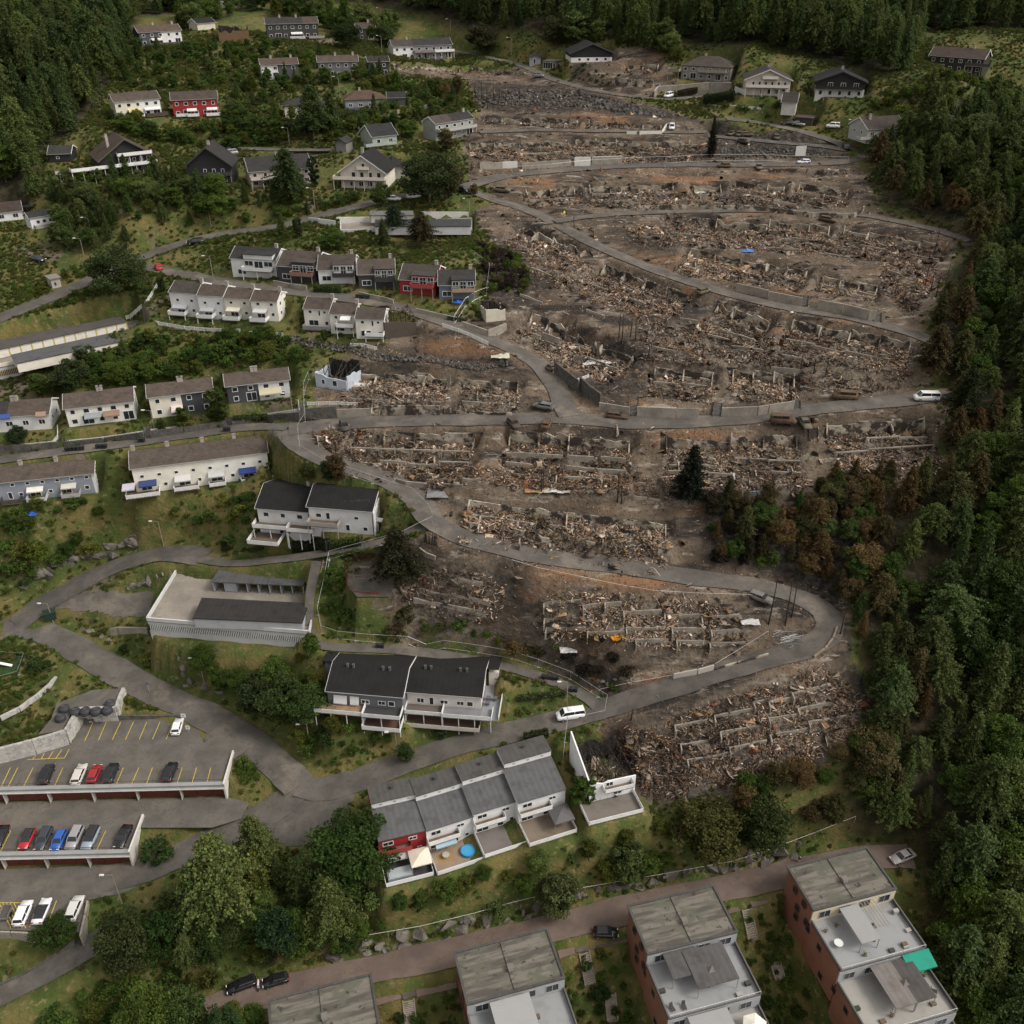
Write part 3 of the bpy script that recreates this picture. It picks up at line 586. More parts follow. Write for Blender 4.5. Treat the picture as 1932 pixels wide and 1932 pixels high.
        rmb.add(vs, [(0,1,5,4), (1,2,5), (2,3,4,5), (3,0,4), (6,7,1,0), (7,8,2,1), (8,9,3,2), (9,6,0,3), (9,8,7,6)])
        first = rmb.build("roof", mat, T, roof)
        for cx, dy in chim: chimney(first, L*cx, half+dy, ztop-0.9, ztop+0.7)
    elif kind == 'flat':
        first = MB().box(-oh, L+oh, -oh, Dp+oh, h-0.1, h+0.12).build("roof", mat, T, roof)
        for cx, dy in chim: chimney(first, L*cx, half+dy, h, h+0.9)
    # windows
    if wins is None:
        wins = []
        two = h > 4.0
        if rows is None: rows = [(0.25, 1.2, 1.2, True), (0.76, 1.2, 1.1, False)] if two else [(0.5, 1.4, 1.2, False)]
        for (zf, ww, wh, big) in rows:
            n = max(2, int(L/2.7))
            for i_ in range(n):
                u = (i_+0.5)/n; wider = ww*(1.9 if (big and i_ % 3 == 1) else 1.0)*random.uniform(0.85, 1.1); hh_ = wh*(1.75 if (big and i_ % 3 == 1) else 1.0)
                wins.append((u, zf*h if not (big and i_ % 3 == 1) else 0.15+hh_/2, wider, hh_))
    for (u, zc, ww, wh) in wins:
        zc = min(zc, h-wh/2-0.25); window_part(T, L*u-ww/2, L*u+ww/2, zc-wh/2, zc+wh/2, 0.0, 'f', frame)
    if side_win:
        for face, cond in (('l', org.x > 0), ('r', org.x+L*ux.x < 0)):
            if cond:
                for zc in ([0.3*h, 0.78*h] if h > 4 else [0.5*h]):
                    for yy in (0.3, 0.7): window_part(T, Dp*yy-0.5, Dp*yy+0.5, zc-0.5, zc+0.5, 0, face, frame, Dp, L)
    for d in decks:
        d = dict(d); u0, u1 = d.pop('u'); deck(T, L*u0, L*u1, d.pop('dep', 2.2), d.pop('z', 0.3), -0.2, **d)
    for aw in awn: awning(T, L*aw[0], L*aw[1], aw[2], aw[3], aw[4], mat=(aw[5] if len(aw) > 5 else "plain"))
    T_info = Bld(); T_info.T = T; T_info.L = L; T_info.D = Dp; T_info.h = h; T_info.org = org; T_info.ux = ux; T_info.wy = wy; T_info.Zg = Zg; T_info.half = half
    return T_info
def chalet(label, eL, eR, apex, b, D=10, walls=(WHITE, DARK), roof=BLACKR, h=None, hmin=2.6, hmax=6.0, oh=0.7, decks=(), wins=(), frame=WHITE, trim=DARK, chim=None, cat="house", name="house", gap=0):
    """gable end towards the viewer, ridge running away"""
    P, Ze, hh = solve_eave(eL, eR, b, h); h = min(max(Ze-P.z, hmin), hmax); Zg = P.z; Ze = Zg+h
    a = onZ(eL, Ze); c = onZ(eR, Ze); ux = Vector((c.x-a.x, c.y-a.y, 0)); L = ux.length; ux.normalize(); wy = Vector((-ux.y, ux.x, 0))
    ap = ray_plane(apex, a, wy); rise = min(max(ap.z-Ze, L*0.16), L*0.48)
    k = rise/(L/2); rz = math.atan2(ux.y, ux.x); HCOUNT.append((label[:40], round(L,1), D, round(h,2), round(hh,2), round(Zg,1), 'rise', round(rise,1)))
    org = a+ux*oh+wy*oh; L -= 2*oh; T = thing(name, label, cat, (org.x, org.y, Zg), rz)
    def wp(x, y): return (org.x+ux.x*x+wy.x*y, org.y+ux.y*x+wy.y*y)
    pad([wp(-0.8, -1.5), wp(L+0.8, -1.5), wp(L+0.8, D+0.8), wp(-0.8, D+0.8)], Zg, 2.5, 0.05)
    zt = h+k*oh-0.14; za = zt+k*L/2; split = h*0.52
    MB().box(0, L, 0, D, -1.5, split).build("wall", "paint", T, walls[0])
    pr = [(0, split), (L, split), (L, zt), (L/2, za), (0, zt)]
    vs = [(p[0], -0.003, p[1]) for p in pr]+[(p[0], D, p[1]) for p in pr]
    MB().add(vs, [(0,1,2,3,4), (9,8,7,6,5), (5,6,1,0), (6,7,2,1), (7,8,3,2), (8,9,4,3), (9,5,0,4)]).build("upper_wall", "paint", T, walls[1])
    ztop = h+k*(L/2+oh); th = 0.18; mb = MB()
    y0, y1 = -oh-0.3, D+oh
    mb.hexa([(-oh, y0, h-th), (L/2, y0, ztop-th), (L/2, y1, ztop-th), (-oh, y1, h-th)], [(-oh, y0, h), (L/2, y0, ztop), (L/2, y1, ztop), (-oh, y1, h)])
    mb.hexa([(L/2, y0, ztop-th), (L+oh, y0, h-th), (L+oh, y1, h-th), (L/2, y1, ztop-th)], [(L/2, y0, ztop), (L+oh, y0, h), (L+oh, y1, h), (L/2, y1, ztop)])
    ro = mb.build("roof", "rooftile", T, roof)
    mb = MB()
    for (xa, z_a, xb, z_b) in ((-oh, h, L/2, ztop), (L/2, ztop, L+oh, h)):
        mb.hexa([(xa, y0-0.06, z_a-0.3), (xb, y0-0.06, z_b-0.3), (xb, y0-0.01, z_b-0.3), (xa, y0-0.01, z_a-0.3)], [(xa, y0-0.06, z_a+0.04), (xb, y0-0.06, z_b+0.04), (xb, y0-0.01, z_b+0.04), (xa, y0-0.01, z_a+0.04)])
    mb.build("bargeboard", "plain", T, trim)
    if chim: chimney(ro, L*chim[0], D*chim[1], h+k*min(L*chim[0], L-L*chim[0])-0.2, ztop+0.9)
    for (u, zc, ww, wh) in wins: window_part(T, L*u-ww/2, L*u+ww/2, zc-wh/2, zc+wh/2, -0.003, 'f', frame)
    for d in decks:
        d = dict(d); u0, u1 = d.pop('u'); deck(T, L*u0, L*u1, d.pop('dep', 1.8), d.pop('z', 0.3), -0.2, **d)
    i = Bld(); i.T = T; i.L = L; i.D = D; i.h = h; i.org = org; i.ux = ux; i.wy = wy; i.Zg = Zg; return i
def wr(n, z, w=0.9, h=1.0, u0=0.0, u1=1.0): return [(u0+(u1-u0)*(i+0.5)/n, z, w, h) for i in range(n)]
tt = lambda c, r: (lambda x, y: t(c, r, x, y))
A00, A10, A20, A30, A01, A11, A21, A31, A02, A12, A22, A32, A03, A13, A23, A33 = [tt(c, r) for r in range(4) for c in range(4)]
# ---- far upper left
house("yellow house at the top edge above the timber ruin", A00(1590,-2), A00(1870,-12), A00(1730,55), A00(1720,-60), [(0.4,(0.45,0.40,0.27)),(0.35,WHITE),(0.25,(0.45,0.40,0.27))])
house("semi-detached house, dark left half and white right half, at forest edge", A00(1040,247), A00(1372,229), A00(1215,342), A00(1195,184), [(0.5,(0.06,0.065,0.075)),(0.5,WHITE)], chim=((0.42,0),(0.88,0)), decks=[dict(u=(-0.02,1.12), dep=2.4, z=0.2, rail=(0.07,0.07,0.07))], awn=[(0.26,0.52,2.6,1.6,(0.6,0.58,0.52))])
house("semi-detached house, cream left half with yellow awning, white right half", A00(855,772), A00(1212,742), A00(1045,888), A00(1010,692), [(0.51,CREAM),(0.49,WHITE)], roof=(0.115,0.095,0.082), decks=[dict(u=(0.28,0.58),dep=1.8,z=0.5),dict(u=(0.62,1.1),dep=2.2,z=0.4,rail=(0.06,0.045,0.035))], awn=[(0.26,0.55,2.7,1.5,(0.66,0.58,0.22),"stripe"),(0.62,0.98,2.8,0.9,WHITE)])
house("dark red semi-detached house with white balconies beside the cream one", A00(1285,757), A00(1645,742), A00(1470,882), A00(1450,687), [(1,RED)], roof=(0.10,0.082,0.072), decks=[dict(u=(0.05,0.3),dep=1.4,z=0.4),dict(u=(0.3,0.55),dep=2.2,z=0.4),dict(u=(0.72,1.08),dep=2.4,z=0.4)], awn=[(0.3,0.52,2.6,1.2,WHITE),(0.74,0.98,2.7,1.2,WHITE)])
house("black terraced house with white trim and three balconies near the top", A10(70,182), A10(472,172), A10(280,298), A10(240,128), [(1,(0.05,0.046,0.045))], roof=[(0.7,(0.055,0.05,0.05)),(0.3,(0.10,0.08,0.07))], chim=((0.28,0),(0.6,0)), decks=[dict(u=(-0.02,0.4),dep=1.8,z=0.3,rail=(0.06,0.055,0.05)),dict(u=(0.43,0.72),dep=2.0,z=0.3,solid=False),dict(u=(0.8,1.1),dep=1.8,z=0.3,rail=(0.3,0.29,0.27))], awn=[(0.46,0.68,2.6,1.0,WHITE)])
house("small brown house half hidden behind a round tree", A10(752,214), A10(905,210), A10(850,300), A10(820,168), [(1,(0.07,0.06,0.055))], roof=(0.10,0.075,0.065), chim=((0.7,0),))
house("small red house with grey metal roof at the forest edge", A10(590,134), A10(724,131), A10(660,166), A10(640,94), [(1,(0.26,0.05,0.03))], roof=(0.22,0.24,0.27), mat="metal", hmax=3, k=0.35)
house("cream garden shed with dark roof beside the timber ruin", A00(1485,178), A00(1630,166), A00(1570,202), A00(1560,130), [(1,(0.5,0.46,0.38))], roof=BLACKR, hmax=2.6, name="shed", cat="shed", wins=[], side_win=False)
house("row house, white left part and dark right part, below the black one", A10(30,492), A10(322,481), A10(180,598), A10(160,436), [(0.44,WHITE),(0.56,(0.075,0.075,0.08))], roof=(0.12,0.09,0.075), chim=((0.3,0),(0.85,0)), decks=[dict(u=(0.02,0.42),dep=1.6,z=0.2),dict(u=(0.52,1.0),dep=1.8,z=0.2,rail=(0.08,0.08,0.08),solid=False)])
house("long grey row house with brown roof and a white satellite dish", A10(460,469), A10(775,461), A10(620,588), A10(600,416), [(1,(0.13,0.128,0.13))], roof=(0.125,0.095,0.08), chim=((0.45,0),(0.9,0)), decks=[dict(u=(-0.02,0.5),dep=1.6,z=0.2,rail=(0.14,0.14,0.14)),dict(u=(0.5,1.08),dep=1.6,z=0.2,rail=(0.14,0.14,0.14))])
house("charred black house with broken roof at the end of grey row", A10(840,467), A10(1010,461), A10(925,582), A10(915,422), [(1,(0.035,0.036,0.04))], roof=(0.04,0.032,0.028), mat="char", decks=[dict(u=(-0.1,1.0),dep=1.6,z=0.2,rail=(0.09,0.085,0.08))])
house("long low house, white left end and grey balconies, beside the top road", A10(1030,352), A10(1485,334), A10(1260,448), A10(1250,290), [(0.33,WHITE),(0.67,(0.27,0.27,0.27))], roof=[(0.35,(0.09,0.078,0.072)),(0.65,(0.05,0.05,0.054))], chim=((0.27,0),), decks=[dict(u=(0.34,0.68),dep=1.6,z=2.5,rail=(0.2,0.18,0.165)),dict(u=(0.69,1.02),dep=1.8,z=2.5)])
house("white house with dark hip roof behind two tall pines", A10(205,802), A10(530,792), A10(370,892), A10(360,736), [(1,(0.55,0.53,0.48))], roof=(0.05,0.05,0.052), kind='hip')
house("blue-grey house with brown hip roof above the garden hedge", A10(665,757), A10(985,745), A10(820,832), A10(820,678), [(1,(0.20,0.22,0.25))], roof=(0.135,0.088,0.07), kind='hip', decks=[dict(u=(0.0,0.55),dep=2.2,z=0.4,rail=(0.09,0.12,0.14))], chim=((0.4,0),))
house("small dark garden house beside the brown hip roof", A10(985,738), A10(1135,735), A10(1060,790), A10(1050,690), [(1,(0.08,0.085,0.08))], roof=(0.04,0.04,0.04), hmax=3, name="garden_house", cat="shed", wins=[])
house("pale green house with black roof and corner deck on the lawn", A10(872,1035), A10(1072,1015), A10(970,1098), A10(905,935), [(1,GREEN)], roof=(0.04,0.041,0.044), decks=[dict(u=(-0.35,0.9),dep=1.8,z=0.3,rail=GREEN)], hmax=4)
house("grey-green semi-detached house at the edge of the burnt ground", A10(1352,936), A10(1650,890), A10(1515,1040), A10(1440,858), [(1,(0.30,0.315,0.30))], roof=[(0.45,(0.10,0.085,0.075)),(0.55,(0.045,0.044,0.046))], decks=[dict(u=(0.02,1.0),dep=1.8,z=2.5,rail=(0.34,0.33,0.31))], chim=((0.9,0),))
i = chalet("big black chalet with long white terraces on the left hillside", A00(735,1222), A00(1185,1172), A00(930,1048), A00(985,1310), 11, ((0.03,0.03,0.031),(0.022,0.022,0.023)), (0.10,0.075,0.062), trim=(0.09,0.075,0.065), hmax=5.5, chim=(0.25,0.35), wins=wr(5,3.6,0.9,1.1,0.3,0.95)+wr(4,1.2,1.0,1.3,0.45,0.95), decks=[dict(u=(-0.55,1.0),dep=2.6,z=2.4),dict(u=(0.32,0.95),dep=1.5,z=4.9)])
house("black shed with white window left of the big chalet", A00(352,1165), A00(535,1158), A00(455,1215), A00(440,1095), [(1,(0.025,0.025,0.026))], roof=(0.06,0.06,0.06), hmax=3, k=0.35, name="shed", cat="shed", wins=[(0.4,1.3,0.9,0.7)], side_win=False)
i = house("white fenced terrace house with glazed ground floor below the chalet", A00(422,1322), A00(662,1322), A00(560,1392), A00(540,1262), [(1,(0.03,0.03,0.03))], roof=(0.13,0.105,0.09), kind='flat', depth=8, hmax=3, wins=wr(3,1.4,1.6,1.5), oh=0.3)
for (x0, x1) in ((0, i.L),): deck(i.T, x0-0.3, x1+0.3, 0.3, i.h+0.12, 0, rail=WHITE, posts=False)
chalet("black chalet behind a pine, with white window frames", A00(1385,1262), A00(1758,1255), A00(1545,1112), A00(1580,1390), 10, ((0.03,0.03,0.03),(0.025,0.025,0.025)), (0.045,0.043,0.043), chim=(0.5,0.4), hmax=5.5, wins=wr(3,3.4,0.9,1.3,0.3,0.9)+wr(3,1.2,1.0,1.4), decks=[dict(u=(0.2,1.0),dep=1.8,z=2.6,rail=(0.05,0.05,0.05))])
house("cream villa with dark roof and skylight behind the pines", A10(-60,1300), A10(425,1262), A10(200,1400), A10(200,1168), [(1,(0.42,0.38,0.33))], roof=(0.05,0.047,0.048), decks=[dict(u=(0.0,0.55),dep=2.6,z=2.4,rail=(0.55,0.50,0.42))], chim=((0.5,0),))
i = chalet("white chalet with steep black roof and wraparound balcony", A10(612,1300), A10(988,1312), A10(822,1172), A10(800,1425), 11, ((0.62,0.57,0.50),(0.62,0.57,0.50)), BLACKR, trim=WHITE, hmax=5.6, chim=(0.42,0.45), wins=wr(4,3.7,1.2,1.5,0.2,0.95)+wr(4,1.2,1.4,1.4,0.15,0.95)+[(0.52,6.2,1.0,1.3)], decks=[dict(u=(-0.12,1.02),dep=2.4,z=2.7,rail=(0.66,0.60,0.52)),dict(u=(0.4,0.66),dep=1.0,z=5.2,rail=(0.66,0.60,0.52))])
chalet("white garage with black gable roof right of the white chalet", A10(922,1285), A10(1138,1280), A10(1040,1214), A10(1050,1350), 7, ((0.55,0.52,0.47),)*2, BLACKR, hmax=3.2, trim=(0.05,0.05,0.05), oh=0.4, wins=[(0.5,2.0,2.2,0.45)], name="garage", cat="garage")
chalet("small grey carport shed by the gravel lane", A10(590,1075), A10(680,1080), A10(630,1045), A10(640,1110), 5, ((0.2,0.19,0.18),)*2, (0.05,0.05,0.05), hmax=2.6, oh=0.3, name="shed", cat="shed")
house("white bungalow at the left edge, partly behind spruces", A00(-60,1612), A00(172,1588), A00(90,1665), A00(40,1522), [(1,WHITE)], roof=(0.09,0.07,0.062), hmax=3.4)
house("small white annex with three square windows and black roof", A00(215,1648), A00(420,1612), A00(330,1716), A00(300,1582), [(1,WHITE)], roof=(0.04,0.042,0.046), hmax=3.4, wins=[(0.3,1.7,0.9,0.9),(0.55,1.7,0.9,0.9),(0.8,1.7,0.9,0.9)], frame=(0.35,0.33,0.3), decks=[dict(u=(0.1,1.05),dep=1.4,z=0.1,rail=(0.3,0.28,0.26))])
house("small concrete transformer hut beside the upper road", A01(372,180), A01(462,162), A01(425,225), None, [(1,(0.36,0.34,0.29))], roof=(0.2,0.185,0.165), kind='flat', depth=4.2, hmax=2.8, mat="felt", name="hut", cat="hut", wins=[(0.4,1.0,0.5,0.8)], side_win=False, frame=(0.1,0.1,0.1), wallmat="plain")
# ---- far top right
chalet("low black-roofed chalet with white walls above the burnt rows", A20(432,405), A20(778,400), A20(600,328), A20(590,470), 12, (WHITE,(0.02,0.02,0.02)), (0.025,0.025,0.027), hmax=3.6, hmin=3.0, wins=wr(4,0.9,1.1,1.0,0.1,0.95), oh=0.9)
house("white double garage under the black-roofed chalet", A20(225,462), A20(332,468), A20(280,522), None, [(1,(0.35,0.34,0.33))], roof=(0.08,0.075,0.07), kind='flat', depth=7, hmax=3.2, mat="felt", name="garage", cat="garage", wins=[(0.4,1.2,4.0,2.3),(0.9,1.2,1.0,2.3)], side_win=False)
chalet("small grey gabled shed beside the white double garage", A20(128,430), A20(222,430), A20(162,412), A20(180,484), 4.5, ((0.3,0.31,0.32),)*2, (0.12,0.12,0.12), hmax=2.8, oh=0.25, name="shed", cat="shed", wins=[(0.45,1.0,0.9,1.9)])
house("taupe two-storey house with brown hip roof by the forest", A20(1272,492), A20(1660,512), A20(1460,606), A20(1440,420), [(1,TAUPE)], roof=(0.10,0.085,0.075), kind='hip', chim=((0.4,0.4),), decks=[dict(u=(0.36,0.92),dep=1.8,z=2.7,rail=(0.26,0.235,0.2)),dict(u=(-0.22,0.0),dep=4,z=2.7,rail=(0.2,0.18,0.16))])
chalet("cream chalet with broad white balconies beside the taupe house", A20(1752,600), A30(192,608), A30(40,524), A30(50,722), 12, ((0.55,0.50,0.43),(0.55,0.50,0.43)), (0.075,0.07,0.07), trim=(0.6,0.56,0.5), hmax=5.6, chim=(0.5,0.5), wins=wr(6,3.7,0.9,1.1,0.1,0.95)+wr(4,1.2,1.2,1.6,0.3,0.95), decks=[dict(u=(0.0,0.95),dep=2.2,z=2.6,rail=(0.6,0.56,0.5)),dict(u=(0.36,0.7),dep=1.3,z=5.1,rail=(0.6,0.56,0.5))])
chalet("black and white chalet with black carved balcony", A30(352,612), A30(762,625), A30(590,538), A30(550,735), 12, (WHITE,(0.02,0.02,0.02)), (0.04,0.039,0.039), hmax=5.2, chim=(0.5,0.35), wins=wr(3,3.7,1.6,1.3,0.15,0.95)+wr(5,1.2,1.1,1.4), decks=[dict(u=(-0.02,0.95),dep=1.9,z=2.5,rail=(0.02,0.02,0.02))], oh=0.9)
house("long dark brown timber house at the upper right forest", A30(1212,418), A30(1640,447), A30(1430,545), A30(1430,357), [(1,(0.032,0.026,0.023))], roof=(0.085,0.062,0.052), chim=((0.72,0),), decks=[dict(u=(0.7,1.15),dep=2.4,z=2.5,rail=(0.06,0.05,0.045))])
house("brown-roofed pale house on the lawn by the upper bend", A30(755,978), A30(1050,962), A30(900,1042), A30(905,872), [(1,(0.38,0.38,0.36))], roof=(0.078,0.062,0.055), hmax=4.2, chim=((0.2,-1),), decks=[dict(u=(-0.3,0.1),dep=2.5,z=0.2,rail=(0.4,0.4,0.38))])
house("white house with terraces half hidden in the right-hand trees", A30(1362,842), A30(1510,832), A30(1440,880), A30(1430,775), [(1,(0.5,0.5,0.47))], roof=(0.06,0.057,0.057), hmax=4, decks=[dict(u=(-1.4,0.2),dep=3.0,z=0.8)])
house("white gabled house behind spruces at the right edge", A30(1625,822), A30(1790,808), A30(1700,880), A30(1700,735), [(1,(0.5,0.49,0.46))], roof=(0.065,0.055,0.05), hmax=5, chim=((0.3,0),))
house("dark-roofed white carport below the cream chalet", A30(98,772), A30(222,778), A30(160,812), A30(175,697), [(1,(0.5,0.49,0.46))], roof=(0.055,0.05,0.048), hmax=2.8, name="garage", cat="garage", wins=[], side_win=False)
house("dark flat-roofed garage beside the parked grey cars", A30(200,885), A30(345,895), A30(265,948), None, [(1,(0.05,0.04,0.035))], roof=(0.07,0.055,0.05), kind='flat', depth=6, hmax=3.0, mat="felt", name="garage", cat="garage", wins=[], side_win=False)
# ---- row of six houses with roof terraces
def row6(label, eL, eR, b, ridge, wall, roof, bal, u, side=None, ext=WHITE):
    i = house(label, eL, eR, b, ridge, [(1, wall)], roof=roof, k=0.42, hmin=3.4, hmax=4.6, wins=[(0.22,1.3,2.2,1.3)], decks=[dict(u=u, dep=2.0, z=2.2, rail=bal, floor=(0.1,0.09,0.08))], chim=((0.9,0.4),), trim=ext, oh=0.25)
    # dormer with glazed doors opening onto the balcony
    x0, x1 = i.L*u[0], i.L*u[1]; MB().box(x0, x1, -0.2, 3.0, 2.2, i.h+1.15).build("dormer", "paint", i.T, wall)
    MB().box(x0-0.15, x1+0.15, -0.5, 4.2, i.h+1.15, i.h+1.3).build("dormer_roof", "rooftile", i.T, roof)
    n = 3
    for q in range(n): window_part(i.T, x0+(x1-x0)*q/n+0.1, x0+(x1-x0)*(q+1)/n-0.1, 2.35 if q == 1 else 2.9, 4.25, -0.2, 'f')
    return i
row6("white house with wide white balcony, leftmost of the six-house row", (432,487), (520,492), (470,527), (487,466), WHITE, (0.045,0.046,0.05), WHITE, (0.3,0.95))
row6("black house with timber balcony, second of the six-house row", A11(150,74), A11(448,92), A11(290,200), A11(310,-42), DARK, (0.10,0.085,0.075), (0.24,0.13,0.085), (0.4,0.98))
row6("white house with black balcony, third of the six-house row", A11(458,107), A11(748,102), A11(600,200), A11(630,-12), WHITE, (0.095,0.078,0.068), (0.03,0.03,0.03), (0.42,0.98))
row6("charcoal house with dark balcony, fourth of the six-house row", A11(762,142), A11(1052,132), A11(900,238), A11(930,20), (0.05,0.05,0.052), (0.11,0.092,0.08), (0.035,0.035,0.035), (0.45,0.98))
row6("red house with red balcony in the six-house row", A11(1072,177), A11(1358,192), A11(1210,262), A11(1255,62), RED, (0.085,0.075,0.07), (0.3,0.05,0.05), (0.35,0.98))
row6("blue-grey house with timber balcony, rightmost of the six-house row", A11(1372,222), A11(1658,217), A11(1510,318), A11(1555,102), (0.12,0.14,0.18), (0.055,0.053,0.053), (0.32,0.22,0.15), (0.36,0.99))
# ---- stepped white terraces
W4 = [((1268,272),(1484,287),(1375,462),(1400,187),WHITE,(0.085,0.075,0.07),"white stepped terrace house, highest and leftmost of its row"),((1480,297),(1684,307),(1580,478),(1605,214),WHITE,(0.11,0.088,0.076),"white stepped terrace house with grey striped awning, second in row"),((1680,317),(1886,327),(1780,478),(1805,237),CREAM,(0.125,0.10,0.085),"cream stepped terrace house, third in its row"),((1884,337),(2090,347),(1985,490),(1990,257),(0.7,0.68,0.62),(0.115,0.09,0.08),"white stepped terrace house, lowest at the right of its row")]
for q, (a_, c_, b_, r_, wc, rc, lb) in enumerate(W4):
    house(lb, A01(*a_), A01(*c_), A01(*b_), A01(*r_), [(1,wc)], roof=rc, k=0.42, oh=0.12, hmin=4.6, hmax=5.8, chim=((0.97,0.0),), wins=[(0.27,4.0,0.9,0.8),(0.78,4.0,0.9,0.8),(0.8,1.6,0.9,0.9),(0.35,1.5,2.0,1.7)], decks=[dict(u=(0.02,0.62),dep=2.4,z=0.5 if q > 1 else 1.0,floor=(0.2,0.17,0.14))], awn=[(0.08,0.6,2.9,1.2,[(0.45,0.46,0.48),(0.45,0.46,0.48),(0.7,0.66,0.55),(0.6,0.6,0.6)][q],"stripe")], side_win=(q in (0,3)))
W3 = [((352,397),(556,407),(450,545),(470,312),(0.66,0.64,0.58),(0.105,0.085,0.075),"white terrace house, leftmost of the row with the burnt end"),((548,437),(750,444),(650,588),(670,352),(0.66,0.64,0.58),(0.115,0.092,0.08),"white terrace house with white awning, middle of the half-burnt row"),((743,477),(966,482),(850,598),(870,390),(0.66,0.64,0.58),(0.10,0.085,0.075),"white terrace house next to the burnt end unit")]
for q, (a_, c_, b_, r_, wc, rc, lb) in enumerate(W3):
    house(lb, A11(*a_), A11(*c_), A11(*b_), A11(*r_), [(1,wc)], roof=rc, k=0.42, oh=0.12, hmin=4.6, hmax=5.6, chim=((0.97,0.0),) if q < 2 else (), wins=[(0.25,3.9,0.9,0.8),(0.6,3.9,0.6,1.4),(0.8,3.9,0.8,0.7),(0.35,1.3,2.4,1.4),(0.85,1.3,0.9,1.0)], decks=([dict(u=(0.32,0.98),dep=2.2,z=2.3,floor=(0.2,0.17,0.14))] if q == 1 else [dict(u=(0.36 if q else 0,1.0),dep=1.8,z=1.2 if q else 0.2,rail=WHITE if q else (0.2,0.2,0.2))]), awn=[(0.45,0.85,4.4,1.5,WHITE)] if q == 1 else [], side_win=(q == 0))
# ---- duplex row with gardens
house("white semi-detached house with striped awnings at the left edge", A01(-150,1228), A01(372,1192), A01(130,1325), A01(150,1085), [(1,WHITE)], roof=[(0.38,(0.05,0.05,0.053)),(0.62,(0.125,0.10,0.085))], chim=((0.42,0),(0.48,0)), awn=[(0.28,0.44,4.2,1.2,(0.04,0.07,0.22)),(0.82,0.98,4.2,1.2,(0.33,0.22,0.17),"stripe")], k=0.45)
house("white semi-detached house with grey and rust awnings over its patio", A01(472,1158), A01(1012,1097), A01(750,1265), A01(730,1012), [(1,(0.68,0.66,0.61))], roof=(0.13,0.105,0.09), chim=((0.5,0),(0.54,0)), awn=[(0.26,0.5,2.7,1.6,(0.3,0.32,0.35),"stripe"),(0.54,0.78,2.7,1.6,(0.3,0.19,0.14),"stripe")], k=0.45)
house("semi-detached house, cream left half and charcoal right half", A01(1105,1072), A01(1610,1012), A01(1360,1200), A01(1345,942), [(0.5,(0.64,0.60,0.51)),(0.5,(0.055,0.058,0.066))], roof=(0.13,0.105,0.09), chim=((0.5,0),(0.54,0)), k=0.45, awn=[(0.32,0.5,2.4,2.4,(0.6,0.52,0.47))])
house("semi-detached house, charcoal left half and pale right half with yellow awning", A01(1695,988), A11(258,932), A01(1955,1095), A01(1935,862), [(0.5,(0.055,0.058,0.066)),(0.5,(0.5,0.51,0.52))], roof=(0.125,0.10,0.088), chim=((0.44,0),(0.5,0)), k=0.45, awn=[(0.5,0.86,2.7,2.0,(0.55,0.5,0.34),"stripe")])
i = house("long white four-unit row with blue awnings and fenced balconies", A01(975,1611), A01(2025,1480), A01(1500,1735), A01(1478,1412), [(0.5,(0.68,0.65,0.57)),(0.5,(0.70,0.68,0.63))], roof=[(0.52,(0.125,0.102,0.088)),(0.48,(0.115,0.095,0.083))], chim=((0.02,0.3),(0.27,0.3),(0.53,0.3),(0.77,0.3)), k=0.45, hmin=4.8, wins=wr(8,3.9,0.9,0.8)+[(0.08,1.5,2.2,1.9),(0.22,1.5,0.9,0.9),(0.36,1.5,2.4,1.9),(0.47,1.5,0.9,0.9),(0.6,1.5,2.4,1.9),(0.72,1.5,0.9,0.9),(0.84,1.5,2.2,1.9)], decks=[dict(u=(-0.07,0.17),dep=2.6,z=0.4,solid=False),dict(u=(0.28,0.46),dep=2.4,z=0.6,solid=False),dict(u=(0.54,0.66),dep=2.2,z=0.5,solid=False),dict(u=(0.78,1.1),dep=2.4,z=0.5,solid=False,floor=(0.25,0.12,0.08))], awn=[(0.03,0.16,2.9,1.6,(0.03,0.05,0.14)),(0.29,0.41,2.9,1.4,(0.6,0.6,0.6),"stripe"),(0.54,0.66,2.9,1.4,(0.42,0.43,0.43)),(0.77,0.9,2.9,1.6,(0.02,0.04,0.16))])
awning(i.T, -2.4, 0.1, 2.7, 2.6, (0.45,0.42,0.5), drop=0.1)
house("grey-blue row house with white gable at the left edge", A01(-220,1735), A01(712,1640), A01(250,1835), A01(240,1568), [(0.98,(0.24,0.26,0.30)),(0.02,WHITE)], roof=(0.13,0.105,0.09), chim=((0.38,0.2),(0.68,0.2)), k=0.45, hmin=4.8, wins=wr(8,3.9,0.9,0.8)+[(0.27,1.4,0.9,1.7),(0.36,1.5,0.9,0.9),(0.48,1.5,2.2,1.9),(0.61,1.5,0.9,0.9),(0.74,1.5,2.2,1.9),(0.92,1.5,1.0,1.0)], decks=[dict(u=(0.2,0.36),dep=2.0,z=0.5,rail=(0.05,0.05,0.05),solid=False),dict(u=(0.42,0.58),dep=2.4,z=0.6,rail=(0.45,0.45,0.45)),dict(u=(0.71,0.86),dep=2.2,z=0.6,rail=(0.33,0.33,0.34),floor=(0.28,0.13,0.07))], awn=[(0.42,0.56,2.9,1.2,(0.62,0.60,0.56)),(0.71,0.84,2.9,1.2,(0.5,0.48,0.42))])
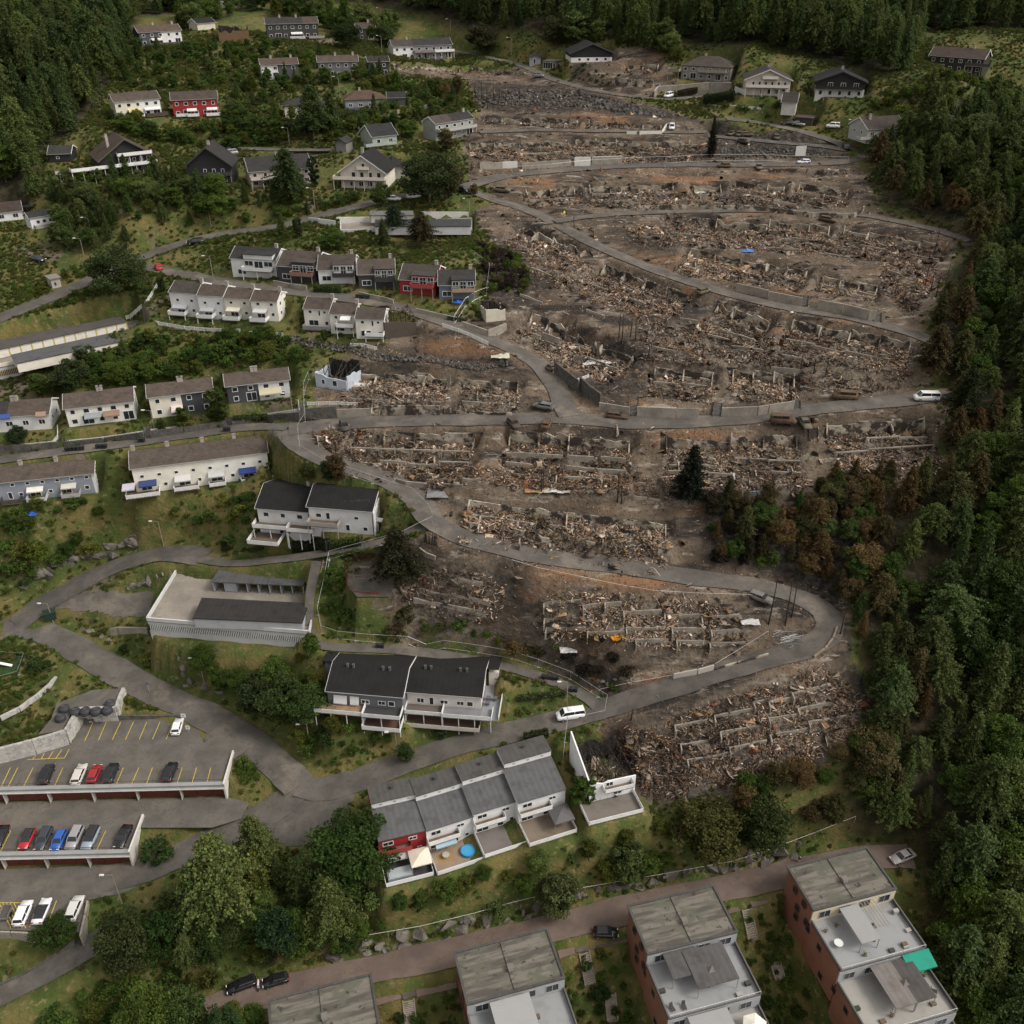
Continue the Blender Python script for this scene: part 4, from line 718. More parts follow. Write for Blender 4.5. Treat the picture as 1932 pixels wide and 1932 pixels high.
# ---- black-roofed houses in the middle
i = house("black-roofed white house with two balconies, left one of the pair", (480,959), (582,967), (530,1010), (553,916), [(1,(0.6,0.6,0.6))], roof=(0.013,0.013,0.0135), mat="felt", k=0.4, hmin=4.8, decks=[dict(u=(-0.05,0.62),dep=2.2,z=2.5),dict(u=(0.64,1.15),dep=2.6,z=2.5),dict(u=(-0.1,0.5),dep=4.5,z=0.1)], chim=((0.85,0.8),(0.95,0.8)))
i = house("black-roofed white house with holed roof and white end wall", (577,956), (703,966), (668,1006), (680,920), [(1,(0.62,0.62,0.62))], roof=(0.013,0.013,0.0135), mat="felt", k=0.4, hmin=4.8, wins=[(0.15,3.6,1.2,1.0),(0.3,3.6,0.9,1.6),(0.75,3.6,1.0,0.8),(0.88,1.2,1.0,1.0),(0.6,1.2,0.9,1.5)], decks=[dict(u=(0.02,0.5),dep=2.4,z=2.5,rail=(0.3,0.28,0.26))])
# white wing wall and end balcony on its right
MB().add([(i.L+0.3,-0.3,-0.5),(i.L+0.5,-0.3,-0.5),(i.L+0.5,i.D,-0.5),(i.L+0.3,i.D,-0.5),(i.L+0.3,-0.3,i.h-0.4),(i.L+0.5,-0.3,i.h-0.4),(i.L+0.5,i.D,i.h+1.6),(i.L+0.3,i.D,i.h+1.6)], [(0,3,2,1),(4,5,6,7),(0,1,5,4),(1,2,6,5),(2,3,7,6),(3,0,4,7)]).build("end_wall", "paint", i.T, WHITE)
deck(i.T, i.L+0.6, i.L+4.2, -6.0+9.0, 2.5, 0, y=4.0)
MB().box(i.L+0.55, i.L+3.8, 4.2, i.D+0.3, i.h-0.5, i.h-0.3).build("porch_roof", "felt", i.T, (0.013,0.013,0.0135))
for q in range(9):
    x = i.L*(0.5+q*0.05); y = 1.0+0.12*q+random.uniform(-0.2,0.2); z = i.h+0.4*(y+0.35)+0.02
    MB().add([(x,y,z),(x+random.uniform(.3,.6),y-0.1,z),(x+random.uniform(.3,.5),y+.4,z+.18),(x-.1,y+.35,z+.16)], [(0,1,2,3)]).build("roof_hole", "char", i.T)
DUP = []
for q, (eL, eR, b_, rd_, wc, lb) in enumerate([(A12(520,1352), A12(1112,1402), A12(820,1560), A12(868,1150), (0.13,0.135,0.15), "black-roofed semi-detached house, grey left half with brown deck"), (A12(1122,1358), A12(1708,1402), A12(1400,1565), A12(1432,1160), (0.56,0.52,0.48), "black-roofed semi-detached house, pale right half with corner terrace")]):
    i = house(lb, eL, eR, b_, rd_, [(1,wc)], roof=(0.014,0.0138,0.0138), mat="felt", k=0.36, hmin=4.9, hmax=5.6, oh=0.3, wins=[(0.18,3.6,1.4,1.2),(0.33,3.6,0.9,1.9),(0.5,3.6,1.5,1.0),(0.72,3.6,1.4,1.0),(0.85,3.6,1.2,1.2),(0.15,1.2,1.4,1.2),(0.4,1.2,0.9,1.8),(0.6,1.2,1.4,1.2),(0.85,1.2,0.9,1.8)], decks=[dict(u=(-0.14 if q == 0 else 0.0,0.5),dep=2.6,z=2.55,solid=False,floor=(0.3,0.2,0.13) if q == 0 else (0.13,0.11,0.10)),dict(u=(0.5,1.0 if q == 0 else 1.16),dep=2.8,z=2.55,solid=False,floor=(0.05,0.05,0.05) if q == 0 else (0.2,0.2,0.21)),dict(u=(0.0 if q else 0.5,1.0),dep=3.4,z=0.15,rail=WHITE if q == 0 else (0.5,0.46,0.42),floor=(0.12,0.07,0.05))], side_win=False)
    for u in (0.2,0.28,0.68,0.77): chimney(i.T, i.L*u, i.half-0.8, i.h+0.36*(i.half-1.0), i.h+0.36*i.half+0.45, (0.12,0.12,0.12), 0.18)
    if q == 0: awning(i.T, i.L*0.08, i.L*0.26, 4.6, 0.5, (0.55,0.55,0.55), drop=1.4); awning(i.T, i.L*0.3, i.L*0.42, 4.6, 0.5, (0.55,0.55,0.55), drop=1.4)
    # wing roof beside the house
    x0 = -2.6 if q == 0 else i.L+0.36; rw = MB(); rw.hexa([(x0, i.half+0.6, i.h+1.3), (x0+2.2, i.half+0.6, i.h+1.3), (x0+2.2, i.D+0.4, i.h+0.1), (x0, i.D+0.4, i.h+0.1)], [(x0, i.half+0.6, i.h+1.45), (x0+2.2, i.half+0.6, i.h+1.45), (x0+2.2, i.D+0.4, i.h+0.25), (x0, i.D+0.4, i.h+0.25)]); rw.build("wing_roof", "felt", i.T, (0.014,0.0138,0.0138))
    MB().box(x0+0.25, x0+2.0, i.half+1.2, i.D, 0, i.h+0.1).build("wing_wall", "paint", i.T, wc)
    if q == 1:
        MB().box(i.L+0.1, i.L+3.4, -2.6, i.half+1, 2.42, 2.56).build("terrace_floor", "plain", i.T, (0.22,0.23,0.25)); MB().box(i.L+3.4, i.L+3.5, -2.6, i.half+2, 2.56, 3.5).build("terrace_railing", "plain", i.T, WHITE)
        for (xx, yy) in ((1.0,2.5),(2.2,2.5),(1.0,1.2)): MB().box(i.L+xx-.4, i.L+xx+.4, yy-.4, yy+.4, 2.9, 3.25).build("garden_seat", "plain", i.T, (0.1,0.1,0.11))
# ---- white row with grey pent roofs at the bottom
def pent(label, BL, BR, b, T_mid, wall, decor, h=5.4, red=False):
    P, Ze, hh = solve_eave(BL, BR, b, h); Zg = P.z; Ze = Zg+h; a = onZ(BL, Ze); c = onZ(BR, Ze); ux = Vector((c.x-a.x, c.y-a.y, 0)); L = ux.length; ux.normalize(); wy = Vector((-ux.y, ux.x, 0)); k = 0.18
    nrm = (ux.cross(wy+Vector((0, 0, k)))).normalized(); rp = ray_plane(T_mid, a, nrm); D1 = min(max((rp-a).dot(wy), 5), 11); D2 = 3.6; rz = math.atan2(ux.y, ux.x)
    HCOUNT.append((label[:40], round(L,1), round(D1,1), h, round(hh,2), round(Zg,1)))
    org = a+wy*0.4; T = thing("row_house", label, "house", (org.x, org.y, Zg), rz, "row houses with grey pent roofs")
    def wp(x, y): return (org.x+ux.x*x+wy.x*y, org.y+ux.y*x+wy.y*y)
    pad([wp(-0.3,-6.2), wp(L+0.3,-6.2), wp(L+0.3,D1+D2), wp(-0.3,D1+D2)], Zg, 2.5, 0.05)
    z1 = h+k*D1; z2 = z1+1.3
    pr = [(0,-2),(D1+D2,-2),(D1+D2,z2-0.1),(D1,z2-0.1),(D1,z1-0.15),(0,h-0.1)]
    vs = [(0.02,p[0],p[1]) for p in pr]+[(L-0.02,p[0],p[1]) for p in pr]; n = 6
    MB().add(vs, [(5,4,3,2,1,0),(6,7,8,9,10,11)]+[(q,(q+1)%6,6+(q+1)%6,6+q) for q in range(6)]).build("wall", "paint", T, wall)
    MB().box(0.03, L-0.03, D1-0.06, D1-0.003, z1+0.05, z2-0.1).build("clerestory", "paint", T, WHITE)
    rf = MB(); rf.hexa([(0,-0.4,h-0.15),(L,-0.4,h-0.15),(L,D1-0.07,z1-0.15),(0,D1-0.07,z1-0.15)],[(0,-0.4,h),(L,-0.4,h),(L,D1-0.07,z1),(0,D1-0.07,z1)]); ro = rf.build("roof", "felt", T, (0.095,0.095,0.098))
    MB().box(-0.02, L+0.02, D1-0.3, D1+D2, z2, z2+0.15).build("upper_roof", "felt", T, (0.075,0.072,0.068))
    chimney(ro, L*0.5, D1+2, z2+0.15, z2+0.7, (0.08,0.08,0.08), 0.2)
    for q in range(3): MB().box(L*(0.2+0.3*q)-0.25, L*(0.2+0.3*q)+0.25, D1-0.09, D1-0.061, z1+0.45, z1+0.75).build("vent", "plain", T, (0.3,0.3,0.3))
    for (u, zc, ww, wh) in ((0.2,3.9,1.8,1.0),(0.72,3.9,1.4,0.8),(0.2,1.2,2.2,1.9),(0.6,1.2,1.2,1.9),(0.85,1.2,0.8,0.8)): window_part(T, L*u-ww/2, L*u+ww/2, zc-wh/2, zc+wh/2, 0, 'f')
    deck(T, 0.05, L*0.66, 1.3, 2.75, 0, rail=WHITE if not red else (0.3,0.04,0.04), posts=False, solid=True)
    deck(T, 0.1, L-0.1, 5.2, 0.2, -0.2, rail=decor[0], floor=decor[1], solid=decor[2])
    i = Bld(); i.T = T; i.L = L; i.org = org; i.ux = ux; i.wy = wy; i.Zg = Zg; i.D1 = D1; i.wp = wp; i.rz = rz; return i
PN = [pent("red-fronted row house with grey roof, deck tub and cream gazebo", A13(922,557), A13(1284,470), A13(1110,660), A13(1072,277), RED, (WHITE,(0.05,0.05,0.05),True), red=True),
 pent("white row house with grey roof and blue pool on its deck", A13(1288,478), A13(1645,366), A13(1470,610), A13(1432,197), WHITE, (WHITE,(0.28,0.21,0.15),True)),
 pent("white row house with grey roof and an empty wide deck", A13(1643,352), A13(1985,246), A13(1830,500), A13(1775,82), WHITE, (WHITE,(0.17,0.15,0.14),False)),
 pent("white row house with grey roof and dark gazebo, nearest the burnt gap", A23(50,268), A23(412,160), A23(240,380), (1010,1437), WHITE, (WHITE,(0.2,0.16,0.12),False))]
# things on those decks
def at_local(i, x, y, z): p = i.wp(x, y); return (p[0], p[1], i.Zg+z)
i = PN[0]; T = thing("hot_tub", "grey covered tub with glass sides on red house's deck", "hot tub", at_local(i, 2.6, -3.6, 0.2), i.rz)
MB().box(-2.0,2.0,-1.0,1.0,0,0.75).build("shell","plain",T,(0.25,0.27,0.29)); MB().box(-1.8,1.8,-0.85,0.85,0.75,0.82).build("cover","plain",T,(0.33,0.36,0.38))
def gazebo(label, loc, rz, s, color, hh=2.4):
    T = thing("gazebo", label, "gazebo", loc, rz)
    for sx in (-1,1):
        for sy in (-1,1): MB().tube((sx*s*0.92,sy*s*0.92,0),(sx*s*0.92,sy*s*0.92,hh),0.05).build("post","plain",T,(0.2,0.2,0.2))
    MB().add([(-s,-s,hh),(s,-s,hh),(s,s,hh),(-s,s,hh),(0,0,hh+s*0.38),(-s,-s,hh-.2),(s,-s,hh-.2),(s,s,hh-.2),(-s,s,hh-.2)],[(0,1,4),(1,2,4),(2,3,4),(3,0,4),(5,6,1,0),(6,7,2,1),(7,8,3,2),(8,5,0,3)]).build("canopy","plain",T,color); return T
gazebo("square cream garden gazebo on the red house's deck", at_local(i, i.L*0.78, -2.9, 0.2), i.rz, 1.7, (0.62,0.54,0.45))
awning(i.T, i.L*0.15, i.L*0.6, 2.5, 2.0, (0.45,0.44,0.42), mat="stripe")
i = PN[1]; T = thing("paddling_pool", "round blue paddling pool on wooden deck", "pool", at_local(i, i.L*0.75, -2.8, 0.2), i.rz)
mb = MB(); n = 20; mb.v = [(1.2*math.cos(2*math.pi*q/n),1.2*math.sin(2*math.pi*q/n),z) for z in (0,0.6) for q in range(n)]+[(1.05*math.cos(2*math.pi*q/n),1.05*math.sin(2*math.pi*q/n),z) for z in (0.6,0.45) for q in range(n)]
mb.f = [(r*n+q, r*n+(q+1)%n, (r+1)*n+(q+1)%n, (r+1)*n+q) for r in range(3) for q in range(n)]; mb.build("rim","plain",T,(0.04,0.22,0.45)); mb2 = MB(); mb2.v = [(1.06*math.cos(2*math.pi*q/n),1.06*math.sin(2*math.pi*q/n),0.5) for q in range(n)]; mb2.f=[tuple(range(n))]; mb2.build("water","poolwater",T)
awning(i.T, i.L*0.14, i.L*0.58, 2.5, 1.6, (0.3,0.42,0.5))
T = thing("garden_table", "round garden table on striped rug beside the pool", "table", at_local(i, i.L*0.3, -2.4, 0.2), i.rz); MB().tube((0,0,0.68),(0,0,0.72),0.6,n=14).build("table_top","plain",T,(0.35,0.32,0.28)); MB().tube((0,0,0),(0,0,0.68),0.06).build("leg","plain",T,(0.2,0.2,0.2))
T = thing("rug", "brown striped rug under the round garden table", "rug", at_local(i, i.L*0.3, -2.4, 0.205), i.rz); MB().box(-1.4,1.4,-0.9,0.9,0,0.015).build("cloth","stripe",T,(0.35,0.22,0.1))
i = PN[3]; gazebo("dark grey garden gazebo on the deck nearest the burnt gap", at_local(i, i.L*0.78, -2.6, 0.2), i.rz, 1.8, (0.09,0.085,0.085))
# ---- brick terraced blocks at the bottom
def block(label, NW, NE, SE, SW, Zroof, steps, street, wins_left=True, wallc=None):
    a, b, c, d = [onZ(v, Zroof) for v in (SW, SE, NE, NW)]
    ux = Vector((b.x-a.x, b.y-a.y, 0)); L = ux.length; ux.normalize(); wy = Vector((-ux.y, ux.x, 0)); D = ((c-b).dot(wy)+(d-a).dot(wy))/2; rz = math.atan2(ux.y, ux.x); HCOUNT.append((label[:30], 'L', round(L,1), 'D', round(D,1)))
    T = thing("terraced_block", label, "building", (a.x, a.y, street), rz, "brick terraced blocks along the street")
    hr = Zroof-street
    def wp(x, y): return (a.x+ux.x*x+wy.x*y, a.y+ux.y*x+wy.y*y)
    MB().box(0.25, L-0.25, 0.25, D-0.25, -12, hr-0.25).build("wall", "brick", T)
    MB().box(0.02, L-0.02, 0.02, 0.24, hr-3.2, hr-0.3).build("front_wall", "plain", T, wallc or (0.3,0.31,0.32))
    ro = MB().box(0, L, 0, D, hr-0.25, hr).build("roof", "oldroof", T)
    for (x0,x1,y0,y1) in ((-0.06,L+0.06,-0.06,0.3),(-0.06,L+0.06,D-0.3,D+0.06),(-0.06,0.3,0.3,D-0.3),(L-0.3,L+0.06,0.3,D-0.3)): MB().box(x0,x1,y0,y1,hr,hr+0.22).build("parapet","felt",ro,(0.075,0.073,0.07))
    MB().box(L*0.5-0.25, L*0.5+0.25, 0.4, D-0.4, hr+0.003, hr+0.18).build("roof_rib", "oldroof", ro)
    chimney(ro, L*0.5+0.1, D*0.42, hr+0.18, hr+0.75, (0.25,0.23,0.21), 0.4)
    for q in range(4): window_part(T, L*(0.08+0.24*q), L*(0.08+0.24*q)+L*0.14, hr-2.4, hr-0.7, 0.02, 'f', (0.3,0.31,0.32))
    y = 0; z = hr-3.0
    for s in range(steps):
        y1 = y-8.6; xo = 0.0
        MB().box(0.0, L, y1+0.25, y-0.003, z-8, z-0.2).build("lower_wall", "brick", T)
        MB().box(0.02, L-0.02, y1, y1+0.24, z-3.2, z-0.25).build("front_wall", "plain", T, (0.3,0.31,0.32))
        MB().box(0.15, L-0.15, y1+0.1, y, z-0.2, z).build("terrace_floor", "plain", T, (0.25,0.255,0.26) if s % 2 == 0 else (0.29,0.275,0.255))
        for (x0,x1) in ((-0.02,0.2),(L-0.2,L+0.02)): MB().box(x0,x1,y1,y-0.01,z-0.01,z+0.75).build("parapet","plain",T,(0.10,0.095,0.09))
        MB().box(0.2, L-0.2, y1-0.02, y1+0.14, z+0.003, z+0.28).build("parapet", "plain", T, (0.10,0.095,0.09)); mb = MB(); mb.tube((0.2,y1+0.06,z+0.95),(L-0.2,y1+0.06,z+0.95),0.035)
        for q in range(9): mb.tube((0.2+(L-0.4)*q/8,y1+0.06,z+0.2),(0.2+(L-0.4)*q/8,y1+0.06,z+0.95),0.025)
        mb.build("railing","plain",T,(0.55,0.55,0.54)); MB().box(L*.53, L*.54, y1+3, y-.02, z+.01, z+1.5).build("divider", "plain", T, (.16,.15,.14))
        for q in range(5): px = L*random.choice((.06,.2,.66,.8,.93))+random.uniform(-.5,.5); py = y1+random.uniform(.8,7); MB().box(px-.45, px+.45, py-.3, py+.3, z+.005, z+random.uniform(.35,.8)).build("planter", "plain", T, random.choice(((.05,.045,.04),(.12,.09,.06),(.03,.05,.02),(.3,.29,.27))))
        for q in range(4): window_part(T, L*(0.06+0.24*q), L*(0.06+0.24*q)+L*0.13, z-2.4, z-0.75, y1, 'f', (0.3,0.31,0.32))
        y = y1; z -= 3.0
    # side windows on the brick flank
    for face in ('l',):
        for (yy, zz) in [(D*0.3, hr-1.7), (D*0.62, hr-1.7), (D*0.45, hr-4.4), (D*0.12, hr-4.4)]+[(-3.2-8.6*s+q*3.4, hr-4.8-3*s-1.6*(q > 1)) for s in range(steps) for q in range(3)]:
            window_part(T, yy-0.55, yy+0.55, zz-0.65, zz+0.65, 0, 'l', (0.05,0.045,0.045))
    pad([wp(-0.2,-8.6*steps), wp(L+0.2,-8.6*steps), wp(L+0.2,D+0.3), wp(-0.2,D+0.3)], lambda X, Y: street-4.0+np.minimum(0, ((X-a.x)*wy.x+(Y-a.y)*wy.y))*0.35-0.5, 1.0, 0.0)
    i = Bld(); i.T = T; i.L = L; i.D = D; i.wp = wp; i.rz = rz; i.street = street; i.hr = hr; i.tz = lambda s: street+hr-3.0-3.0*s; i.ty = lambda s: -8.6*s; return i
BK = [block("brick terraced block cut by the bottom edge, leftmost of four", (495,1890), (694,1839), (718,1940), (513,1996), 14.6, 1, 9.0),
 block("brick terraced block with white pergola, second of four", (855,1797), (1036,1751), (1066,1846), (881,1897), 15.6, 1, 10.0),
 block("brick terraced block with grey pavilion roof and hexagonal parasol", (1183,1710), (1348,1669), (1392,1759), (1222,1802), 17.0, 2, 11.2),
 block("brick terraced block with green awning, rightmost of four", (1485,1635), (1639,1599), (1692,1678), (1535,1719), 18.4, 3, 12.4, wallc=(0.5,0.44,0.32))]
def slabroof(T, x0, x1, y0, y1, z, c, mat="felt", name="pavilion_roof", posts=True):
    MB().box(x0,x1,y0,y1,z,z+0.12).build(name,mat,T,c)
    if posts:
        for (x,y) in ((x0+.1,y0+.1),(x1-.1,y0+.1)): MB().box(x-.05,x+.05,y-.05,y+.05,z-2.4,z).build("post","plain",T,(0.25,0.25,0.25))
def skylight(T, x, y, z): MB().add([(x-.5,y-.5,z),(x+.5,y-.5,z),(x+.5,y+.5,z),(x-.5,y+.5,z),(x,y,z+.5)],[(0,1,4),(1,2,4),(2,3,4),(3,0,4)]).build("vent_hood","plain",T,(0.13,0.115,0.105))
b4 = BK[3]; hr = b4.hr; L = b4.L
slabroof(b4.T, L*0.3, L*0.52, -6.6, -0.3, hr-0.7, (0.33,0.33,0.33), "stripe", "corrugated_canopy"); skylight(b4.T, L*0.6, -3.4, hr-2.4)
for q in range(5): MB().box(L*0.56+q*0.55, L*0.56+q*0.55+0.08, -4.8, -0.2, hr-0.75, hr-0.67).build("pergola_beam","plain",b4.T,(0.3,0.24,0.18))
slabroof(b4.T, L*0.34, L*0.58, -15.6, -8.8, hr-3.5, (0.17,0.155,0.145)); slabroof(b4.T, L*0.581, L*0.8, -15.6, -8.8, hr-3.504, (0.075,0.07,0.067)); skylight(b4.T, L*0.58, -12.4, hr-3.38)
awning(b4.T, L*0.72, L*1.03, hr-3.1, 2.6, (0.0,0.22,0.15), y=-8.6, drop=0.7); awning(b4.T, L*0.22, L*0.58, hr-6.2, 2.6, (0.5,0.42,0.38), y=-17.2, drop=0.7, mat="stripe")
b3 = BK[2]; hr = b3.hr; L = b3.L
slabroof(b3.T, L*0.16, L*0.5, -4.4, -0.1, hr-0.55, (0.085,0.082,0.08)); slabroof(b3.T, L*0.36, L*0.8, -6.8, -0.6, hr-0.42, (0.09,0.086,0.084)); skylight(b3.T, L*0.56, -4.4, hr-0.3)
slabroof(b3.T, L*0.2, L*0.62, -11.6, -8.8, hr-3.3, (0.34,0.34,0.34), "stripe", "polycarbonate_canopy"); slabroof(b3.T, L*0.42, L*0.62, -15.8, -11.6, hr-3.31, (0.34,0.34,0.34), "stripe", "polycarbonate_canopy"); skylight(b3.T, L*0.66, -13, hr-5.5)
b2 = BK[1]; hr = b2.hr; L = b2.L
slabroof(b2.T, L*0.22, L*0.62, -7.4, -0.3, hr-0.5, (0.36,0.36,0.36), "stripe", "polycarbonate_canopy"); skylight(b2.T, L*0.2, -5.2, hr-2.5)
def loc_on(i, s, u, dy): p = i.wp(i.L*u, i.ty(s)+dy); return (p[0], p[1], i.tz(s))
T = thing("parasol", "white hexagonal parasol on roof terrace", "parasol", loc_on(b3, 1, 0.82, -3.4), b3.rz); MB().tube((0,0,0),(0,0,2.5),0.05).build("pole","plain",T,(0.3,0.3,0.3)); mb = MB(); mb.v = [(1.9*math.cos(math.pi/3*q),1.9*math.sin(math.pi/3*q),2.1) for q in range(6)]+[(0,0,2.75)]+[(1.9*math.cos(math.pi/3*q),1.9*math.sin(math.pi/3*q),1.95) for q in range(6)]; mb.f = [(q,(q+1)%6,6) for q in range(6)]+[(7+q,7+(q+1)%6,(q+1)%6,q) for q in range(6)]; mb.build("canopy","plain",T,(0.74,0.70,0.62))
def seat(label, loc, rz, col, cat="chair"):
    T = thing("garden_chair" if cat == "chair" else "sun_lounger", label, cat, loc, rz); l = 0.5 if cat == "chair" else 1.7
    MB().box(-.28,.28,-l,.25,.36,.44).build("seat","plain",T,col); mb = MB(); mb.hexa([(-.28,.25,.4),(.28,.25,.4),(.28,.32,.4),(-.28,.32,.4)],[(-.28,.45,1.0),(.28,.45,1.0),(.28,.52,1.0),(-.28,.52,1.0)]); mb.build("backrest","plain",T,col)
    for sx in (-.24,.24):
        for sy in (-l+.06,.2): MB().box(sx-.03,sx+.03,sy-.03,sy+.03,0,.36).build("leg","plain",T,col)
def table(label, loc, rz, col, r=0.55):
    T = thing("garden_table", label, "table", loc, rz); MB().tube((0,0,.7),(0,0,.74),r,n=14).build("table_top","plain",T,col); MB().tube((0,0,0),(0,0,.7),.05).build("leg","plain",T,(0.2,0.2,0.2))
def plant(label, loc, h=0.9):
    T = thing("potted_plant", label, "plant", loc, random.uniform(0, 6)); MB().tube((0,0,0),(0,0,.35),.18,.24,n=10).build("pot","plain",T,(0.2,0.1,0.07)); mb = MB()
    for q in range(60):
        v = Vector((random.gauss(0,.28),random.gauss(0,.28),.35+abs(random.gauss(.3,.25))*h)); a_ = Vector((random.uniform(-.12,.12),random.uniform(-.12,.12),random.uniform(-.1,.1))); b_ = Vector((random.uniform(-.12,.12),random.uniform(-.12,.12),random.uniform(-.1,.1))); mb.add([v,v+a_,v+a_+b_,v+b_],[(0,1,2,3)])
    mb.build("leaves","plain",T,(0.04,0.07,0.02))
table("round white table with black chair on the terrace under green awning", loc_on(b4,1,0.84,-5.2), 0, (0.7,0.7,0.7)); seat("black garden chair beside the round white table", loc_on(b4,1,0.9,-5.0), 1.2, (0.03,0.03,0.03))
table("white table with bottles on the top right terrace", loc_on(b4,0,0.14,-4.6), 0, (0.6,0.6,0.58), 0.7); seat("white sun lounger on the lowest right terrace", loc_on(b4,2,0.86,-2.6), 0.3, (0.55,0.55,0.53), "sun lounger"); seat("grey garden chair on the lowest right terrace", loc_on(b4,2,0.68,-3.4), 0.8, (0.3,0.3,0.3))
for q,(s,u,dy) in enumerate([(0,0.1,-2.0),(0,0.24,-1.6),(0,0.34,-7.2)]): plant(["potted plant by the top right terrace's rail","potted plant beside corrugated canopy","potted plants at the canopy's foot"][q], loc_on(b4,s,u,dy))
plant("leafy potted bush beside the dark pavilion roof", loc_on(b4,1,0.34,-6.6), 1.6); plant("potted palm in the corner under green awning", loc_on(b4,1,0.92,-2.4), 1.1)
seat("round wicker chair by the left rail of the pavilion terrace", loc_on(b3,0,0.08,-7.2), 0.5, (0.05,0.045,0.04)); seat("wicker chair second from the left rail", loc_on(b3,0,0.2,-7.4), 0.2, (0.05,0.045,0.04)); seat("cream sun lounger beside the hexagonal parasol", loc_on(b3,1,0.95,-7.0), 0.9, (0.55,0.5,0.42), "sun lounger"); seat("cream armchair under the hexagonal parasol", loc_on(b3,1,0.72,-5.0), 2.0, (0.5,0.45,0.38))
# ------------------------------------------------------------------ parking lots on three levels
L3s = sheet("parking_deck", [(-80,1492),(422,1482),(434,1438),(470,1412),(420,1380),(385,1402),(378,1390),(370,1357),(220,1356),(147,1361),(127,1401),(-80,1446)], 22.4, "lot", 0.10, label="upper parking deck over red garages")
L2s = sheet("parking_deck", [(-80,1516),(428,1504),(470,1515),(455,1545),(400,1562),(268,1562),(260,1556),(244,1610),(-80,1616)], 19.2, "lot", 0.10, label="middle parking deck over red garages")
L1s = sheet("parking_lot", [(-80,1645),(250,1630),(262,1633),(395,1598),(300,1655),(230,1686),(165,1699),(152,1760),(-80,1752)], 16.0, "lot", 0.10, label="lowest parking lot beside the slope")
YEL = (0.55,0.42,0.03)
def pline(par, a, b, Z, w=0.11, z=0.125):
    A, B = onZ(a, Z), onZ(b, Z); d = (B-A).normalized(); q = Vector((-d.y, d.x, 0))*w/2
    MB().add([A-q+Vector((0,0,z)), B-q+Vector((0,0,z)), B+q+Vector((0,0,z)), A+q+Vector((0,0,z))], [(0,1,2,3)]).build("parking_line", "plain", par, YEL)
for xb, xt in ((2,20),(15,34),(44,63),(103,119),(132,149),(161,178),(190,207),(219,233),(248,262),(276,288),(305,317),(334,344),(362,371),(390,398)): pline(L3s, (xb,1487-xb*0.02), (xt,1449), 22.4)
for xb, xt in ((160,176),(186,201),(212,228),(237,252),(263,277),(288,302),(314,327)): pline(L3s, (xb,1399 if xb == 160 else 1398-(xb-160)*0.02), (xt,1363), 22.4)
for xb, xt in ((0,21),(30,52),(60,81),(90,110),(121,140),(151,170),(181,200),(211,228)): pline(L2s, (xb,1610-xb*0.01), (xt,1568), 19.2)
for xb, xt in ((56,78),(88,107),(124,136)): pline(L1s, (xb,1750), (xt,1700), 16.0)
for q in range(8): pline(L1s, (0+q*7,1752 if q > 2 else 1735), (-8+q*7-14,1705), 16.0)
pline(L1s, (-20,1704), (48,1704), 16.0)
for (a, b) in (((52,1428),(122,1425)),((122,1425),(131,1408)),((62,1427),(68,1420)),((78,1427),(84,1416)),((92,1426),(101,1412)),((106,1425),(117,1409))): pline(L3s, (a[0],a[1]+6), (b[0],b[1]+6), 22.4)
def garage_row(label, VL, VR, Zt, Zb, n, rzlab):
    a = onZ(VL, Zt); b = onZ(VR, Zt); ux = Vector((b.x-a.x, b.y-a.y, 0)); L = ux.length; ux.normalize(); wy = Vector((-ux.y, ux.x, 0)); rz = math.atan2(ux.y, ux.x)
    T = thing("garage_row", label, "garage", (a.x, a.y, Zb), rz); h = Zt-Zb; W4_ = [a+wy*-2.2, b+wy*-2.2+ux*.3, b+wy*1.7+ux*.3, a+wy*1.7]; pad([(p.x, p.y) for p in W4_], Zb, .4, .25)
    MB().box(0, L, 0.9, 6.0, -0.3, h-0.35).build("back_wall", "plain", T, (0.2,0.19,0.18))
    MB().box(0, L+0.2, -0.35, 0.85, h-0.33, h-0.02).build("fascia", "plain", T, (0.5,0.5,0.48)); MB().box(0, L+0.2, -0.4, -0.352, h-0.5, h-0.30).build("gutter", "plain", T, (0.62,0.62,0.6))
    MB().box(0, L+0.2, -0.3, 0.5, h-0.018, h+0.5).build("parapet", "plain", T, (0.26,0.26,0.26))
    MB().box(L-0.05, L+0.25, -0.3, 7.5, -0.6, h+0.75).build("end_wall", "plain", T, (0.55,0.53,0.49))
    for q in range(n):
        x0 = L*q/n+0.08; x1 = L*(q+1)/n-0.08
        d = MB().box(x0, x1, 0.6, 0.7, 0.0, h-0.36).build("garage_door", "paint", T, (0.115,0.03,0.022))
        MB().box((x0+x1)/2-0.25, (x0+x1)/2+0.25, 0.57, 0.598, h-1.0, h-0.85).build("number_plate", "plain", d, (0.6,0.58,0.52))
        if q % 3 == 0: MB().box(x0-0.14, x0-0.06+0.0, -0.3, 0.9, 0, h-0.34).build("pillar", "plain", T, (0.45,0.44,0.42))
    mb = MB(); mb.tube((0,0.55,h+1.0),(L,0.55,h+1.0),0.04)
    for q in range(int(L/2.0)+1): mb.tube((q*2.0,0.55,h+0.4),(q*2.0,0.55,h+1.0),0.03)
    mb.build("railing", "plain", T, (0.05,0.05,0.05)); return T
garage_row("long row of red garage doors under the upper parking deck", (-80,1494), (422,1482), 22.4, 19.3, 18, 0)
garage_row("shorter row of red garage doors under the middle parking deck", (-80,1617), (244,1610), 19.2, 16.1, 12, 0)
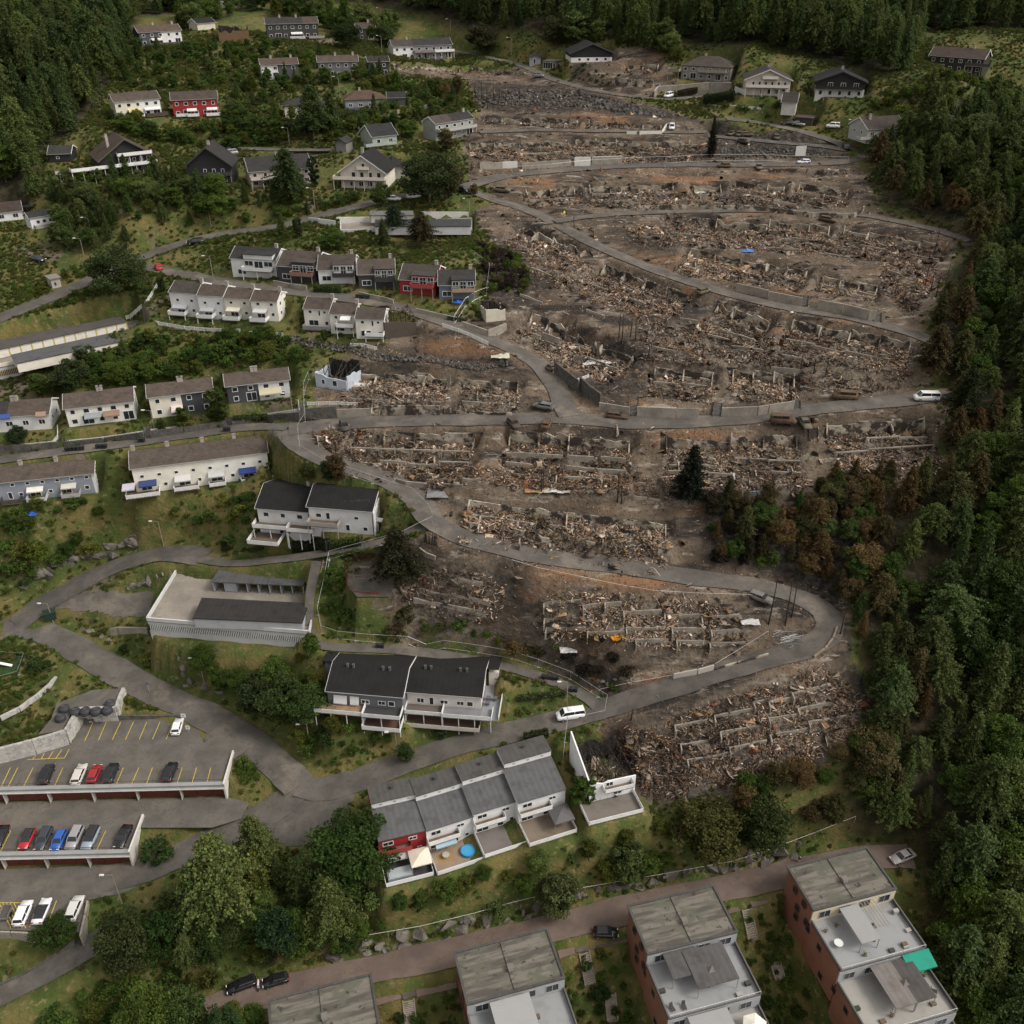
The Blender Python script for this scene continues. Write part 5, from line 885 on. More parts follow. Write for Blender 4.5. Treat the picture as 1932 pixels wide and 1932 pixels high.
# ------------------------------------------------------------------ walls along plots
def rwall(label, pts, h, mat="concrete", th=0.3, Zs=None, color=None, drop=2.0, cat="wall", name="retaining_wall", cope=None, group=None):
    """wall panels along photo points (base of wall, or top at levels Zs)"""
    P = []
    for q, v in enumerate(pts):
        if Zs is not None: z = Zs[q] if isinstance(Zs, (list, tuple)) else Zs; p = onZ(v, z); P.append(Vector((p.x, p.y, z)))
        else: p = G(v); P.append(Vector((p.x, p.y, p.z+(h[q] if isinstance(h, (list, tuple)) else h))))
    o = P[0]; T = thing(name, label, cat, (o.x, o.y, o.z), 0, group)
    for a, b in zip(P[:-1], P[1:]):
        d = Vector((b.x-a.x, b.y-a.y, 0)); n = max(1, int(d.length/4.5)); d.normalize(); q = Vector((-d.y, d.x, 0))*th/2
        for s in range(n):
            A = a.lerp(b, s/n)-o; B = a.lerp(b, (s+1)/n)-o; A = A+d*0.01; B = B-d*0.01; hh = (h if not isinstance(h, (list, tuple)) else max(h))+drop
            if s == n-1 and (b-P[-1]).length > 0.01: B = B-d*th*0.5
            mb = MB(); mb.hexa([A-q-Vector((0,0,hh)), B-q-Vector((0,0,hh)), B+q-Vector((0,0,hh)), A+q-Vector((0,0,hh))], [A-q, B-q, B+q, A+q]); w = mb.build("wall_panel", mat, T, color)
            if cope:
                mb = MB(); q2 = q*1.3; mb.hexa([A-q2+Vector((0,0,.003)), B-q2+Vector((0,0,.003)), B+q2+Vector((0,0,.003)), A+q2+Vector((0,0,.003))], [A-q2+Vector((0,0,.12)), B-q2+Vector((0,0,.12)), B+q2+Vector((0,0,.12)), A+q2+Vector((0,0,.12))]); mb.build("coping", "plain", w, cope)
    return T, P
sheet("bin_plaza", [(72,1386),(118,1378),(140,1334),(215,1332),(230,1299),(175,1302),(107,1328),(97,1356)], 25.4, "lot", 0.06, label="raised plaza holding the waste domes")
def granite(label, pts, Zt, hh, rows):
    P = [onZ(v, Zt) for v in pts]; o = P[0]; T = thing("granite_wall", label, "wall", (o.x, o.y, Zt))
    for a, b in zip(P[:-1], P[1:]):
        d = Vector((b.x-a.x, b.y-a.y, 0)); Ln = d.length; d.normalize(); q = Vector((-d.y, d.x, 0))
        for r in range(rows):
            x = -random.uniform(0, .8) if r % 2 else 0.0; bh = hh/rows
            while x < Ln:
                w = random.uniform(1.2, 2.0); x0 = max(x, 0.0); x1 = min(x+w, Ln)
                if x1-x0 > 0.2:
                    j = random.uniform(-.05,.05); A = a-o+d*(x0+.02)+q*j; B = a-o+d*(x1-.02)+q*j; z1 = -r*bh-0.015; z0 = -(r+1)*bh+0.015; e = q*0.3
                    mb = MB(); mb.hexa([A-e+Vector((0,0,z0)),B-e+Vector((0,0,z0)),B+e+Vector((0,0,z0)),A+e+Vector((0,0,z0))],[A-e+Vector((0,0,z1)),B-e+Vector((0,0,z1)),B+e+Vector((0,0,z1)),A+e+Vector((0,0,z1))]); mb.build("stone","granite",T)
                x += w
    return T
granite("pale granite block wall zigzagging around the waste plaza", [(-30,1418),(60,1396),(122,1377),(148,1336),(217,1333),(233,1297)], 25.9, 3.6, 7)
granite("row of granite kerb blocks along the playground bend", [(0,1352),(35,1335),(70,1310),(95,1288),(112,1270),(115,1256)], 25.0, 0.9, 1)
rwall("dark wall behind the upper stalls", [(148,1360),(220,1355),(352,1354)], 0.7, "blockwall")
for q, (x, y) in enumerate([(115,1366),(122,1349),(143,1355),(162,1354),(182,1354),(203,1352),(209,1340)]):
    p = onZ((x, y-8), 25.4); T = thing("waste_dome", "dark domed underground waste container on raised plaza", "container", (p.x, p.y, 25.44), 0, "domed waste containers on the plaza")
    mb = MB(); n = 14; prof = [(1.0,0),(1.0,0.7),(0.92,0.85),(0.6,1.05),(0.0,1.15)]
    for (r_, z_) in prof: mb.v += [(r_*math.cos(2*math.pi*k/n), r_*math.sin(2*math.pi*k/n), z_) for k in range(n)]
    mb.f = [(r_*n+k, r_*n+(k+1)%n, (r_+1)*n+(k+1)%n, (r_+1)*n+k) for r_ in range(4) for k in range(n)]; mb.build("dome","plain",T,(0.035,0.036,0.04),True)
    MB().box(-.35,.35,-.3,.3,1.1,1.2).build("hatch","plain",T,(0.06,0.06,0.065))
rwall("low pale wall at the edge of lowest parking lot", [(-60,1756),(20,1758),(90,1762)], 0.4, "concrete", Zs=16.5)
rwall("pale retaining wall at the corner of lowest parking lot", [(165,1699),(160,1725),(151,1765)], 2.5, "concrete", Zs=16.7)
rwall("dark path wall beside the lower left road", [(-40,1880),(60,1832),(110,1800),(140,1775)], 0.4, "blockwall")
# ------------------------------------------------------------------ garage complexes
def deckbox(label, Vs, Z, down, name="parking_garage", mat="deckconcrete", slat=None, par=0.7, parc=(0.5,0.5,0.49), pdrop=2.3):
    P = [onZ(v, Z) for v in Vs]; o = P[0]; T = thing(name, label, "garage", (o.x, o.y, Z)); q = [(p.x-o.x, p.y-o.y) for p in P]
    MB().prism(q, -down, -0.3).build("wall", "plain", T, (0.42,0.42,0.42)); MB().prism(q, -0.297, 0).build("deck_slab", mat, T)
    pad([(p.x, p.y) for p in P], Z-pdrop, 0.8, 0.6)
    n = len(q)
    for i_ in range(n):
        a, b = Vector((*q[i_], 0)), Vector((*q[(i_+1) % n], 0)); d = (b-a).normalized(); e = Vector((-d.y, d.x, 0))*0.14
        if par and i_ in par: MB().hexa([a+e*-1, b-e, b+e, a+e], [a-e+Vector((0,0,.8)), b-e+Vector((0,0,.8)), b+e+Vector((0,0,.8)), a+e+Vector((0,0,.8))]).build("parapet", "plain", T, parc)
    if slat:
        i_, sc = slat; a, b = Vector((*q[i_], 0)), Vector((*q[(i_+1) % n], 0)); d = (b-a).normalized(); nn = Vector((d.y, -d.x, 0)); Ln = (b-a).length
        mb = MB(); mb.hexa([a+nn*.03+Vector((0,0,-2.2)), b+nn*.03+Vector((0,0,-2.2)), b+Vector((0,0,-2.2)), a+Vector((0,0,-2.2))], [a+nn*.03+Vector((0,0,-.9)), b+nn*.03+Vector((0,0,-.9)), b+Vector((0,0,-.9)), a+Vector((0,0,-.9))]); mb.build("vent_opening", "plain", T, (0.02,0.02,0.02))
        mb = MB(); k = 0.3
        while k < Ln-.3:
            A = a+d*k; B = a+d*(k+.17); mb.hexa([A+nn*.1+Vector((0,0,-2.2)), B+nn*.1+Vector((0,0,-2.2)), B+nn*.035+Vector((0,0,-2.2)), A+nn*.035+Vector((0,0,-2.2))], [A+nn*.1+Vector((0,0,-.9)), B+nn*.1+Vector((0,0,-.9)), B+nn*.035+Vector((0,0,-.9)), A+nn*.035+Vector((0,0,-.9))]); k += .36
        s = mb.build("slats", "plain", T, sc); s["kind"] = "stuff"
    return T, P
TF, PF = deckbox("concrete parking deck with parapet and slatted front, mid-left", [(278,1171),(584,1196),(607,1078),(336,1076)], 36.0, 8, slat=(0, (0.55,0.55,0.53)), par=(0,1,3))
FW = [PF[0], PF[1], PF[1]+Vector((0.4,-3.2,0)), PF[0]+Vector((0.4,-3.2,0))]; pad([(p.x, p.y) for p in FW], 32.3, .9, .0)
def carport(label, FL, FR, BR, BL, Z, roofc, h, bays, mat="felt", wallc=(0.3,0.32,0.35), open_=True, front=False):
    P = [onZ(v, Z) for v in (FL, FR, BR, BL)]; o = P[0]; T = thing("garage_block", label, "garage", (o.x, o.y, Z-h)); q = [(p.x-o.x, p.y-o.y) for p in P]
    MB().prism(q, h-0.2, h).build("roof", mat, T, roofc)
    f0, f1, b1, b0 = [Vector((*x, 0)) for x in q]; d = (f1-f0).normalized(); e = ((b0-f0)+(b1-f1)).normalized()
    a0, a1 = b0-e*2.2, b1-e*2.2
    MB().prism([(x.x, x.y) for x in (a0+d*.15, a1-d*.15, b1-d*.15-e*.15, b0+d*.15-e*.15)], 0, h-.2).build("wall", "plain", T, wallc)
    Ln = (f1-f0).length
    for k in range(bays+1):
        p = f0+d*(.2+(Ln-.4)*k/bays)+e*.3; p2 = a0.lerp(a1, max(.02,min(.98,k/bays)))
        mb = MB(); s = d*.1; mb.hexa([p-s, p+s, p2+s, p2-s], [x+Vector((0,0,h-.2)) for x in (p-s, p+s, p2+s, p2-s)]); mb.build("pillar", "plain", T, wallc)
    if front: MB().hexa([f0+d*.2+e*.15, f1-d*.2+e*.15, f1-d*.2+e*.29, f0+d*.2+e*.29], [x+Vector((0,0,h-.2)) for x in (f0+d*.2+e*.15, f1-d*.2+e*.15, f1-d*.2+e*.29, f0+d*.2+e*.29)]).build('front_wall', 'plain', T, wallc)
    for k in range(bays):
        if not open_ or k in (1,):
            A = f0+d*(.35+(Ln-.4)*k/bays)+e*.35; B = f0+d*(.05+(Ln-.4)*(k+1)/bays)+e*.35; MB().hexa([A, B, B+e*.08, A+e*.08], [x+Vector((0,0,h-.25)) for x in (A, B, B+e*.08, A+e*.08)]).build("garage_door", "paint", T, (0.62,0.6,0.54) if not open_ else wallc)
    return T
carport("grey-roofed garage row with open bays on the concrete deck", A02(1592,527), A12(356,556), A12(400,432), A02(1665,404), 38.6, (0.075,0.077,0.08), 2.5, 8)
carport("white-topped electrical box garage at the deck's corner", A12(372,508), A12(490,512), A12(505,438), A12(398,434), 38.7, (0.55,0.53,0.49), 2.6, 1, open_=False)
carport("dark-roofed garage row along the front of the concrete deck", A02(1452,802), A12(350,837), A12(400,687), A02(1522,646), 38.4, (0.03,0.028,0.027), 2.3, 7, wallc=(0.38,0.39,0.41), front=True)
TJ, PJ = deckbox("long cream garage terrace with timber slats at the left edge", [A01(-60,850), A01(1130,612), A01(1040,480), A01(-60,640)], 64.0, 6.5, slat=(0, (0.42,0.33,0.18)), par=(0,), parc=(0.62,0.58,0.5))
carport("brown-roofed row of white garage doors with yellow frames", A01(-30,708), A01(958,492), A01(905,455), A01(-30,640), 66.4, (0.075,0.066,0.062), 2.3, 12, wallc=(0.55,0.42,0.1), open_=False)
carport("grey-roofed garage row in front of the white garage doors", A01(118,812), A01(1108,602), A01(1042,535), A01(78,745), 66.4, (0.085,0.087,0.09), 2.3, 12, wallc=(0.62,0.58,0.5), front=True)
TM, PM = deckbox("white hillside garage with slatted front above the six-house row", [A10(640,1755), A10(1630,1735), A10(1632,1640), A10(640,1690)], 80.0, 5.2, slat=(0, (0.1,0.1,0.1)), par=(0,3), parc=(0.5,0.5,0.49))
carport("dark-roofed garage block on the white hillside garage", A10(893,1708), A10(1624,1706), A10(1622,1652), A10(900,1655), 82.3, (0.045,0.046,0.05), 2.3, 8, wallc=(0.5,0.5,0.49), front=True)
carport("low grey garage behind the dark-roofed garage block", A10(858,1622), A10(1190,1622), A10(1185,1590), A10(862,1590), 83.2, (0.14,0.14,0.135), 2.2, 4, wallc=(0.42,0.42,0.41), open_=False)
rwall("white wall curving along the upper road beside hillside garage", [A10(400,1680), A10(480,1690), A10(600,1705)], 1.4, "plain", color=(0.5,0.5,0.48)); rwall("white roadside wall left of the low grey garage", [A10(610,1672), A10(860,1670)], 1.2, "plain", color=(0.55,0.54,0.5)); rwall("long pale wall right of the low grey garage", [A10(1250,1630), A10(1605,1632)], 1.2, "plain", color=(0.45,0.44,0.42))
FENCE_W = (0.66,0.66,0.63)
rwall("block wall below the striped-awning garden", [A01(-40,1500), A01(250,1488), A01(455,1470)], 2.2, "blockwall"); rwall("long dark block wall below the rust-awning garden", [A01(500,1478), A01(800,1445), A01(1095,1405)], 2.4, "blockwall"); rwall("dark block wall below the cream and charcoal house", [A01(1145,1395), A01(1400,1368), A01(1720,1315)], 2.4, "blockwall"); rwall("grey wall below the yellow-awning house garden", [A01(1760,1318), A11(90,1268), A11(335,1248)], 2.2, "blockwall")
rwall("dark patterned block wall beside the burnt blue-grey house", [A11(385,1240), A11(612,1222)], 2.8, "blockwall"); rwall("concrete road wall right of the patterned block wall", [A11(615,1222), A11(870,1212)], 2.0, "concrete"); rwall("concrete road wall between two burnt stairways", [A11(955,1200), A11(1180,1198), A11(1390,1200)], 2.2, "scorched"); rwall("low concrete edge wall along the burnt plot before the fork", [A11(1480,1192), A11(1932,1210)], 0.8, "scorched")
def picket(label, pts, h=0.9, zoff=0.0, color=FENCE_W, step=0.32, Zs=None, rails=True, name="picket_fence"):
    P = []
    for q, v in enumerate(pts):
        if Zs is None: p = G(v); P.append(Vector((p.x, p.y, p.z+zoff)))
        else: P.append(onZ(v, Zs[q] if isinstance(Zs, (list, tuple)) else Zs))
    o = P[0]; T = thing(name, label, "fence", o); mbp = MB()
    for a, b in zip(P[:-1], P[1:]):
        d = b-a; Ln = d.length; u = d.normalized(); f = Vector((u.x, u.y, 0)).normalized(); e = Vector((-f.y, f.x, 0))*.02
        for k in range(int(Ln/2.4)+1):
            c = a-o+u*min(k*2.4, Ln-.1); MB().box(c.x-.05,c.x+.05,c.y-.05,c.y+.05,c.z-.3,c.z+h+.05).build("post","plain",T,color)
        mb = MB()
        for zz in (.25, h-.15): A = a-o+Vector((0,0,zz)); B = b-o+Vector((0,0,zz)); mb.hexa([A-e,B-e,B+e,A+e],[x+Vector((0,0,.1)) for x in (A-e,B-e,B+e,A+e)])
        mb.build("rail","plain",T,color)
        k = 0.0
        while k < Ln:
            c = a-o+u*k+e*2; x = f*.09; mbp.hexa([c-x-e, c+x-e, c+x+e*.2, c-x+e*.2], [y+Vector((0,0,h)) for y in (c-x-e, c+x-e, c+x+e*.2, c-x+e*.2)]); k += step
    s = mbp.build("pickets","plain",T,color); s["kind"] = "stuff"; return T
picket("white picket fence on wall below the rust-awning garden", [A01(520,1418), A01(800,1390), A01(1095,1345)], 0.9, 0.0); picket("white picket fence below the cream and charcoal house", [A01(1145,1335), A01(1390,1305)], 0.9); picket("white fence along the striped-awning garden", [A01(-40,1470), A01(240,1440), A01(400,1425), A01(440,1380), A01(440,1300)], 0.9); picket("white picket fence around the yellow-awning garden", [A11(95,1215), A11(330,1180), A11(322,1110)], 0.9)
picket("long curved white fence in front of the stepped terrace", [A01(1060,480), A01(1200,525), A01(1400,560), A01(1600,575), A01(1820,580)], 1.0); picket("short white picket fence below lowest stepped terrace house", [A01(1875,590), A11(40,598), A11(210,605)], 0.8); picket("white picket fence on patterned block wall", [A11(390,1130), A11(610,1126), A11(770,1135)], 0.9); picket("white fence below half-burnt white row", [A11(715,685), A11(820,690), A11(915,715)], 0.9); picket("white fence down the stair beside stepped terrace", [A01(1195,225), A01(1110,360), A01(985,470), A01(950,480)], 1.0)
picket("long white roadside fence above the scorched lawn", [A11(1410,540), A11(1530,580), A11(1640,625), A11(1755,680)], 1.0, name="road_fence"); rwall("grey wall along the road right of the six-house row", [A11(1210,432), A11(1380,470), A11(1520,500)], 1.2, "concrete"); rwall("grey garden walls below third and fourth houses", [A11(780,310), A11(950,345), A11(1040,370)], 1.3, "concrete"); rwall("timber-topped wall below the second house", [A11(135,225), A11(260,250), A11(385,265)], 1.4, "concrete")
rwall("concrete bend wall below the burnt gravel garden", [A11(1560,545), A11(1750,610), A11(1890,555)], 1.6, "concrete")
rwall("charcoal retaining wall with pickets at the road fork", [A21(320,890), A21(420,970), A21(500,1035)], 3.0, "blockwall"); picket("white picket fence on the charcoal wall at the road fork", [A21(370,885), A21(480,960), A21(580,925)], 0.8, 0.2); rwall("second charcoal retaining wall below the scorched lawn", [A21(510,1010), A21(580,1080), A21(665,1140)], 3.2, "blockwall"); picket("white picket fence above the second charcoal wall", [A21(512,985), A21(590,1030), A21(668,1075)], 0.8, 0.2)
rwall("concrete wall along main road left of the white-railed stair", [A21(655,1170), A21(885,1205)], 2.0, "concrete"); rwall("concrete wall along main road under white pickets", [A21(940,1215), A21(1240,1228), A21(1400,1228)], 2.4, "concrete"); picket("white picket fence on the main road's concrete wall", [A21(945,1165), A21(1240,1170)], 0.8, 0.1); rwall("pale concrete wall along main road right of the dark stair", [A21(1575,1218), A21(1850,1208), A31(0,1195), A31(190,1165)], 2.2, "concrete")
rwall("concrete wall with rust stains along the burnt gravel road", [A31(0,335), A31(250,382)], 2.2, "concrete"); rwall("long concrete wall along the burnt gravel road, lower end", [A31(370,410), A31(560,445), A31(750,490), A31(805,492)], 2.6, "concrete"); rwall("concrete wall at the upper end of the burnt gravel road", [A21(1690,265), A21(1932,320)], 2.0, "concrete")
rwall("white garage-front wall below the upper burnt row", [A20(470,1252), A20(592,1250)], 2.6, "plain", color=(0.5,0.49,0.46)); rwall("concrete wall with pale top below the upper burnt row", [A20(600,1248), A20(828,1240)], 2.4, "concrete", cope=(0.5,0.48,0.44)); rwall("grey concrete wall left of the white garage front", [A20(75,1278), A20(270,1262), A20(445,1250)], 1.8, "concrete"); rwall("concrete wall by the upper road bend", [A10(1690,1275), A10(1860,1270)], 1.8, "concrete"); rwall("white wall panel at the upper road bend", [A10(1860,1268), A20(40,1262)], 1.8, "plain", color=(0.5,0.5,0.48))
rwall("white angled wall by the burnt parking bay", [A20(865,1012), A20(940,1012)], 0.8, "plain", color=(0.55,0.53,0.5)); rwall("white wall around the burnt terrace end", [A20(962,1014), A20(1130,1010), A20(1165,955)], 0.9, "plain", color=(0.55,0.53,0.5)); rwall("grey curved wall in front of the taupe house", [A20(1070,735), A20(1100,700), A20(1250,690), A20(1490,668), A20(1650,672)], 2.0, "concrete", cope=(0.4,0.38,0.36)); rwall("scorched retaining wall under the single burnt house", [A20(775,640), A20(950,655), A20(1065,660)], 2.4, "scorched"); rwall("white stair wall of the cream chalet", [A20(1680,690), A20(1760,720)], 1.6, "plain", color=(0.55,0.53,0.5))
rwall("dark stone wall along the branch road", [A20(940,1585), A20(1130,1582), A20(1320,1580), A20(1560,1583)], 1.2, "scorched"); rwall("dark stone wall at branch road's right part", [A20(1600,1585), A30(0,1600), A30(330,1640), A30(640,1650), A30(720,1590)], 1.3, "scorched"); rwall("pale garden edge wall right of the cream chalet", [A30(-320,800), A30(-180,815), A30(-50,820)], 0.5, "plain", color=(0.5,0.5,0.48))
rwall("brown wall with railing under the upper road", [A30(0,1300), A30(220,1300)], 1.0, "scorched"); rwall("rust-brown retaining wall by the news car", [A30(285,1310), A30(480,1320), A30(610,1310)], 1.4, "scorched")
rwall("long concrete plinth wall around the burnt bend", [A11(325,1470), A11(500,1560), A11(700,1620), A11(900,1680), A11(1130,1745), A11(1290,1760)], 1.4, "concrete")
rwall("pale corner wall below the wide burnt field", [A22(1215,1262), A22(1400,1228), A22(1520,1195)], 1.3, "plain", color=(0.42,0.39,0.35)); rwall("brown wall continuing beside the hairpin", [A22(1530,1198), A22(1700,1150), A22(1932,1085)], 0.6, "scorched"); rwall("timber edge beam at the outer hairpin", [A32(345,1100), A32(430,1040), A32(490,960), A32(518,880)], 0.5, "wood")
rwall("blue-grey garden wall at the forest's burnt edge", [A21(1680,1845), A21(1932,1815)], 1.6, "plain", color=(0.25,0.27,0.3)); rwall("white side wall of the burnt forest garden", [A21(1665,1690), A21(1690,1840)], 1.6, "plain", color=(0.4,0.42,0.44))
rwall("grey concrete wall left of parking garage ramp", [A02(840,930), A02(900,915), A02(1120,920)], 1.6, "concrete"); rwall("low wall strip beside the scorched lawn's stones", [A12(1235,290), A12(1290,330), A12(1355,355)], 0.7, "concrete")
rwall("grey retaining wall in the garden below hip roof", [A10(1065,865), A10(1200,845), A10(1370,800)], 1.4, "concrete")
# ------------------------------------------------------------------ burnt rows
PAL = np.array([[1.34,1.13,.96]])*np.array([[0.33,0.30,0.265],[0.19,0.172,0.155],[0.25,0.18,0.115],[0.16,0.065,0.03],[0.035,0.03,0.027],[0.31,0.235,0.11],[0.50,0.48,0.45],[0.10,0.08,0.065]])
PW = {'n':[.12,.15,.15,.06,.30,.02,.08,.12], 'bright':[.22,.11,.13,.06,.21,.08,.16,.03], 'ash':[.20,.19,.13,.05,.24,.02,.10,.07], 'dark':[.06,.14,.10,.05,.42,.02,.06,.15], 'soil':[.10,.14,.22,.16,.12,.02,.01,.23]}
def rubble_mesh(name, poly, n, pal='n', scale=1.0, mound=0.6, seed=0):
    r = np.random.default_rng(seed+len(poly)*17+n)
    xs = np.array([p[0] for p in poly]); ys = np.array([p[1] for p in poly]); pts = []
    need = n
    while need > 0:
        X = r.uniform(xs.min(), xs.max(), need*3); Y = r.uniform(ys.min(), ys.max(), need*3); ins = np.zeros(X.shape, bool); m = len(poly)
        for i in range(m):
            ax, ay, bx, by = xs[i], ys[i], xs[(i+1) % m], ys[(i+1) % m]; ins ^= ((ay > Y) != (by > Y)) & (X < (bx-ax)*(Y-ay)/((by-ay) if by != ay else 1e-9)+ax)
        keep = np.nonzero(ins & (np.sin(X*0.9+seed)+np.sin(Y*1.1+X*.37)+r.uniform(-1.2,1.6,X.shape) > -0.5))[0][:need]; pts.append(np.stack([X[keep], Y[keep]], 1)); need -= len(keep)
        if len(keep) == 0: break
    P = np.concatenate(pts); dr = DROAD[np.clip(((P[:,1]-Y0)/GS).astype(int),0,NY-1), np.clip(((P[:,0]-X0)/GS).astype(int),0,NX-1)]; P = P[dr > r.exponential(.7,len(P))*-1+.3]; n = len(P)
    kind = r.choice(3, n, p=[.46,.30,.24]); s = r.lognormal(-2.05, .55, n)*scale
    dim = np.stack([s, s*r.uniform(.5,1,n), s*r.uniform(.3,.7,n)], 1)
    k = kind == 1; dim[k] = np.stack([r.uniform(.2,.9,k.sum()), r.uniform(.12,.4,k.sum()), np.full(k.sum(), .03)], 1)*scale
    k = kind == 2; dim[k] = np.stack([r.uniform(.6,2.6,k.sum()), r.uniform(.04,.11,k.sum()), r.uniform(.04,.1,k.sum())], 1)*scale
    k = r.uniform(0,1,n) < .018; dim[k] = np.stack([r.uniform(1.0,2.4,k.sum()), r.uniform(.6,1.3,k.sum()), np.full(k.sum(), .04)], 1)
    cube = np.array([[-1,-1,-1],[1,-1,-1],[1,1,-1],[-1,1,-1],[-1,-1,1],[1,-1,1],[1,1,1],[-1,1,1]])*.5
    V = cube[None]*dim[:, None, :]*(1+r.uniform(-.28,.28,(n,8,3)))
    a = r.uniform(0, 6.283, n); b = r.normal(0, .45, n); c = r.normal(0, .35, n)
    ca, sa, cb, sb, cc, sc_ = np.cos(a), np.sin(a), np.cos(b), np.sin(b), np.cos(c), np.sin(c)
    z0 = np.zeros(n); o1 = np.ones(n)
    Rz = np.stack([np.stack([ca,-sa,z0],1),np.stack([sa,ca,z0],1),np.stack([z0,z0,o1],1)],1); Ry = np.stack([np.stack([cb,z0,sb],1),np.stack([z0,o1,z0],1),np.stack([-sb,z0,cb],1)],1); Rx = np.stack([np.stack([o1,z0,z0],1),np.stack([z0,cc,-sc_],1),np.stack([z0,sc_,cc],1)],1)
    V = np.einsum('nij,nkj->nki', Rz@Ry@Rx, V)
    zz = hz(P[:,0], P[:,1])+mound*np.clip(np.sin(P[:,0]*.8+seed)*np.sin(P[:,1]*.9+seed*.7)+.3, 0, 1)*r.uniform(.2,1,n)+dim[:,2]*.2
    V += np.concatenate([P, zz[:,None]], 1)[:, None, :]
    me = bpy.data.meshes.new(name); me.vertices.add(n*8); me.vertices.foreach_set("co", V.astype(np.float32).ravel())
    F = np.array([[4,5,6,7],[0,1,5,4],[1,2,6,5],[2,3,7,6],[3,0,4,7]]); q = (F[None]+np.arange(n)[:,None,None]*8).reshape(-1,4)
    me.loops.add(q.size); me.loops.foreach_set("vertex_index", q.ravel().astype(np.int32)); me.polygons.add(len(q)); me.polygons.foreach_set("loop_start", (np.arange(len(q))*4).astype(np.int32)); me.update(calc_edges=True)
    # colours drift in patches, like the sorted remains of one room
    w = np.array(PW[pal]); ci = r.choice(8, n, p=w/w.sum()); px, py = P[:,0], P[:,1]; soot = .86+.34*np.sin(px*.31+seed)*np.sin(py*.43+seed*1.7)+.2*np.sin(px*.13+py*.17+seed)+.12*np.sin(px*1.3)*np.sin(py*1.1); col = PAL[ci]*r.uniform(.55,1.25,(n,1))*np.clip(soot,.3,1.25)[:,None]
    at = me.attributes.new("tone", 'FLOAT_COLOR', 'POINT'); cc4 = np.ones((n*8,4), np.float32); cc4[:, :3] = np.repeat(col, 8, 0); at.data.foreach_set("color", cc4.ravel())
    me.materials.append(MATS["rubble"]); return me
RUB = []   # deferred: rubble lies on the finished ground
def jag_wall(mb, a, b, h0, h1, th, jag, drop=0.8, seed=0):
    """wall from a to b (Vectors, base), uneven broken top"""
    d = Vector((b.x-a.x, b.y-a.y, 0)); Ln = d.length; d.normalize(); q = Vector((-d.y, d.x, 0))*th/2; n = max(2, int(Ln/0.9)); tops = []
    cur = 0
    for i in range(n+1):
        if random.random() < 0.45: cur = -abs(random.gauss(0, jag))
        tops.append(h0+(h1-h0)*i/n+cur)
    vs = []
    for i in range(n+1):
        c = a.lerp(b, i/n); tz = max(tops[i], 0.1)
        vs += [c-q-Vector((0,0,drop)), c+q-Vector((0,0,drop)), c-q+Vector((0,0,tz)), c+q+Vector((0,0,tz))]
    fs = []
    for i in range(n):
        o = i*4; p = o+4; fs += [(o,p,p+2,o+2), (p+1,o+1,o+3,p+3), (o+2,p+2,p+3,o+3), (o+1,p+1,p,o)]
    fs += [(0,2,3,1), (n*4, n*4+1, n*4+3, n*4+2)]; mb.add(vs, fs)
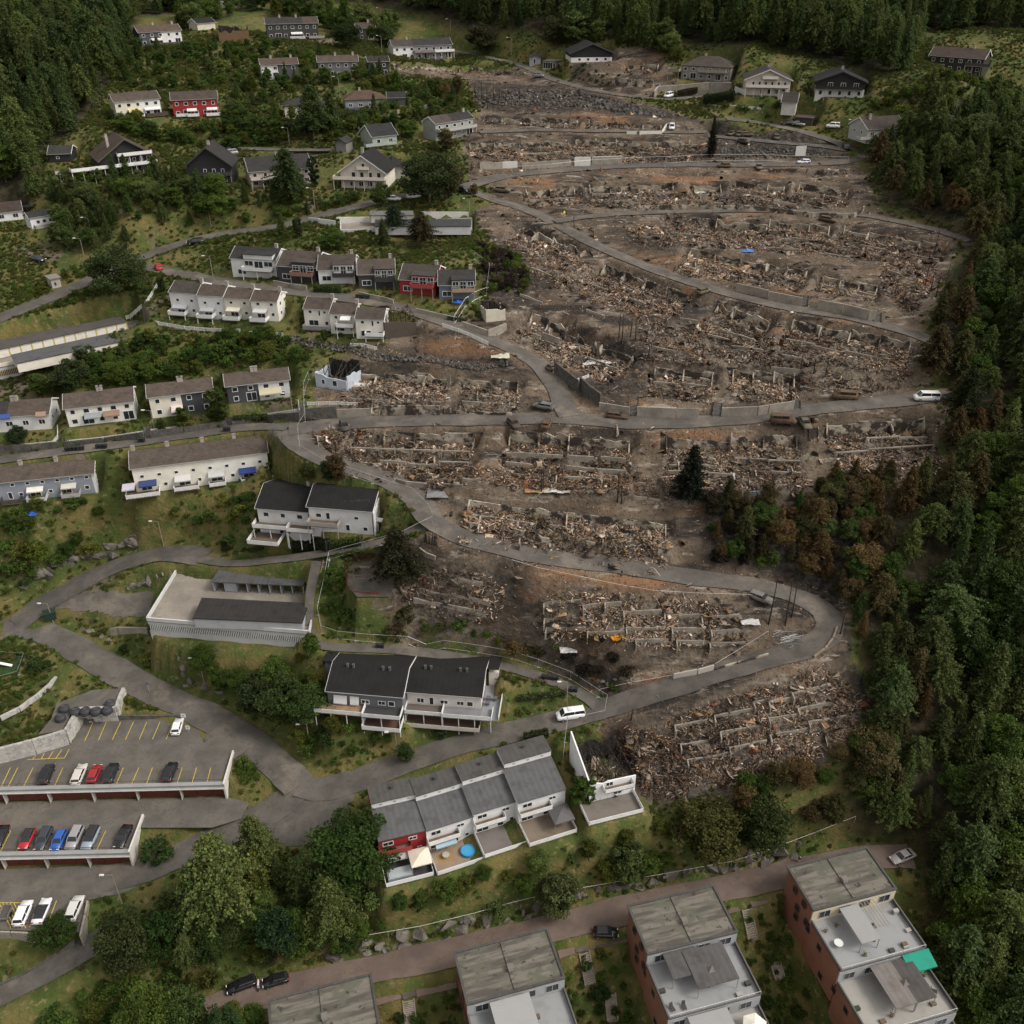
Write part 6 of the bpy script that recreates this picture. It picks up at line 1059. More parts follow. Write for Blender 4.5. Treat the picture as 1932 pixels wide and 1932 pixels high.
def ruin(label, VL, VR, units, h=2.6, dep=8.0, fl=3.0, rub=1.0, pal='n', lows=((0.45,0.6),), party=0.6, beam=False, side='down', mound=.35, drop2=1.0):
    """burnt house row: VL, VR = ends of the back wall's top edge"""
    a = G(VL); b = G(VR); z = min(a.z, b.z)*.5+max(a.z, b.z)*.5
    T = thing("burnt_row_house", label, "ruin", (a.x, a.y, z-h)); o = Vector((a.x, a.y, z-h)); ux = Vector((b.x-a.x, b.y-a.y, 0)); L = ux.length; ux.normalize(); wy = Vector((-ux.y, ux.x, 0)); sl = (b.z-a.z)/L
    def wp(x, y): return (a.x+ux.x*x+wy.x*y, a.y+ux.y*x+wy.y*y)
    def zf(X, Y):
        x = (X-a.x)*ux.x+(Y-a.y)*ux.y; y = (X-a.x)*wy.x+(Y-a.y)*wy.y
        return a.z-h+sl*x-np.where(y < -fl-1.5, drop2, 0)-np.clip(-(y+fl+1.5), 0, 99)*0.10
    pad([wp(-.5,.5), wp(L+.5,.5), wp(L+.5,-dep), wp(-.5,-dep)], zf, 1.3, 0.0)
    def lz(x, y): return a.z-h+sl*x-(drop2 if y < -fl-1.5 else 0)-max(0, -(y+fl+1.5))*.10-o.z
    def lp(x, y, z=None): p = wp(x, y); return Vector((p[0]-o.x, p[1]-o.y, lz(x, y) if z is None else z))
    st = random.getstate(); random.seed(sum(map(ord, label)))
    for u in range(units):
        x0, x1 = L*u/units, L*(u+1)/units; mb = MB(); jag_wall(mb, lp(x0+.01, 0), lp(x1-.01, 0), h*random.uniform(.75,1.02), h*random.uniform(.7,1.0), .28, .5); mb.build("back_wall", "scorched", T)
        for yy, hh in lows:
            if random.random() < .82:
                y = -dep*yy*random.uniform(.95,1.05); e0, e1 = random.uniform(0,.08), random.uniform(.85,1)
                if beam and random.random() < .85:
                    A, B = lp(x0+.1, y), lp(x1-.1, y); mb = MB(); q = wy*.14
                    mb.hexa([A-q+Vector((0,0,1.0)),B-q+Vector((0,0,1.0)),B+q+Vector((0,0,1.0)),A+q+Vector((0,0,1.0))],[A-q+Vector((0,0,1.25)),B-q+Vector((0,0,1.25)),B+q+Vector((0,0,1.25)),A+q+Vector((0,0,1.25))]); mb.build("beam","concrete",T)
                    for s in (.02,.5,.98): c = A.lerp(B, s); MB().box(c.x-.12,c.x+.12,c.y-.12,c.y+.12,c.z-1.2,c.z+.997).build("pillar","concrete",T)
                else:
                    mb = MB(); jag_wall(mb, lp(x0+(x1-x0)*e0, y), lp(x0+(x1-x0)*e1, y), hh, hh*random.uniform(.7,1), .24, .15); mb.build("foundation_wall", "concrete", T)
    for u in range(units+1):
        if random.random() < party or u in (0, units):
            x = min(max(L*u/units, .15), L-.15); ln = random.uniform(.25,.8)*fl; mb = MB(); jag_wall(mb, lp(x, -.16), lp(x, -ln), h*random.uniform(.7,1.15), h*random.uniform(.1,.5), .24, .25); mb.build("party_wall", "scorched", T)
        if u < units:
            for q in range(3):
                xx = L*(u+random.uniform(.1,.8))/units; yy = -random.uniform(.15,.9)*dep; hh = random.uniform(.3,1.3); ln = random.uniform(1.2,3.4); al = random.random() < .55; mb = MB()
                jag_wall(mb, lp(xx, yy), lp(min(xx+ln, L) if al else xx, yy if al else max(yy-ln*.7, -dep)), hh, hh*random.uniform(.3,1), .2, .3); mb.build("wall_fragment", "scorched", T)
    random.setstate(st)
    poly = [wp(-.3,-.3), wp(L+.3,-.3), wp(L+.6,-dep-.8), wp(-.6,-dep-.8)]
    RUB.append((T, o, poly, int(L*(dep+.5)*14*rub), pal, mound)); return T
def footings(label, polyV, lines, h=0.7, rub=1.0, pal='n', posts=True):
    P = [G(v) for v in polyV]; c = sum(P, Vector())/len(P); T = thing("burnt_row_house", label, "ruin", c)
    for (va, vb) in lines:
        A, B = G(va), G(vb); mb = MB(); jag_wall(mb, A-c, B-c, h*random.uniform(.8,1.2), h*random.uniform(.8,1.2), .26, .12, 1.2); mb.build("foundation_wall", "concrete", T)
        if posts:
            mb = MB(); u = (B-A).normalized(); q = Vector((u.y,-u.x,0)); A2 = A-c; jag_wall(mb, A2+q*.05, A2+q*1.3, h*1.2, h*.6, .22, .1, 1.2); mb.build("cross_wall", "concrete", T)
    ar = abs(sum(P[i].x*P[(i+1)%len(P)].y-P[(i+1)%len(P)].x*P[i].y for i in range(len(P))))/2
    RUB.append((T, c, [(p.x, p.y) for p in P], int(ar*21*rub), pal, .3)); return T
footings("burnt rows below the hairpin with sloping foundation walls", [(1215,1375),(1340,1325),(1480,1285),(1560,1262),(1600,1290),(1640,1345),(1560,1420),(1440,1480),(1300,1485),(1215,1470)],
 [(A22(*p), A22(*q)) for p, q in [((1225,1630),(1470,1580)),((1525,1555),(1820,1495)),((1570,1680),(1870,1625)),((1270,1770),(1490,1730)),((1640,1795),(1920,1740)),((1320,1885),(1640,1825)),((1820,1455),(1925,1428))]]+[(A32(*p), A32(*q)) for p, q in [((0,1450),(185,1410)),((175,1385),(460,1315)),((220,1500),(480,1450)),((0,1570),(230,1540)),((300,1600),(600,1550)),((10,1700),(300,1650))]])
footings("wide burnt field of foundation walls inside the hairpin", [(1020,1128),(1150,1118),(1300,1130),(1390,1150),(1412,1215),(1340,1222),(1200,1220),(1040,1215),(1000,1180)],
 [(A22(*p), A22(*q)) for p, q in [((240,700),(525,680)),((535,722),(650,710)),((700,708),(830,700)),((840,770),(1130,758)),((1150,785),(1420,790)),((1430,808),(1710,795)),((245,825),(540,808)),((260,895),(555,890)),((570,925),(850,918)),((860,895),(1150,880)),((1205,898),(1450,892)),((1500,912),(1730,902)),((930,980),(1180,974)),((1240,993),(1480,993)),((1490,1000),(1760,998))]], pal='bright')
footings("small burnt plot with three long walls beside the scorched pine", [(770,1085),(860,1078),(935,1090),(955,1120),(940,1170),(860,1175),(770,1150),(750,1110)], [(A12(*p), A12(*q)) for p, q in [((1250,490),(1520,525)),((1525,520),(1710,550)),((1265,605),(1770,690)),((1190,675),(1730,775))]], 0.8, pal='bright', posts=False)
ruin("burnt row with bright heaped rubble above the hairpin road", (884,940), (1258,985), 6, 2.2, 10, 6, 1.5, 'bright', lows=((0.3,0.5),), party=.8, mound=1.1, drop2=.6)
footings("burnt garden terraces with low kerb walls above bright rubble", [(820,885),(1000,885),(1250,905),(1255,940),(1100,935),(1000,928),(830,910)], [(A21(*p), A21(*q)) for p, q in [((395,1680),(630,1690)),((645,1690),(1010,1730)),((390,1785),(635,1795)),((645,1800),(1020,1835)),((1030,1838),(1200,1862))]]+[(A11(*p), A11(*q)) for p, q in [((1340,1735),(1560,1740)),((1560,1690),(1680,1700)),((910,1590),(890,1630))]], 0.6, .45, 'soil', posts=False)
ruin("burnt row below the main road, left block with sooty back wall", A11(755,1302), A11(1650,1328), 4, 2.9, 13, 4, 1.2, lows=((0.4,0.8),(0.58,1.0)), beam=True, drop2=1.2)
ruin("burnt row below the main road, second block by the T-junction", A21(-20,1312), A21(895,1362), 4, 2.9, 13, 4, 1.2, lows=((0.4,0.8),(0.6,1.0)), drop2=1.2)
ruin("burnt row below the main road, block behind the lone pine", A21(1160,1352), A21(1650,1376), 2, 2.8, 13, 4, 1.2, lows=((0.45,0.8),(0.65,1.0)), drop2=1.2)
ruin("burnt row below the main road, block by the rusted orange van", A21(1652,1332), A31(220,1342), 2, 2.8, 13, 4, 1.2, lows=((0.45,0.8),(0.65,1.0)), beam=True, drop2=1.2)
ruin("burnt row below the main road, block nearest the white van", A31(440,1262), A31(1180,1212), 3, 2.9, 12, 4, 1.1, lows=((0.35,0.9),(0.55,1.0)), beam=True, drop2=1.2)
footings("burnt plot at the bend beside the scorched hedge", [(590,815),(665,812),(672,850),(700,880),(640,862),(590,840)], [(A11(465,1395), A11(730,1408))], 1.0, .8)
ruin("burnt row above the main road, left of the T-junction", A11(722,868), A11(1470,892), 4, 2.2, 9, 6, 1.0, 'ash', lows=((0.9,0.5),), drop2=.8)
ruin("burnt row above main road touching the fork, with grey slabs", A11(1570,907), A11(1985,935), 2, 2.0, 8, 5, 1.0, 'ash', lows=((0.9,0.5),), drop2=.8)
ruin("burnt row above the white pickets, right of the fork", A21(1080,832), A21(1525,868), 2, 2.2, 9, 7, 1.1, 'ash', lows=((.5,.8),), drop2=.6)
ruin("burnt row above main road by the burnt orange van", A21(1670,842), A31(205,888), 3, 2.2, 9, 7, 1.0, 'ash', lows=((.5,.8),), drop2=.6)
ruin("oblique burnt house with pale party walls, upper left of three", A21(150,422), A21(425,512), 2, 2.2, 10.5, 5, .8, 'ash', lows=((.5,.8),), drop2=.3)
ruin("oblique burnt house with pale party walls, middle of three", A21(370,552), A21(640,632), 2, 2.2, 10.5, 5, .8, 'ash', lows=((.5,.8),), drop2=.3)
ruin("oblique burnt house with pale party walls, lower right of three", A21(680,657), A21(922,742), 2, 2.4, 10.5, 5, .8, 'ash', lows=((.5,.8),), drop2=.3)
ruin("burnt row along the gravel road, upper block with concrete beam", A21(710,57), A21(1342,272), 4, 2.6, 11, 4, .95, 'ash', lows=((0.8,1.0),), beam=True, drop2=.6)
ruin("burnt row along the gravel road, middle block", A21(1560,342), A31(25,470), 3, 2.5, 11, 4, .95, 'ash', lows=((0.8,1.0),), beam=True, drop2=.6)
ruin("burnt row along the gravel road, lower right block", A31(190,472), A31(1090,632), 4, 2.6, 9, 4, 1.0, lows=((0.8,1.0),), beam=True, drop2=.6)
ruin("burnt row left of the gravel road's upper end", A20(90,1702), A20(560,1880), 4, 2.2, 11, 4, .9, 'ash', lows=((0.8,.9),), beam=True, drop2=.5)
ruin("burnt row under the branch road, left block with tall walls", A20(1180,1607), A20(1932,1692), 4, 2.4, 10.5, 5, .8, 'ash', lows=((0.9,.5),), drop2=.5)
ruin("burnt row under the branch road, middle block", A30(15,1650), A30(470,1702), 3, 2.3, 10.5, 5, .9, lows=((0.85,.9),), beam=True, drop2=.5)
ruin("burnt row under the branch road, right block by the forest", A30(580,1702), A30(1360,1832), 4, 2.4, 10.5, 5, .8, lows=((0.85,.9),), beam=True, drop2=.5)
ruin("burnt row in the second terrace, left block", A20(1350,1872), A31(0,52), 3, 1.9, 12, 6, 1.1, 'bright', lows=((.75,.6),), drop2=.4)
ruin("burnt row in second terrace, middle block", A31(5,52), A31(305,97), 2, 1.9, 12, 6, 1.1, 'bright', lows=((.75,.6),), drop2=.4)
ruin("burnt row in second terrace, right block with slatted wall", A31(420,137), A31(835,222), 3, 1.9, 8, 5, 1.1, 'bright', lows=((.5,.8),), drop2=.4)
ruin("burnt row below the upper road, left block with white ash", A20(100,1432), A20(470,1412), 2, 2.2, 10.5, 5, .8, 'n', lows=((.5,.8),), drop2=.6)
ruin("burnt row below the upper road, second block from left", A20(580,1392), A20(1210,1372), 4, 2.2, 10.5, 5, .8, 'n', lows=((.5,.8),), drop2=.6)
ruin("burnt row below the upper road, third block by dark stairs", A20(1370,1392), A20(1575,1388), 1, 2.2, 10.5, 5, .8, 'n', lows=((.5,.8),), drop2=.6)
ruin("burnt row below the upper road, fourth block", A20(1690,1352), A30(130,1392), 3, 2.2, 10.5, 5, .9, 'n', lows=((.5,.8),), drop2=.6)
ruin("burnt row below the upper road, right block by forest", A30(240,1377), A30(610,1422), 2, 2.2, 10.5, 5, .9, 'n', lows=((.5,.8),), drop2=.6)
ruin("burnt row above the upper road, left block", A10(1610,1070), A20(430,1062), 4, 2.0, 9, 5, 1.0, 'n', lows=((.8,.5),), drop2=.5)
ruin("burnt row above the upper road, right block", A20(480,1045), A20(1400,1075), 6, 2.0, 9, 5, 1.0, 'n', lows=((.8,.5),), drop2=.5)
ruin("highest burnt row under the boulder wall, left block", A10(1720,872), A20(500,895), 5, 2.0, 7, 5, .8, 'n', lows=((.5,.8),), drop2=.3)
ruin("highest burnt row under the boulder wall, right block", A20(580,900), A20(1130,935), 4, 2.0, 7, 5, .8, 'n', lows=((.5,.8),), drop2=.3)
ruin("burnt row beside the charred black house", A10(1025,488), A10(1525,502), 3, 2.2, 7, 5, 1.0, 'soil', lows=((0.85,.6),), drop2=.4)
ruin("burnt row at the top lane's end", A10(1640,492), A20(20,525), 2, 2.2, 7, 5, 1.0, 'soil', lows=((.5,.8),), drop2=.4)
ruin("single burnt house on the slope between two chalets", A20(880,478), A20(1110,478), 2, 2.4, 6, 4, .8, 'soil', lows=((.5,.8),), drop2=.6)
# partly standing burnt houses
def burnthouse(label, eL, eR, b, D, wall, up=2.2, wins=(), roofbits=True, h=None, leftwall=True, rightwall=True):
    P, Ze, hh = solve_eave(eL, eR, b, h); h = min(max(Ze-P.z, 2.4), 6); Zg = P.z; a = onZ(eL, Zg+h); c = onZ(eR, Zg+h); ux = Vector((c.x-a.x, c.y-a.y, 0)); L = ux.length; ux.normalize(); wy = Vector((-ux.y, ux.x, 0)); rz = math.atan2(ux.y, ux.x); HCOUNT.append((label[:30], round(L,1), h))
    T = thing("burnt_house", label, "ruin", (a.x, a.y, Zg), rz)
    def wp(x, y): return (a.x+ux.x*x+wy.x*y, a.y+ux.y*x+wy.y*y)
    fy = -5.2 if label.startswith('white') else -1; pad([wp(-2 if fy < -2 else -.5,fy), wp(L+.5,fy), wp(L+.5,D+.5), wp(-.5,D+.5)], Zg, 2, .05)
    for (A, B, ok) in (((0,0),(L,0),True), ((0,.15),(0,D),leftwall), ((L,.15),(L,D),rightwall)):
        if ok: mb = MB(); jag_wall(mb, Vector((*A,0)), Vector((*B,0)), h, h*random.uniform(.8,1.1), .25, .5); mb.build("wall","plain",T,wall)
    mb = MB(); jag_wall(mb, Vector((0,D,0)), Vector((L,D,0)), h+up, h+up*.7, .25, .8); mb.build("back_wall","char",T)
    for q in range(int(L/1.1)+1):
        for y in (D*.3, D*.65, D*.95):
            if random.random() < .7: MB().box(q*1.1-.06,q*1.1+.06,y-.06,y+.06,0,h+random.uniform(.2,up)).build("stud","char",T)
    for q in range(8):
        x = random.uniform(0,L); mb = MB(); mb.tube((x,.2,h+random.uniform(-1.5,.5)),(x+random.uniform(-1,1),D*random.uniform(.5,1),h+random.uniform(0,up)),.09); mb.build("rafter","char",T)
    for (u, zc, ww, wh) in wins: window_part(T, L*u-ww/2, L*u+ww/2, zc-wh/2, zc+wh/2, -.13, 'f')
    RUB.append((T, Vector((a.x,a.y,Zg)), [wp(.2,.2), wp(L-.2,.2), wp(L-.2,D-.3), wp(.2,D-.3)], int(L*D*5), 'dark', 1.2)); RUB[-1] = RUB[-1]+(rz,); return T
burnthouse("half-burnt blue-grey house with open charred upper floor", A11(445,880), A11(680,915), A11(560,1000), 6.5, (0.40,0.44,0.50), 2.0, [(.25,1.4,.9,1.2),(.62,1.4,1.2,1.4)])
burnthouse("charred end unit of the white terrace, roof gone", A11(965,500), A11(1205,470), A11(1080,610), 7, (0.07,0.055,0.045), 1.5)
burnthouse("collapsed timber frame house by the cream shed", A00(1645,230), A00(1870,225), A00(1760,310), 7, (0.14,0.085,0.045), 1.2)
burnthouse("broken burnt shed with pale panels above the grey bend wall", A11(1735,405), A11(1880,390), A11(1810,490), 4.5, (0.5,0.47,0.38), .6)
# white end house beside the black rubble
P_ = G((1160,1492)); i = burnthouse("white burnt-out row house end with sooty deck by the gap", (1116,1478), (1200,1458), (1160,1500), 9, (0.68,0.68,0.68), .4, [(.6,1.4,1.6,1.4),(.4,3.6,1.4,1.0)], h=4.6, rightwall=False)
mb = MB(); mb.add([(-.35,-.3,-.5),(-.1,-.3,-.5),(-.1,9.6,-.5),(-.35,9.6,-.5),(-.35,-.3,4.4),(-.1,-.3,4.4),(-.1,9.6,7.4),(-.35,9.6,7.4)],[(0,3,2,1),(4,5,6,7),(0,1,5,4),(1,2,6,5),(2,3,7,6),(3,0,4,7)]); mb.build("end_wall","paint",i,(0.7,0.7,0.7))
deck(i, -2.0, 7.6, 4.6, 0.2, -.2, floor=(.17,.15,.13), rail=WHITE, solid=False); deck(i, 2.0, 7.2, 1.4, 2.9, 0, rail=WHITE, posts=False, solid=False)
footings("black wet rubble heap of collapsed house beside white end wall", [(1150,1385),(1205,1375),(1300,1400),(1320,1470),(1290,1500),(1215,1505),(1200,1460)], [(A22(1000,1800), A22(1100,1820))], .4, 1.4, 'dark', posts=False)
# corrugated sheets on the bright row
for q in range(7):
    p = G((990+q*12, 938)); T = thing("metal_sheet", "rust-stained corrugated roof sheet lying above bright rubble row", "metal sheet", (p.x, p.y, p.z+1.0), random.uniform(-.2,.2), "rust-stained corrugated sheets"); mb = MB(); n = 12
    mb.v = [(k*.13, y, .05*(k % 2)-.35*(y/2.6)*.4+.1*math.sin(q*2+y)) for y in (0,1.2,2.4) for k in range(n)]; mb.f = [(r_*n+k, r_*n+k+1, (r_+1)*n+k+1, (r_+1)*n+k) for r_ in range(2) for k in range(n-1)]; mb.build("sheet","rust",T,[(.4,.2,.08),(.34,.24,.12),(.42,.36,.22),(.45,.42,.36),(.5,.48,.45),(.5,.49,.47),(.36,.33,.29)][q])
# stairways
def stair(label, va, vb, w=1.6, mat="concrete", n=14, color=None):
    a, b = G(va), G(vb); T = thing("stairway", label, "stairs", a); d = b-a; f = Vector((d.x, d.y, 0)); Ln = f.length; f.normalize(); q = Vector((-f.y, f.x, 0))*w/2
    for k in range(n):
        A = f*(Ln*k/n); B = f*(Ln*(k+1)/n); z = d.z*(k+1)/n+.12; mb = MB(); mb.hexa([A-q+Vector((0,0,z-1.0)),B-q+Vector((0,0,z-1.0)),B+q+Vector((0,0,z-1.0)),A+q+Vector((0,0,z-1.0))],[A-q+Vector((0,0,z)),B-q+Vector((0,0,z)),B+q+Vector((0,0,z)),A+q+Vector((0,0,z))]); mb.build("step",mat,T,color)
    for s in (-1,1): 
        A = q*s*1.08; B = f*Ln+q*s*1.08+Vector((0,0,d.z)); mb = MB(); e = q.normalized()*.08; mb.hexa([A-e+Vector((0,0,-1)),B-e+Vector((0,0,-1)),B+e+Vector((0,0,-1)),A+e+Vector((0,0,-1))],[A-e+Vector((0,0,.45)),B-e+Vector((0,0,.45)),B+e+Vector((0,0,.45)),A+e+Vector((0,0,.45))]); mb.build("stringer",mat,T)
    return T
stair("dark stairway with white rails up from the main road", A21(910,1205), A21(925,1060), 1.8, "blockwall"); stair("dark stairway right of the concrete road wall", A21(1545,1220), A21(1560,1110), 1.6, "blockwall"); stair("burnt stairway between concrete road walls", A11(900,1205), A11(910,1110), 1.6, "scorched"); stair("short burnt stairway by the low edge wall", A11(1455,1190), A11(1455,1145), 1.6, "scorched"); stair("dark stair between rust-awning and cream gardens", A01(1130,1400), A01(1115,1290), 1.4, "blockwall"); stair("dark stair beside striped-awning garden", A01(475,1475), A01(470,1380), 1.4, "blockwall"); stair("dark stair right of the charcoal half-house", A01(1740,1325), A01(1730,1215), 1.4, "blockwall"); stair("dark stair by the fenced burnt bend", A11(352,1250), A11(345,1110), 1.4, "blockwall"); stair("burnt stair beside the orange van", A31(345,1400), A31(345,1300), 1.6, "scorched"); stair("stair in the burnt wall by the long concrete wall", A31(270,380), A31(285,300), 1.6, "blockwall"); stair("stair at the lower end of the gravel road wall", A31(825,505), A31(830,430), 1.6, "blockwall"); stair("dark stair below third upper burnt block", A20(1575,1580), A20(1600,1450), 1.6, "blockwall"); stair("dark stair below second upper burnt block", A20(1140,1580), A20(1140,1490), 1.6, "blockwall"); stair("stair at the right end of lower plots by the forest", A31(215,1165), A31(215,1090), 1.6, "blockwall"); stair("steep wooden stair beside the concrete deck", A12(455,830), A12(550,380), 2.0, "wood", 26)
stair("garden stair beside the leftmost brick block", A13(1170,1932), A13(1150,1760), 1.6, "concrete", 12); stair("garden stair between second and third brick blocks", A23(590,1640), A23(545,1400), 1.6, "concrete", 14); stair("garden stair between third and fourth brick blocks", A23(1820,1310), A23(1770,1070), 1.6, "concrete", 14); stair("lower garden stair below the second brick block", A23(760,1920), A23(740,1710), 1.6, "concrete", 12); stair("lower garden stair along the fourth brick block", A33(90,1600), A33(40,1430), 1.6, "concrete", 12)
for va, vb, vc, vd in ((A13(860,1610),A13(1080,1560),A13(1100,1740),A13(890,1800)), (A13(1185,1540),A13(1490,1470),A13(1520,1660),A13(1215,1730)), (A23(310,1260),A23(440,1230),A23(480,1400),A23(360,1440)), (A23(530,1200),A23(820,1140),A23(880,1310),A23(590,1370)), (A23(1555,900),A23(1640,880),A23(1720,1080),A23(1640,1100)), (A23(1740,890),A23(1932,840),A23(1932,1020),A23(1810,1050))):
    z = sum(G(v).z for v in (va,vb,vc,vd))/4; sheet("forecourt", [va,vb,vc,vd], z, "redasphalt", .08, label="dark red paved forecourt between blocks")
for va, vb, vc, vd in ((A13(1075,1560),A13(1180,1535),A13(1210,1720),A13(1110,1750)), (A23(437,1232),A23(525,1210),A23(580,1380),A23(485,1395)), (A23(1640,905),A23(1720,895),A23(1785,1020),A23(1700,1055))):
    z = sum(G(v).z for v in (va,vb,vc,vd))/4; sheet("footpath", [va,vb,vc,vd], z, "gravel", .14, label="pale paved path between forecourts")

for lb, pv, ls in [("burnt garden terraces with kerbs under the gravel road rows", [(1200,598),(1350,622),(1500,652),(1730,690),(1700,730),(1520,690),(1350,690),(1215,680)], [(A21(1270,480),A21(1400,505)),(A21(1660,690),A21(1900,725)),(A31(105,755),A31(265,785)),(A31(20,850),A31(250,868)),(A21(1080,700),A21(1230,735)),(A21(1480,610),A21(1640,640))]),
 ("burnt gardens between branch road row and second terrace", [(1180,428),(1300,435),(1500,455),(1700,470),(1690,495),(1500,480),(1300,462),(1200,465)], [(A20(1200,1770),A20(1420,1790)),(A30(10,1880),A30(230,1890)),(A31(420,-10),A31(620,20)),(A20(900,1790),A20(1050,1800))]),
 ("burnt gardens left of the gravel road, above oblique ruins", [(1000,470),(1060,480),(1160,540),(1290,590),(1200,600),(1080,560),(1000,520)], [(A21(120,90),A21(300,160)),(A21(320,130),A21(520,200)),(A21(560,420),A21(700,470)),(A21(60,300),A21(230,360))]),
 ("burnt garden strip above the branch road", [(990,378),(1150,372),(1350,372),(1600,378),(1600,392),(1350,390),(1150,394),(1000,392)], [(A20(330,1540),A20(520,1530)),(A20(770,1530),A20(900,1520)),(A20(1250,1520),A20(1420,1525)),(A30(40,1530),A30(220,1550))]),
 ("burnt garden strip above the upper road", [(890,290),(1050,285),(1330,288),(1330,300),(1050,302),(890,305)], [(A20(60,1170),A20(260,1165)),(A20(500,1150),A20(700,1150)),(A20(950,1160),A20(1150,1170))]),
 ("burnt slope right of the second terrace, against forest", [(1660,470),(1760,480),(1770,540),(1720,600),(1660,560)], [(A31(840,250),A31(920,290)),(A31(900,120),A31(1000,150))]),
 ("burnt plots above main road wall beside orange van", [(1510,700),(1620,710),(1700,735),(1600,745),(1500,740)], [(A31(240,1000),A31(320,1010))])]: footings(lb, pv, ls, .6, .42, 'n', posts=False)
for (rd, P) in zip(ROADS, ROADW): carve_road(P, rd[1], 1.3)
drape("forecourt", [(535,1470),(600,1470),(680,1452),(672,1495),(655,1535),(622,1580),(560,1602),(515,1590),(490,1548)], "asphalt", "worn asphalt forecourt beside the junction")
drape("forecourt", [(520,800),(580,798),(612,815),(590,840),(560,858),(530,870),(505,835)], "gravel", "gravel turning place at the row's end")
drape("forecourt", [(400,1350),(455,1372),(500,1412),(470,1430),(430,1440),(380,1400)], "asphalt", "asphalt entrance of the upper deck")
drape("forecourt", [(105,1130),(175,1120),(292,1118),(278,1166),(215,1168),(180,1156),(108,1152)], "asphalt", "asphalt apron of the parking garage")
# ------------------------------------------------------------------ vegetation
def quads_mesh(name, C, U, Vv, tone, mat="leaf"):
    """C centres, U/V half-axes; makes one quad each"""
    n = len(C); P = np.stack([C-U-Vv, C+U-Vv*.6, C+U*.8+Vv, C-U*.7+Vv*.9], 1).astype(np.float32)
    me = bpy.data.meshes.new(name); me.vertices.add(n*4); me.vertices.foreach_set("co", P.ravel()); me.loops.add(n*4); me.loops.foreach_set("vertex_index", np.arange(n*4, dtype=np.int32)); me.polygons.add(n); me.polygons.foreach_set("loop_start", (np.arange(n)*4).astype(np.int32)); me.update(calc_edges=True)
    a = me.attributes.new("tone", 'FLOAT_COLOR', 'POINT'); c4 = np.ones((n*4, 4), np.float32); c4[:, :3] = np.repeat(tone, 4, 0); a.data.foreach_set("color", c4.ravel()); me.materials.append(MATS[mat]); return me
def rnd_axes(r, n, s, flat=0.0):
    U = r.normal(size=(n,3)); U /= np.linalg.norm(U, axis=1)[:, None]; W_ = r.normal(size=(n,3)); W_[:, 2] += flat*3
    Vv = np.cross(U, W_); Vv /= np.linalg.norm(Vv, axis=1)[:, None]+1e-9
    s = (s*r.uniform(.6,1.3,n))[:, None]; return U*s, Vv*s*.7
def conifer(seed, Hh=18.0, Rr=3.0, cb=0.2, dens=1.0, pw=0.8, rag=.25):
    r = np.random.default_rng(seed); C = []; lv = int(26*dens)
    for i in range(lv):
        f = i/(lv-1); z = Hh*(cb+(1-cb)*f); rad = Rr*((1-f)**pw)*(1-.25*max(0, .25-f)/.25)+.25; nb = int(7+3*(1-f))
        ph = r.uniform(0, 6.28)
        for b in range(nb):
            an = ph+6.283*b/nb+r.normal(0,.2); ln = rad*(1+r.normal(0, rag)); ln = max(ln, .2); m = max(3, int(ln*6.5*dens))
            s = (np.arange(m)+r.uniform(0,1,m))/m; s = .25+.75*s
            x = np.cos(an)*ln*s; y = np.sin(an)*ln*s; zz = z+ln*(.12*s-.32*s*s)+r.normal(0,.16,m)
            C.append(np.stack([x+r.normal(0,.2,m), y+r.normal(0,.2,m), zz], 1))
    C = np.concatenate(C); C = np.concatenate([C, C+r.normal(0,.25,C.shape)]); n = len(C); U, V = rnd_axes(r, n, .2, .5)
    tone = np.clip(r.normal(1,.22,n), .5, 1.6)[:, None]*np.array([[1,1,1]])*(1+r.normal(0,.06,(n,3))); return quads_mesh("crown", C, U, V, tone)
def broad(seed, Hh=8.0, Rr=3.2, cb=.18, ncl=80, per=125, ls=.125, shape=1.0):
    r = np.random.default_rng(seed); C = []; T = []
    for i in range(ncl):
        d = r.normal(size=3); d /= np.linalg.norm(d); rr = r.uniform(.35,1.0)**.6; c = d*rr*np.array([Rr, Rr, (1-cb)*Hh/2*shape])*r.uniform(.75,1.1); c[2] += Hh*(cb+(1-cb)/2)
        cs = r.uniform(.5,1.05)*Rr*.32; m = int(per*r.uniform(.6,1.3)); q = r.normal(size=(m,3)); q /= np.linalg.norm(q,axis=1)[:,None]; q *= (r.uniform(.3,1,m)**.5)[:,None]*cs*np.array([1.2,1.2,.8]); C.append(c+q); T.append(np.full(m, np.clip(r.normal(1,.2),.6,1.5)))
    C = np.concatenate(C); T = np.concatenate(T); C[:,2] = np.maximum(C[:,2], .1); n = len(C); U, V = rnd_axes(r, n, ls, .4); tone = (T*np.clip(r.normal(1,.16,n),.6,1.4))[:,None]*(1+r.normal(0,.05,(n,3))); return quads_mesh("crown", C, U, V, tone)
def trunk_mesh(seed, Hh, r0, limbs=6, top=.9):
    r = random.Random(seed); mb = MB(); p = Vector((0,0,-.4)); n = 5
    for k in range(n):
        q = Vector((r.uniform(-.12,.12)*k, r.uniform(-.12,.12)*k, Hh*top*(k+1)/n)); mb.tube(p, q, r0*(1-k/n*.8), r0*(1-(k+1)/n*.8), 7); p = q
    for k in range(limbs):
        z = Hh*r.uniform(.3,.75); a = r.uniform(0,6.28); l = Hh*r.uniform(.12,.24); mb.tube((0,0,z), (math.cos(a)*l, math.sin(a)*l, z+l*.5), r0*.3, r0*.08, 5)
    return mb.mesh("trunk", "bark", True)
